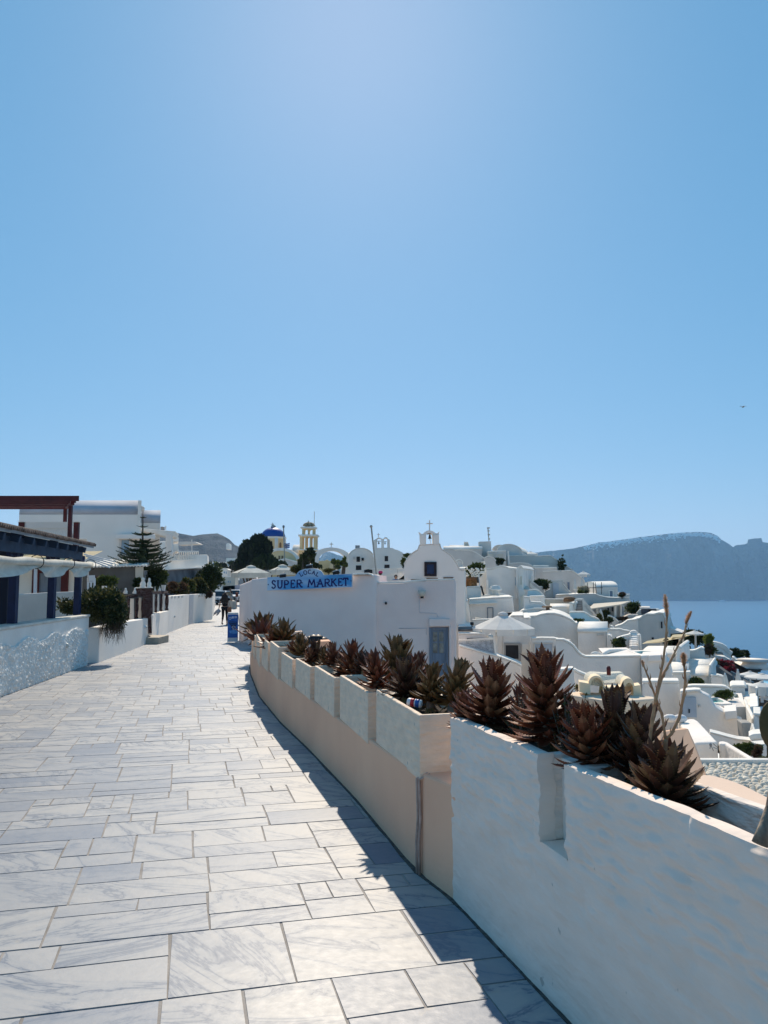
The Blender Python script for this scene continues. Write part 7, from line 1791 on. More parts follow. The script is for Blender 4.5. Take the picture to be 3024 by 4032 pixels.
build('wall_bracket', mb, metal, label='grey metal bracket on the white house wall', cat='bracket')
mb = MB(); p = Q('W',620,1330,10.4); mb.bar(p-Vector((.05,0,0)), p+Vector((.05,0,0)), .012,.012); mb.bar(p-Vector((.04,0,0)), p+Vector((-.04,0,-.09)), .006,.006); mb.bar(p+Vector((.03,0,-.05)), p+Vector((.05,0,.01)), .012,.012); build('wall_hook', mb, metal, label='small wire hook low on the white house wall', cat='bracket')
PR2 = thing('garden_wall', 'thick sunlit white parapet running diagonally to the lower right', 'garden wall', tuple(Q('W',1000,1300,10.6)))
zq = Q('W',700,960,11.2).z
l1 = [onz('W',585,935,zq), onz('W',660,925,zq), onz('W',780,950,zq), onz('W',1520,1395,zq), onz('W',1385,1395,zq), onz('W',720,990,zq), onz('W',600,985,zq)]
mb = MB(); mb.prism(l1, (0,0,-1.1)); build('wall', mb, white, PR2, bevel=.02)
zf = zq-1.0
mb = MB(); mb.prism([onz('W',600,1150,zf), onz('W',735,1140,zf), onz('W',1560,1600,zf), onz('W',300,1600,zf)], (0,0,-.3)); build('courtyard_floor', mb, roofw, label='sunlit cream courtyard floor below the diagonal parapet', cat='courtyard')
mb = MB(); a = Q('W',640,1100,11.3); mb.obox(a, (.06,0,0),(0,.06,0),(0,0,.055)); build('crate', mb, slate, label='small dark crate at the head of the courtyard', cat='crate', bevel=.01)
# tan block with cream double vault vents
zt1 = Q('I',250,1085,12.5).z
TB = thing('plaster_block', 'tan rendered block wall carrying the cream double vents', 'wall', tuple(Q('I',700,1300,12)))
tp = [onz('I',100,1110,zt1), onz('I',700,1205,zt1), onz('I',1250,1165,zt1), onz('I',1245,1140,zt1), onz('I',1050,1120,zt1), onz('I',250,1070,zt1), onz('I',140,1085,zt1)]
mb = MB(); mb.prism(tp, (0,0,-5)); build('wall', mb, mat('tan_plaster', (.74,.60,.45), .9, .03, 1, .2, 20, .01), TB, bevel=.02)
CV = thing('twin_vent', 'cream double barrel shaped chimney vent with pebbled tops', 'chimney', tuple(onz('I',700,1150,zt1)))
Yv = onz('I',440,1120,zt1).y
def arcpts(k, u0, v0, u1, v1, peak, Y, n=12): return [Q(k,u,v,Y) for u, v in arc(u0,v0,u1,v1,peak,n)]
o1 = [(270,1080),(268,945),(390,965)]+arc(390,965,600,1000,865,14)+[(615,1018),(820,1012)]+arc(820,1000,985,990,898,12)[1:]+[(985,998),(1070,985),(1085,1140),(980,1150)]
i2 = list(reversed(arc(862,1040,975,1040,960,10))); o1 += [(975,1150)]+i2+[(850,1160),(780,1175),(600,1150),(590,1130)]
i1 = list(reversed(arc(412,1020,580,1020,895,12))); o1 += i1+[(415,1115)]
mb = MB(); mb.prism([Q('I',u,v,Yv-.02) for u, v in o1], (.06,.30,0)); build('front', mb, cream, CV, bevel=.012)
pt = mat('pebbled_cream', (.78,.72,.58), .95, .05, 20, 1, 45, .02)
for (u0,v0,u1,v1,pk,nm) in [(395,985,598,1010,868,'vault'),(822,1010,983,1000,900,'vault')]:
    pts = arcpts('I',u0,v0,u1,v1,pk,Yv+.1); mb = MB(); mb.prism(pts, (.02,.42,.02)); build(nm, mb, pt, CV)
mb = MB(); a = Q('I',360,960,Yv+.6); b = Q('I',870,880,Yv+.9)
pts = [Q('I',345,930,Yv+.62),Q('I',370,850,Yv+.75),Q('I',420,828,Yv+.85),Q('I',600,838,Yv+.85),Q('I',690,830,Yv+.9),Q('I',820,825,Yv+.9),Q('I',865,855,Yv+.9),Q('I',880,900,Yv+.8),Q('I',850,960,Yv+.6),Q('I',360,980,Yv+.6)]
mb.prism(pts, (.05,.25,0)); build('vault', mb, pt, CV, bevel=.03)
mb = MB(); mb.prism([Q('I',540,935,Yv+.25),Q('I',580,960,Yv+.25),Q('I',585,1120,Yv+.25),Q('I',520,1100,Yv+.25)], (.02,.05,0)); build('inner_wall', mb, mat('vivid_cream', (.85,.72,.38), .9, .03), CV)
mb = MB(); p = Q('I',653,808,Yv+.5); mb.tube([p-Vector((0,0,.06)), p+Vector((0,0,.05)), p+Vector((0,0,.085))], [.033,.036,.02], 12); build('finial_cap', mb, maroon, CV)
mb = MB(); mb.prism([Q('I',840,1180,Yv+.25),Q('I',870,960,Yv+.25),Q('I',980,965,Yv+.25),Q('I',985,1180,Yv+.25)], (0,.04,0)); build('inner_wall', mb, mat('tan_plaster', None), CV)
# brown slope, pebble roof, peach curve close to the planter
mb = MB(); pts = [onz('N',560,215,-.55), Q('N',780,190,8.6), Q('N',800,200,8.6), Q('N',860,350,8.2), Q('N',985,685,7.0), Q('N',560,690,7.0)]
mb = MB(); mb.prism([Q('N',480,230,8.2), Q('N',790,192,8.2), Q('N',860,350,8.0), Q('N',985,685,7.5), Q('N',1000,900,7.4), Q('N',480,900,7.4)], (.03,.16,-.02)); build('sloped_wall', mb, mat('terracotta_plaster', (.66,.43,.29), .9, .03, 1), label='terracotta coloured sloping wall end right of the aloes', cat='wall', bevel=.01)
zp = -.62
pz_ = [onz('N',940,572,zp), onz('N',1900,572,zp), onz('N',1900,1050,zp), onz('N',1400,900,zp), onz('N',980,690,zp)]
# real pebbles on the neighbour's roof
RP = thing('pebble_roof', 'flat roof covered with white beach pebbles beside the lane wall', 'roof', tuple(onz('N',1300,700,zp)))
x0, x1_, y0_, y1_ = 2.2, 6.6, 6.0, 10.4
yfar = onz('N',1300,575,zp).y
mb = MB(); mb.box(onz('N',940,572,zp).x-.6, 7.5, 4.6, yfar, zp-1.5, zp-.02); build('roof_slab', mb, mat('pebble_mortar', (.45,.40,.32), .95, .2, 20), RP)
mb = MB(); R = random.Random(77); cnt = 0
ico = [(sin(a)*cos(b), sin(a)*sin(b), cos(a)) for a, b in []]
def peb(mb, c_, rx, ry, rz, a):
    vs = []; ca, sa = cos(a), sin(a)
    for (h, r_) in [(-.1,1),(.45,.86),(.85,.5)]:
        for k in range(6): t = 2*pi*k/6; x, y = rx*r_*cos(t), ry*r_*sin(t); vs.append((c_[0]+x*ca-y*sa, c_[1]+x*sa+y*ca, c_[2]+rz*h))
    vs.append((c_[0],c_[1],c_[2]+rz)); fs = []
    for i in range(2):
        for k in range(6): fs.append((i*6+k, i*6+(k+1)%6, (i+1)*6+(k+1)%6, (i+1)*6+k))
    for k in range(6): fs.append((12+k, 12+(k+1)%6, 18))
    mb.add(vs, fs, 0, True)
y = 4.9; pitchp = .085
while y < yfar-.03:
    x = onz('N',930,600,zp).x-.3
    while x < 5.4:
        if x/y > .30: 
            peb(mb, (x+R.uniform(-.02,.02), y+R.uniform(-.02,.02), zp-.015), R.uniform(.038,.062), R.uniform(.03,.045), R.uniform(.03,.05), R.uniform(0,3.1)); cnt += 1
        x += pitchp*R.uniform(.85,1.15)
    y += pitchp*.8
pb = build('pebbles', mb, mat('pebble_stone', (.72,.66,.55), .9, .12, 3), RP, recalc=False); pb['kind'] = 'stuff'
mb = MB(); a = Vector((onz('N',940,572,zp).x-.6, yfar, zp)); mb.box(a.x, 7.5, yfar+.001, yfar+.10, zp-1.5, zp+.05); build('edge_coping', mb, roofw, RP, bevel=.01)
# peach curved lip
zc = .25
ed_ = [(560,690),(720,690),(830,685),(1000,690),(1100,705),(1250,745),(1400,800),(1500,850),(1659,930),(1900,1060)]
inn = [(1900,1300),(1640,1100),(1450,1010),(1000,850),(860,790),(560,790)]
mb = MB(); mb.prism([onz('N',u,v,zc) for u, v in ed_+inn], (0,0,-1.6)); build('curved_lip', mb, peach, label='smooth peach curved wall top just behind the white planter', cat='wall', bevel=.02)
# ---------------------------------------------------------------- aloes in the planters
def aloemat(name, c0, c1, c2):
    m = bpy.data.materials.new(name); m.use_nodes = True; n = m.node_tree; L = n.links; b = n.nodes['Principled BSDF']
    b.inputs['Roughness'].default_value = .5; b.inputs['Specular IOR Level'].default_value = .35
    at = n.nodes.new('ShaderNodeAttribute'); at.attribute_name = 'tone'; cr = n.nodes.new('ShaderNodeValToRGB')
    tc = n.nodes.new('ShaderNodeTexCoord'); no = n.nodes.new('ShaderNodeTexNoise'); no.inputs['Scale'].default_value = 35; no.inputs['Detail'].default_value = 3; L.new(tc.outputs['Object'], no.inputs[0])
    ad = n.nodes.new('ShaderNodeMath'); ad.operation = 'MULTIPLY_ADD'; ad.inputs[1].default_value = .35; L.new(no.outputs[0], ad.inputs[0])
    sb = n.nodes.new('ShaderNodeMath'); sb.operation = 'SUBTRACT'; sb.inputs[1].default_value = .17; L.new(at.outputs['Fac'], sb.inputs[0]); L.new(sb.outputs[0], ad.inputs[2]); L.new(ad.outputs[0], cr.inputs[0])
    e = cr.color_ramp.elements; e[0].color = (*c0,1); e[1].color = (*c2,1); x = e.new(.5); x.color = (*c1,1)
    L.new(cr.outputs[0], b.inputs['Base Color'])
    t = n.nodes.new('ShaderNodeBsdfTranslucent'); mx = n.nodes.new('ShaderNodeMixShader'); mx.inputs[0].default_value = .14
    L.new(cr.outputs[0], t.inputs[0]); L.new(b.outputs[0], mx.inputs[1]); L.new(t.outputs[0], mx.inputs[2]); L.new(mx.outputs[0], n.nodes['Material Output'].inputs[0])
    return m
AL = {'red': aloemat('aloe_red_leaves', (.040,.014,.009), (.20,.055,.026), (.42,.21,.10)),
      'dark': aloemat('aloe_dark_leaves', (.024,.012,.010), (.11,.042,.024), (.26,.16,.07)),
      'olive': aloemat('aloe_olive_leaves', (.04,.032,.014), (.17,.085,.03), (.32,.21,.085))}
stemm = mat('aloe_dry_stem', (.34,.27,.20), .95, .25, 30, .9, 60, .006, col2=(.12,.09,.07), stretch=(1,1,.4))
def leaf_into(mb, tone, base, out, up, length, width, curl, tn, teeth, R):
    """thick channelled pointed leaf: starts along out, bends toward up"""
    side = out.cross(up).normalized(); nsec = 6; rows = []; pos = base.copy(); d = out.copy()
    for i in range(nsec):
        t = i/nsec; w = width*(1.0 if t < .2 else (1-t)**.62*1.13)*.5; th = width*.26*(1-t*.75); nrm_ = side.cross(d).normalized()
        if nrm_.dot(up) < 0: nrm_ = -nrm_
        rows.append([pos+side*w+nrm_*th*.35, pos-nrm_*th*.0, pos-side*w+nrm_*th*.35, pos-nrm_*th])
        d = (d+up*curl/nsec).normalized(); pos = pos+d*length/nsec
    vs = [p for r in rows for p in r]+[pos]; fs = []
    for i in range(nsec-1):
        for k in range(4): a = i*4; fs.append((a+k, a+(k+1)%4, a+4+(k+1)%4, a+4+k))
    a = (nsec-1)*4
    for k in range(4): fs.append((a+k, a+(k+1)%4, len(vs)-1))
    n0 = len(mb.f); mb.add(vs, fs, 0, False)
    for i in range(nsec): tone.extend([min(1, tn+(.22 if i > 3 else 0)*R.random())]*4)
    if teeth:
        for sgn, k in ((1,0),(-1,2)):
            for i in range(nsec-1):
                for h in (.2,.7):
                    p = rows[i][k].lerp(rows[i+1][k], h); q_ = rows[i][k].lerp(rows[i+1][k], h+.28); tip = (p+q_)/2+side*sgn*width*.13+d*width*.06
                    mb.add([p, q_, tip], [(0,1,2)], 0, False); tone.append(min(1, tn+.5))
def aloe_mesh(L_, Wd, R, teeth=False, dens=1.0, leafw=None, tiers=None):
    """column of leaves from z=0 to z=L_, spread Wd (diameter)"""
    mb = MB(); tone = []; ll0 = Wd*.50; n = int((30+L_/ll0*26)*dens); lw = leafw or ll0*.36
    for i in range(n):
        f = i/(n-1); az = i*2.39996+R.uniform(-.15,.15); z = L_*.02+f*max(.001, L_-ll0*.80)
        if tiers: z = L_*(.02+.98*f)*.9 if False else z
        el = radians(-18+62*f**1.2+R.uniform(-14,14))
        if f > .82: el = radians(58+28*(f-.82)/.18+R.uniform(-8,8))
        ll = ll0*(1.0-.22*f)*R.uniform(.85,1.12)
        wob = 1+.16*sin(f*9+R.uniform(-.3,.3)) 
        ll *= wob
        out = Vector((cos(az)*cos(el), sin(az)*cos(el), sin(el))); base = Vector((cos(az)*ll0*.09, sin(az)*ll0*.09, z))
        upv = Vector((0,0,1)) if abs(out.z) < .97 else Vector((cos(az),sin(az),0))
        tn = .18+.5*R.random()*(1-.25*f)+(.25 if R.random() < .14 else 0)
        leaf_into(mb, tone, base, out, upv, ll, lw*R.uniform(.85,1.15), R.uniform(.5,1.0), tn, teeth, R)
    return mb, tone
def place_on_wall(bx, off):
    best = None; Y = 1.2
    while Y < 20:
        x = cx(Y)+off; z = soilz(Y); d = Vector((x, Y, z-EYE)); zc = d.y*cos(PITCH)+d.z*sin(PITCH); px = 1512+FPX*d.x/zc
        if best is None or abs(px-bx) < best[0]: best = (abs(px-bx), x, Y, z)
        Y += .01
    return Vector(best[1:])
def soilz(Y):
    if Y < Y_SPLIT: return (wtz(Y)-.10)
    for b, a, z in PLZ:
        if b-.06 <= Y <= a+.03: return z-.07
    return interp(sorted([(b, z) for b, a, z in PLZ]), Y)-.07
ALOES = [ # base px, top px, top py, width px, kind, offset, label
 (2625,2615,2905,349,'dark',.17,'largest dark aloe low in the near white trough with two tall dry stalks beside it'),
 (2500,2545,2765,265,'dark',.23,'tall dark aloe behind the largest one, spiky top against the tan block'),
 (2405,2425,2700,281,'dark',.25,'very dark aloe standing in front of the cream double vent'),
 (2340,2288,2755,268,'red',.15,'reddish aloe leaning left on a bare grey trunk over the white rim'),
 (2160,2140,2545,293,'red',.16,'tallest two tiered red brown aloe in the first white trough'),
 (1935,1940,2590,256,'red',.17,'upright red aloe second from the cream boxes in the white trough'),
 (1850,1815,2715,156,'red',.12,'low red aloe spilling over the far corner of the white trough'),
 (1772,1822,2590,187,'olive',.30,'olive and orange aloe leaning right behind the nearest cream box'),
 (1690,1708,2605,156,'olive',.22,'stout olive aloe on a short trunk next to the drink can'),
 (1605,1590,2590,193,'dark',.20,'broad dark aloe left of the drink can'),
 (1560,1568,2500,206,'olive',.32,'tall olive aloe rising in front of the lilac wall'),
 (1500,1462,2558,156,'red',.12,'aloe with star shaped head leaning toward the lane on a blue grey trunk'),
 (1395,1385,2520,156,'red',.22,'bushy red aloe in the second cream box'),
 (1322,1308,2528,106,'red',.24,'slim red aloe at the near end of the third cream box'),
 (1255,1240,2515,106,'dark',.24,'dark aloe in the fourth cream box'),
 (1195,1180,2494,106,'olive',.24,'grey green aloe in the fifth cream box'),
 (1118,1118,2438,112,'olive',.30,'aloe head on a pale bare trunk, near the far boxes'),
 (1080,1075,2500,112,'red',.16,'low red aloe below the bare trunk aloe'),
 (1030,1030,2490,137,'red',.14,'dark red aloe hanging over the far cream boxes'),
 (1008,1032,2413,125,'olive',.28,'highest aloe head of the far clump'),
 (990,985,2445,93,'olive',.16,'outermost left aloe of the far clump'),
 (1045,1020,2460,100,'red',.26,'middle aloe of the far clump'),
 (1225,1222,2545,75,'red',.14,'small low aloe between fourth and fifth cream box'),
 (2060,2050,2690,150,'red',.24,'half hidden red aloe filling the gap left of the tallest one'),
 (2240,2225,2720,130,'olive',.26,'olive aloe half hidden behind the leaning reddish aloe'),
 (1650,1640,2560,150,'red',.33,'wide red aloe at the back behind the drink can'),
 (1435,1420,2560,110,'dark',.26,'dark aloe filling the gap between second and first cream boxes'),
 (1350,1345,2560,80,'dark',.16,'low dark aloe at the far end of the second cream box'),
 (1285,1275,2545,75,'olive',.18,'low olive aloe at the far end of the third cream box'),
 (1160,1150,2520,80,'red',.20,'low red aloe between fifth and sixth cream boxes'),
 (1100,1140,2500,80,'dark',.28,'dark aloe right of the bare trunk aloe'),
 (1005,1000,2470,100,'dark',.22,'dark aloe low in the far clump'),
]
for i, (bx, tx, ty, wp, kind, off, lab) in enumerate(ALOES):
    R = random.Random(100+i); b = place_on_wall(bx, off); top = P(tx, ty, b.y+(.04 if off > .2 else 0)); Wd = wp/FPX*b.y*(1.32 if bx < 1130 else 1.0)
    axis = top-b; H = axis.length; Lr = min(H*.95, max(Wd*.75, H*.80)) if i not in (3,11,16) else min(H*.8, Wd*.95)
    if i == 4: Lr = H*.80
    near = i < 11
    mb, tone = aloe_mesh(Lr, Wd, R, near, 1.0 if near else .8)
    r = thing('aloe', lab, 'aloe', tuple(b), 'aloes in the wall planters')
    q = axis.normalized(); rot = Vector((0,0,1)).rotation_difference(q).to_matrix()
    start = b+q*(H-Lr)
    mb.v = [tuple(start+rot@Vector(v)) for v in mb.v]
    build('rosette', mb, AL[kind], r, recalc=False, attr=dict(tone=tone))
    mb = MB(); sr = Wd*.085; n_ = 7; pts = [b-Vector((0,0,.05))]+[b.lerp(start+q*Lr*.6, t/n_)+Vector((R.uniform(-.004,.004),R.uniform(-.004,.004),0)) for t in range(1, n_+1)]
    mb.tube(pts, [sr*(1.25-.5*t/n_)*R.uniform(.9,1.1) for t in range(n_+1)], 9); build('stem', mb, stemm, r)
    # dry drooping leaves around the foot
    mb = MB(); tone = []
    for k in range(16 if near else 7):
        az = R.uniform(0, 6.28); s_ = b.lerp(start, R.uniform(.2, 1.0)) if H-Lr > .03 else b+Vector((0,0,.02))
        out = Vector((cos(az)*.8, sin(az)*.8, -.35)).normalized(); leaf_into(mb, tone, s_+Vector((cos(az),sin(az),0))*sr, out, Vector((0,0,1)), Wd*.3*R.uniform(.6,1.1), Wd*.07, -.5, .75+.25*R.random(), False, R)
    build('dry_leaves', mb, AL['olive' if k % 2 else kind], r, recalc=False, attr=dict(tone=tone))
# small shrubs between the aloes
for (px_, py_, w, h, m1, lab, sd) in [(2245,2730,.09,.16,L_olive,'sparse yellow green shrub between the tallest and the leaning aloe',1),(2050,2830,.08,.12,L_olive,'thin leafy weed between the two red aloes of the first white trough',2),(2075,2700,.05,.09,L_brown,'dry twiggy weed against the tallest aloe, left side',3)]:
    b = place_on_wall(px_, .20); R = random.Random(sd); r = thing('weed', lab, 'plant', tuple(b)); mb = MB(); mt = MB()
    top = P(px_, py_, b.y)
    for k in range(16):
        e = b.lerp(top, R.uniform(.5,1.0))+Vector((R.uniform(-w,w), R.uniform(-w,w)*.6, R.uniform(-.02,.03))); mt.tube([b, b.lerp(e,.5)+Vector((R.uniform(-.02,.02),0,0)), e], [.004,.003,.0015], 4)
        for j in range(14):
            p = b.lerp(e, R.uniform(.35,1)); d = Vector((R.uniform(-1,1),R.uniform(-1,1),R.uniform(-.2,1))).normalized(); s = R.uniform(.010,.02); sd_v = d.cross(Vector((0,0,1))).normalized()*s*.4
            mb.add([p, p+d*s*.5+sd_v, p+d*s, p+d*s*.5-sd_v], [(0,1,2,3)])
    build('leaves', mb, m1, r, recalc=False); build('twigs', mt, barkm, r)
# dry flower stalks
DS = thing('dry_flower_stalk', 'tall dry tan flower stalks with fluffy seed heads crossing before the sea', 'flower stalk', tuple(P(2618,3010,2.72)))
tanm = mat('dry_stalk', (.60,.34,.18), .85, .2, 25, .4, 80, .002, col2=(.36,.18,.09)); fluff = mat('seed_head', (.72,.44,.25), .9, .2, 60, trans=.4, col2=(.34,.20,.12))
YD = 2.74
def stalk(pts, r0, r1, dy=0.0, head=None):
    n = len(pts); w = []
    for a, b in zip(pts, pts[1:]):
        for k in range(4): t = k/4; w.append(P(a[0]+(b[0]-a[0])*t, a[1]+(b[1]-a[1])*t, YD+dy*(len(w)/(4*(n-1))))) 
    w.append(P(pts[-1][0], pts[-1][1], YD+dy))
    mb = MB(); R = random.Random(int(pts[0][0])); rs = [.8*(r0+(r1-r0)*i/(len(w)-1))*(1+(.22 if i % 4 == 0 else 0)) for i in range(len(w))]
    mb.tube(w, rs, 8)
    for i in range(2, len(w)-1, 2):
        d = (w[i+1]-w[i]).normalized(); s = Vector((R.choice([-1,1]), R.uniform(-.5,.5), .6)).normalized(); mb.tube([w[i], w[i]+(s+d)*.008, w[i]+(s+d*2)*.011], [.0025,.002,.0005], 4)
    build('stalk', mb, tanm, DS)
    if head:
        mb = MB(); a = P(head[0], head[1], YD+dy); b = P(head[2], head[3], YD+dy); wr = head[4]/FPX*YD
        for k in range(520 if head[4] > 12 else 160):
            t = R.random(); p = a.lerp(b, t); az = R.uniform(0,6.28); d = Vector((cos(az), sin(az), .9+R.uniform(-.3,.5))).normalized(); ln = wr*(.5+.9*sin(pi*min(1, t*.9+.12)))*R.uniform(.5,1.1)
            sd_v = d.cross(Vector((sin(az*3),1,0))).normalized()*.0011; mb.add([p-sd_v, p+sd_v, p+d*ln], [(0,1,2)])
        mb.tube([a, b], [.004,.002], 6)
        build('seed_head', mb, fluff, DS, recalc=False)
stalk([(2612,3040),(2618,2975),(2621,2910)], .0125, .0095)
stalk([(2621,2910),(2606,2810),(2584,2752),(2558,2680),(2532,2615)], .0062, .0036, .03, (2534,2625,2528,2600,9))
stalk([(2556,2930),(2569,2831),(2582,2752),(2596,2681),(2611,2605),(2623,2506),(2626,2430)], .0078, .0042, .05, (2627,2430,2618,2342,15))
stalk([(2580,2770),(2596,2700),(2614,2650),(2644,2596),(2671,2539),(2692,2500),(2702,2455)], .0062, .0030, .12, (2701,2458,2722,2408,13))
stalk([(2621,2910),(2644,2889),(2675,2825),(2690,2750),(2699,2681),(2694,2620)], .0070, .0044, -.04, (2694,2625,2690,2572,16))
# prickly pear at the right edge
PP = thing('prickly_pear', 'thick upright cactus pad on a woody trunk at the right edge of the white trough', 'cactus', tuple(P(2990,3325,2.0)))
cact = mat('cactus_skin', (.13,.085,.035), .8, .2, 14, .6, 60, .004, col2=(.05,.05,.018))
mb = MB(); mb.tube([P(2992,3325,2.02), P(3012,3255,2.03), P(3034,3180,2.05), P(3050,3080,2.06), P(3054,2990,2.07), P(3050,2900,2.07)], [.02,.015,.012,.012,.013,.012], 10); build('trunk', mb, stemm, PP)
for (u,v,rx_,rz_) in [(3040,2855,.034,.062),(3078,2960,.04,.05),(3100,2800,.045,.07)]:
    mb = MB(); p = P(u,v,2.07); mb.ell(p, rx_, .014, rz_, 18); R = random.Random(int(u))
    for k in range(26):
        an = R.uniform(0,6.28); rr = R.uniform(.2,1); q0 = p+Vector((cos(an)*rr*rx_, -.012*(1-rr*rr)**.5, sin(an)*rr*rz_)); mb.tube([q0, q0+Vector((cos(an)*.004,-.007,sin(an)*.004))], [.001,.0003], 4)
    build('pad', mb, cact, PP, recalc=True)
# can
b = place_on_wall(1640, .10); p = P(1634, 2768, b.y); mb = MB(); ax = Vector((.9,-.35,-.1)).normalized(); c0 = p-ax*.045; 
mb.tube([c0-ax*.004, c0, c0+ax*.004, c0+ax*.084, c0+ax*.09], [.021,.024,.026,.026,.021], 16, mi=0)
DC = build('drink_can', mb, metalw, label='crushed white drink can with red and blue swirl lying in the nearest cream box', cat='can')
mb = MB(); mb.tube([c0+ax*.02, c0+ax*.045], [.0263,.0263], 16); build('red_swirl', mb, mat('red_print', (.55,.03,.04), .35, .05), DC)
mb = MB(); mb.tube([c0+ax*.052, c0+ax*.078], [.0263,.0263], 16); build('blue_swirl', mb, mat('blue_print', (.03,.10,.35), .35, .05), DC)
# things behind the far planters
mb = MB()
for (u, v, r_) in [(885,455,.14),(925,448,.16),(975,452,.17),(1030,470,.15)]: mb.ell(Q('K',u,v+15,20), r_,.2,r_*.8,12)
build('black_bags', mb, blackm, label='row of black bags lying at the foot of the shop wall', cat='bags')
solid('K', [(680,470),(700,385),(800,375),(815,410),(860,460)], 17.6, .3, -1, peach, 'low_block', None, .02, label='small peach block with white top behind the bare trunk aloe', cat='block')
solid('K', [(930,520),(990,487),(1090,482),(1115,500),(1115,560),(930,560)], 17.0, .5, -1.4, pink, 'low_block', None, .02, label='salmon pink ledge behind the cream boxes by the shop wall', cat='block')

# ---------------------------------------------------------------- trees
needle = leafmat('pine_needles', (.06,.085,.035), (.025,.038,.02), .1)
def norfolk():
    Y = 28.5; t = thing('pine_tree', 'tiered Norfolk pine standing before the big vaulted house', 'tree', (Q('B',545,1000,Y).x, Y, gz(Y))); R = random.Random(4)
    base = Q('B',545,1060,Y); top = Q('B',541,205,Y); base.z = gz(Y)
    mb = MB(); mb.tube([base, base.lerp(top,.5), top], [.13,.07,.012], 8); build('trunk', mb, barkm, t)
    tiers = [(265,50),(385,78),(492,150),(590,215),(645,262),(705,300),(760,335),(800,350),(845,405),(900,390),(945,300)]
    for (v, hw) in tiers:
        c0 = Q('B',541,v+26,Y); L0 = hw*S5/FPX*Y; mb = MB(); nb = 5 if hw < 100 else 8; ph = R.uniform(0,1)
        for k in range(nb):
            az = 2*pi*(k+ph)/nb+R.uniform(-.1,.1); L_ = L0*R.uniform(.88,1.08); d = Vector((cos(az), sin(az), 0)); n = 12 if hw > 100 else 6; pts = []
            for j in range(n+1): s = j/n; pts.append(c0+d*L_*s+Vector((0,0,-.06*L_*sin(pi*s*.8)+.20*L_*s*s)))
            mb.tube(pts, [.02*(1-.8*j/n) for j in range(n+1)], 4)
            for j in range(1, n+1):
                p = pts[j]; s = j/n; sl = (.21 if hw > 100 else .10)*(1.15-s)**.6*min(1, L_)
                side = Vector((-d.y, d.x, 0))
                for m in range(7):
                    q_ = pts[j-1].lerp(p, R.random()); a = R.uniform(-1.3,1.3)*.9; dr = (side*sin(a)*1.0+Vector((0,0,1))*cos(a)*.75+d*.45).normalized(); ln = sl*R.uniform(.6,1.1); w_ = dr.cross(d).normalized()*.022
                    mb.add([q_-w_, q_+w_, q_+dr*ln+w_*.4, q_+dr*ln-w_*.4], [(0,1,2,3)])
        build('branch_tier', mb, needle, t, recalc=False)
norfolk()
def lobes_tree(name, label, k, lobes, Y, m, m2, size, n, seed, trunk):
    R = random.Random(seed); base = Q(k, *trunk, Y); base.z = gz(Y)-.2; t = thing(name, label, 'tree', tuple(base))
    mb = MB(); mt = MB()
    for (u, v, w, h) in lobes:
        cen = Q(k, u, v, Y+R.uniform(-1.2,1.2)); rx_ = w*CR[k][2]/FPX*Y/2; rz_ = h*CR[k][2]/FPX*Y/2
        for i in range(int(n*w*h)):
            th = R.uniform(0,6.28); zz = R.uniform(-1,1); rr = sqrt(max(0,1-zz*zz))*(.55+.45*R.random())*(1 if zz < 0 else (1-zz*.35)); p = cen+Vector((cos(th)*rr*rx_, sin(th)*rr*rx_, zz*rz_*(.9+.15*R.random())))
            d = Vector((cos(th)*.5+R.uniform(-.4,.4), sin(th)*.5+R.uniform(-.4,.4), 1.1+R.uniform(-.5,.5))).normalized(); s = size*R.uniform(.6,1.4); sd_v = d.cross(Vector((R.uniform(-1,1),1,0))).normalized()*s*.28
            mb.add([p-sd_v*.5, p+d*s*.5+sd_v, p+d*s, p+d*s*.5-sd_v], [(0,1,2,3)], 1 if R.random() < .25 else 0)
        mt.tube([base, base.lerp(cen,.6)+Vector((0,0,-.2)), cen+Vector((0,0,rz_*.4))], [.16,.10,.03], 5)
    build('crown', mb, [m, m2], t, recalc=False); build('trunk', mt, barkm, t)
vdark = leafmat('cypress_leaves', (.022,.032,.02), (.008,.013,.010), .08)
lobes_tree('cypress_tree', 'big dark ragged cypress in front of the blue domed church', 'C', [(745,560,110,330),(680,570,120,330),(800,600,90,330),(850,560,50,180),(620,620,110,300),(570,580,90,230),(520,650,90,260),(540,730,150,200),(680,720,220,220),(780,700,170,200),(480,770,90,130)], 86, vdark, L_dark, .5, .035, 1, (650,800))
lobes_tree('bushy_tree', 'low rounded dark tree between the cypress and the church', 'C', [(820,730,300,170),(720,760,150,120),(920,760,130,110),(1020,770,120,70)], 82, L_dark, vdark, .42, .03, 2, (820,810))
lobes_tree('broadleaf_tree', 'thin dark tree rising before the bell tower base', 'C', [(1395,640,80,120),(1345,690,90,110),(1310,740,90,130),(1390,740,110,110),(1300,670,30,60)], 50, L_dark, vdark, .30, .03, 3, (1340,800))
lobes_tree('broadleaf_tree', 'small open branched fig like tree under the white arch', 'D', [(380,720,50,60),(440,730,60,60),(500,740,80,50),(530,760,50,40),(430,790,50,60),(520,690,20,60)], 44, L_green, L_dark, .15, .035, 4, (430,850))
bush('bush', 'green bush crowding the right side of the sign arch', 'bush', tuple(Q('D',310,850,34)), 1.0, .4, .22, 900, .11, L_olive, L_green, seed=61)
bush('bush', 'grey green bush crowding the left side of the sign arch', 'bush', tuple(Q('C',1220,870,31)), .75, .5, .45, 1300, .11, L_olive, L_dark, seed=62)
bush('bush', 'dark green shrub between sign arch and bell tower', 'bush', tuple(Q('C',1480,800,40)), 1.1, .5, .35, 1000, .12, L_dark, L_green, seed=63)
bush('bush', 'small green bush peeking over the big chapel left shoulder', 'bush', tuple(Q('E',30,650,48)), .9, .4, .3, 500, .16, L_green, seed=64)
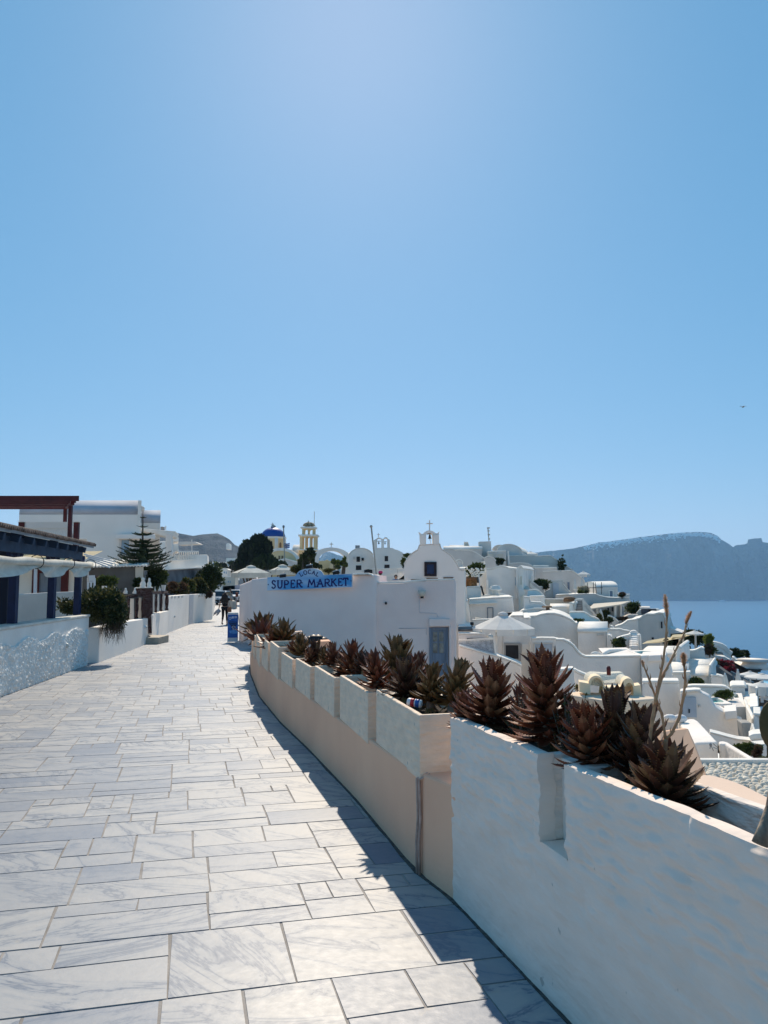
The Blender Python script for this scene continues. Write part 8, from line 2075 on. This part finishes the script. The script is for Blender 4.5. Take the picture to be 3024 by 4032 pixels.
bush('bush', 'dark bush squeezed between the beige wall and big chapel', 'bush', tuple(Q('D',1295,800,45)), .6, .4, .85, 900, .15, L_green, L_dark, seed=65)
# left side shrubs
r = thing('bush', 'large round olive bush spilling over the end of the low stucco wall', 'bush', tuple(G(420,2600)+Vector((-.5,1,0)))); R = random.Random(70); mb = MB()
c0 = P(405,2388,18.4)
leafcloud(mb, c0, .60,.55,.43, 11000, .05, R, up=.2, long=1.3)
leafcloud(mb, P(275,2392,18.0), .30,.3,.20, 2600, .05, R, up=.2, long=1.3)
leafcloud(mb, P(455,2430,18.2), .30,.3,.36, 3000, .05, R, up=.1, long=1.3)
for i in range(len(mb.m)): mb.m[i] = 1 if noise.noise(Vector(mb.v[mb.f[i][0]])*5)+R.uniform(-.25,.25) > .02 else 0
build('foliage', mb, [L_olive, L_dark], r, recalc=False)
mb = MB()
for i in range(260):
    p = P(R.uniform(395,480), R.uniform(2440,2475), 18.2+R.uniform(-.3,.2)); e = p+Vector((R.uniform(-.10,.12), R.uniform(-.1,.1), -R.uniform(.1,.42))); mb.tube([p, p.lerp(e,.5)+Vector((.02,0,0)), e], [.004,.003,.0015], 3)
build('dry_twigs', mb, L_brown, r, recalc=False)
for (u, v, rx_, rz_, Y, m1, m2, lab, sd) in [(725,1240,.95,1.15,29,L_green,L_dark,'dark green shrub behind the flower pot by the grey shed',71),(990,1300,1.25,.75,40,L_brown,L_olive,'rust brown dry shrub above the notched white wall',72),
      (1130,1290,.9,1.2,43,L_green,L_olive,'yellow green shrub in the middle of the notched wall row',73),(1270,1290,1.3,1.1,45,L_olive,L_dark,'olive shrub left of the tall dark one on the notched wall',74),(1400,1280,2.1,2.25,47,L_dark,L_green,'tall dark green shrub closing the row above the notched wall',75),
      (940,1230,.5,.35,38,L_olive,L_brown,'small pale plant beside the white flower pot',76),(30,1240,.9,.55,24,L_green,L_brown,'faint green shrub in front of the dark shed wall',77),(470,1215,.3,.4,27,L_dark,L_green,'small plant left of the gate post busts',78),(1370,1330,.7,.45,46,L_brown,L_olive,'brown tuft at the foot of the tall dark shrub',79)]:
    bush('bush', lab, 'bush', tuple(Q('B',u,v,Y)), rx_*1.35, rx_*.9, rz_*.95, int(3400*rx_), .15 if Y < 30 else .22, m1, m2, seed=sd)
lobes_tree('hill_trees', 'cluster of dark trees in the valley below the brown hill', 'C', [(400,790,90,60),(330,830,80,50),(250,770,90,40),(440,830,60,70),(180,760,80,30),(370,740,70,40)], 135, vdark, L_dark, .5, .03, 5, (380,850))

# ---------------------------------------------------------------- people
skin = mat('skin', (.42,.24,.16), .6, .05, 5); hairm = mat('dark_hair', (.018,.012,.010), .6, .2, 30, stretch=(8,8,1)); blackc = mat('black_cloth', (.014,.014,.018), .9, .2, 10)
def skinmesh(name, verts, edges, radii, m, parent, root=0, sub=1):
    me = bpy.data.meshes.new(name); org = ORG[parent.name]; me.from_pydata([tuple(Vector(v)-org) for v in verts], edges, []); me.materials.append(m)
    o = bpy.data.objects.new(name, me); COL.objects.link(o); o.parent = parent; ORG[o.name] = org
    sk = o.modifiers.new('skin', 'SKIN'); sk.use_smooth_shade = True
    for i, r_ in enumerate(radii):
        v = me.skin_vertices[0].data[i]; rr = r_ if hasattr(r_, '__len__') else (r_, r_); v.radius = rr; v.use_root = (i == root)
    s = o.modifiers.new('sub', 'SUBSURF'); s.levels = sub; s.render_levels = sub; return o
def person(label, feet, H, heading, walk=.0, armL=None, armR=None, shirt=blackc, trouser=blackc, hair=hairm, hat=None, longhair=False, print_=False, capri=False):
    r = thing('person', label, 'person', tuple(feet)); s = H/1.65; ch, sh = cos(heading), sin(heading)
    def W3(x, y, z): return Vector(feet)+Vector((x*ch-y*sh, x*sh+y*ch, z))*s
    # joints (x right, y forward)
    J = dict(pel=(0,0,.90), wai=(0,.0,1.04), che=(0,.0,1.24), neck=(0,0,1.40), hd=(0,.02,1.47), top=(0,.02,1.60),
             hl=(-.09,0,.86), kl=(-.10,.10*walk,.47), al=(-.10,-.16*walk,.10+.06*walk), tl=(-.10,-.06*walk,.03+.02*walk),
             hr=(.09,0,.86), kr=(.10,.08*walk,.47), ar=(.10,.14*walk,.08), tr=(.10,.14*walk+.13,.03),
             sl=(-.17,0,1.34), el=armL[0] if armL else (-.23,-.02,1.08), wl=armL[1] if armL else (-.24,.06,.84),
             sr=(.17,0,1.34), er=armR[0] if armR else (.23,-.02,1.08), wr=armR[1] if armR else (.24,.06,.84))
    names = list(J); idx = {n: i for i, n in enumerate(names)}; vs = [W3(*J[n]) for n in names]
    ed = [('pel','wai'),('wai','che'),('che','neck'),('neck','hd'),('hd','top'),('pel','hl'),('hl','kl'),('kl','al'),('al','tl'),('pel','hr'),('hr','kr'),('kr','ar'),('ar','tr'),('che','sl'),('sl','el'),('el','wl'),('che','sr'),('sr','er'),('er','wr')]
    R_ = dict(pel=(.13,.10), wai=(.105,.085), che=(.13,.095), neck=.048, hd=.075, top=.078, hl=.085, kl=.052, al=.033, tl=.03, hr=.085, kr=.052, ar=.033, tr=.03, sl=.05, el=.036, wl=.024, sr=.05, er=.036, wr=.024)
    e2 = [(idx[a], idx[b]) for a, b in ed]; rad = [tuple(x*s for x in (R_[n] if hasattr(R_[n], '__len__') else (R_[n], R_[n]))) for n in names]
    for side in ('l','r'):      # palms and five fingers
        w = Vector(J['w'+side]); e = Vector(J['e'+side]); d = (w-e).normalized(); pr = Vector((0,1,0)) if abs(d.y) < .8 else Vector((0,0,1)); pr = (pr-d*pr.dot(d)).normalized()
        vs.append(W3(*(w+d*.06))); rad.append((.028*s,.016*s)); palm = len(vs)-1; e2.append((idx['w'+side], palm))
        for k, (o_, l_) in enumerate([(-.03,.045),(-.012,.07),(.005,.075),(.020,.068),(.035,.052)]):
            vs.append(W3(*(w+d*(.06+l_*.55)+pr*o_))); rad.append((.009*s,.009*s)); vs.append(W3(*(w+d*(.06+l_)+pr*o_*1.1+Vector((0,0,-.008))))); rad.append((.007*s,.007*s)); e2 += [(palm, len(vs)-2), (len(vs)-2, len(vs)-1)]
    skinmesh('body', vs, e2, rad, skin, r)
    f = lambda *n: [W3(*J[k]) for k in n]
    skinmesh('shirt', f('pel','wai','che','neck')+[W3(*J['sl']), W3(*(Vector(J['sl'])*.45+Vector(J['el'])*.55)), W3(*J['sr']), W3(*(Vector(J['sr'])*.45+Vector(J['er'])*.55))], [(0,1),(1,2),(2,3),(2,4),(4,5),(2,6),(6,7)], [(.15*s,.12*s),(.14*s,.11*s),(.155*s,.12*s),(.06*s,.06*s),(.07*s,.07*s),(.062*s,.062*s),(.07*s,.07*s),(.062*s,.062*s)], shirt, r)
    kl2 = W3(*(Vector(J['kl'])*.35+Vector(J['al'])*.65)) if capri else W3(*(Vector(J['al'])+Vector((0,0,.03)))); kr2 = W3(*(Vector(J['kr'])*.35+Vector(J['ar'])*.65)) if capri else W3(*(Vector(J['ar'])+Vector((0,0,.03))))
    skinmesh('trousers', f('pel','hl','kl')+[kl2]+f('hr','kr')+[kr2], [(0,1),(1,2),(2,3),(0,4),(4,5),(5,6)], [(.15*s,.115*s),(.10*s,.10*s),(.068*s,.068*s),(.052*s,.052*s),(.10*s,.10*s),(.068*s,.068*s),(.052*s,.052*s)], trouser, r)
    mb = MB(); hc = W3(0,.0,1.555); mb.ell(hc, .098*s,.105*s,.115*s, 14)
    if longhair:
        for i in range(9): a = -1+2*i/8; mb.tube([W3(.075*a,-.03,1.58), W3(.11*a,-.085,1.44), W3(.13*a,-.12,1.25), W3(.11*a,-.125,1.08+.03*abs(a))], [.05*s,.055*s,.05*s,.02*s], 7)
    build('hair', mb, hair, r)
    mb = MB(); fc = W3(0,.035,1.535); mb.ell(fc, .072*s,.085*s,.10*s, 14); mb.tube([W3(0,.11,1.55), W3(0,.137,1.52)], [.008*s,.014*s], 6)
    for x in (-.028,.028): mb.ell(W3(x,.108,1.56), .012*s,.008*s,.008*s, 6)
    mb.bar(W3(-.022,.112,1.485), W3(.022,.112,1.485), .008*s,.008*s)
    build('face', mb, skin, r)
    for x in (-1,1):
        mb = MB(); aa = Vector(J['al' if x < 0 else 'ar']); mb.obox(W3(aa.x, aa.y+.05, aa.z-.055 if walk == 0 else aa.z-.05), (.04*s*ch,.04*s*sh,0), (-.11*s*sh,.11*s*ch,-.01), (0,0,.025*s)); build('shoe', mb, mat('beige_shoe', (.35,.27,.22), .8, .1), r, bevel=.012)
    if hat: mb = MB(); mb.lathe([(.12*s,-.02),(.125*s,.02),(.11*s,.09*s),(.04*s,.13*s)], W3(0,0,1.56), 14); build('hat', mb, hat, r)
    if print_:
        for (z, w) in [(1.26,.085),(1.20,.095),(1.14,.08)]:
            n = 6
            for k in range(n):
                if (k*7+int(z*100)) % 5 == 0: continue
                x = -w+2*w*k/(n-1); mb = MB(); q_ = W3(x, -.135, z); mb.obox(q_, (.011*s,0,0), (0,.012,0), (0,0,.019*s)); build('shirt_print', mb, metalw, r)
    return r, W3
wf = G(884,2463); wf.z = gz(wf.y)+.005
wr_, W3 = person('person with long dark hair in black shirt and black trousers walking away, one hand raised', wf, 1.66, radians(3), walk=1.0, armL=((-.25,-.04,1.10),(-.29,-.02,.86)), armR=((.38,.02,1.26),(.24,.10,1.44)), longhair=True, print_=True, capri=True)
mb = MB(); R = random.Random(6)
for i in range(10):
    a = 2*pi*i/10; mb.tube([W3(-.30,-.02,.84), W3(-.33+.10*cos(a),.08*sin(a),.72), W3(-.36+.13*cos(a)-.08,.10*sin(a),.60-.05*(i % 3))], [.02,.05,.02], 5)
build('scarf', mb, mat('grey_cloth', (.42,.42,.45), .9, .15, 20), label='crumpled light grey cloth hanging from the walking woman hand', cat='cloth')
mb = MB(); mb.obox(W3(.24,-.05,.80), (.10,0,0),(0,.05,0),(0,0,.13)); mb.tube([W3(.18,-.05,.92), W3(.15,-.13,1.15), W3(.10,-.08,1.38)], .012, 5); mb.tube([W3(.30,-.05,.92), W3(.22,-.14,1.15), W3(.12,-.08,1.38)], .012, 5)
build('shoulder_bag', mb, mat('brown_leather', (.22,.10,.06), .6, .1, 9), label='brown shoulder bag at the right hip of the walking woman', cat='bag', bevel=.03)
mb = MB(); 
def on_floor(k, u, vtop, Y, H): p = Q(k,u,vtop,Y); return Vector((p.x, Y, p.z-H))
person('person in black top wearing a bright pink cap behind the chapel parapet', on_floor('D',990,828,43.5,1.62), 1.62, radians(60), hat=mat('pink_cap', (.60,.04,.16), .8, .05), hair=hairm)
person('person in blue top with sunglasses sitting low near the handrail', on_floor('D',1190,873,42.2,1.60), 1.60, radians(170), shirt=mat('blue_top', (.10,.16,.34), .9, .1), hair=hairm)
person('person in dark clothes standing by the far scooter', (P(906,2370,87).x, 87, gz(87)), 1.7, radians(175), shirt=mat('dark_red_cloth', (.06,.02,.02), .9, .1), hair=hairm)
# bird
mb = MB(); p = P(2926,1602,60); mb.ell(p, .07,.16,.06,8)
for s in (-1,1): mb.add([p, p+Vector((s*.16,.02,.10)), p+Vector((s*.30,-.06,-.02)), p+Vector((s*.14,-.09,.03))], [(0,1,2,3)])
build('bird', mb, blackm, label='tiny dark bird flying high in the sky at the right', cat='bird', recalc=False)
# far town along the caldera rim
R = random.Random(33); mb = MB()
rim = [(p_[0], p_[1]) for p_ in sil if 2380 < p_[0] < 2850]
for i in range(520):
    x = R.uniform(2300, 2835); y = interp(sil, x)+abs(R.gauss(0, 9))+1.5 if x < 2700 else interp(sil, x)+R.uniform(2, 14)+(x-2700)*.07*R.random()
    yy = 4985-(y-interp(sil, x))*2.2; p = P(x, y, yy); s = R.uniform(2.2,5); mb.box(p.x-s, p.x+s, yy-6, yy+3, p.z-4, p.z+R.uniform(1.5,4))
build('far_town', mb, mat('far_white_houses', (.75,.74,.72), .9, .05, .01), label='dense white town strung along the top of the far cliffs', cat='town', kind='stuff')
# a boat at the foot of the cliff
p = P(2845,2346,4300); mb = MB(); z = SEA
mb.prism([(p.x-20,4300,z),(p.x+20,4300,z),(p.x+26,4300,z+5),(p.x-24,4300,z+5)], (0,9,0)); mb.box(p.x-14,p.x+10,4302,4307,z+5.01,z+10)
build('ferry', mb, metalw, label='tiny pale boat at the foot of the far cliff', cat='boat')
# ---------------------------------------------------------------- haze over the caldera
def haze():
    m = bpy.data.materials.new('haze_air'); m.use_nodes = True; n = m.node_tree
    n.nodes.remove(n.nodes['Principled BSDF']); v = n.nodes.new('ShaderNodeVolumePrincipled')
    v.inputs['Color'].default_value = (.36,.66,1.0,1); v.inputs['Density'].default_value = HAZE; v.inputs['Anisotropy'].default_value = 0.4
    n.links.new(v.outputs[0], n.nodes['Material Output'].inputs['Volume'])
    mb = MB(); mb.box(-6500, 12500, -3500, 6400, -130, 345)
    build('haze', mb, m, kind='stuff')
HAZE = 0.8e-4
haze()
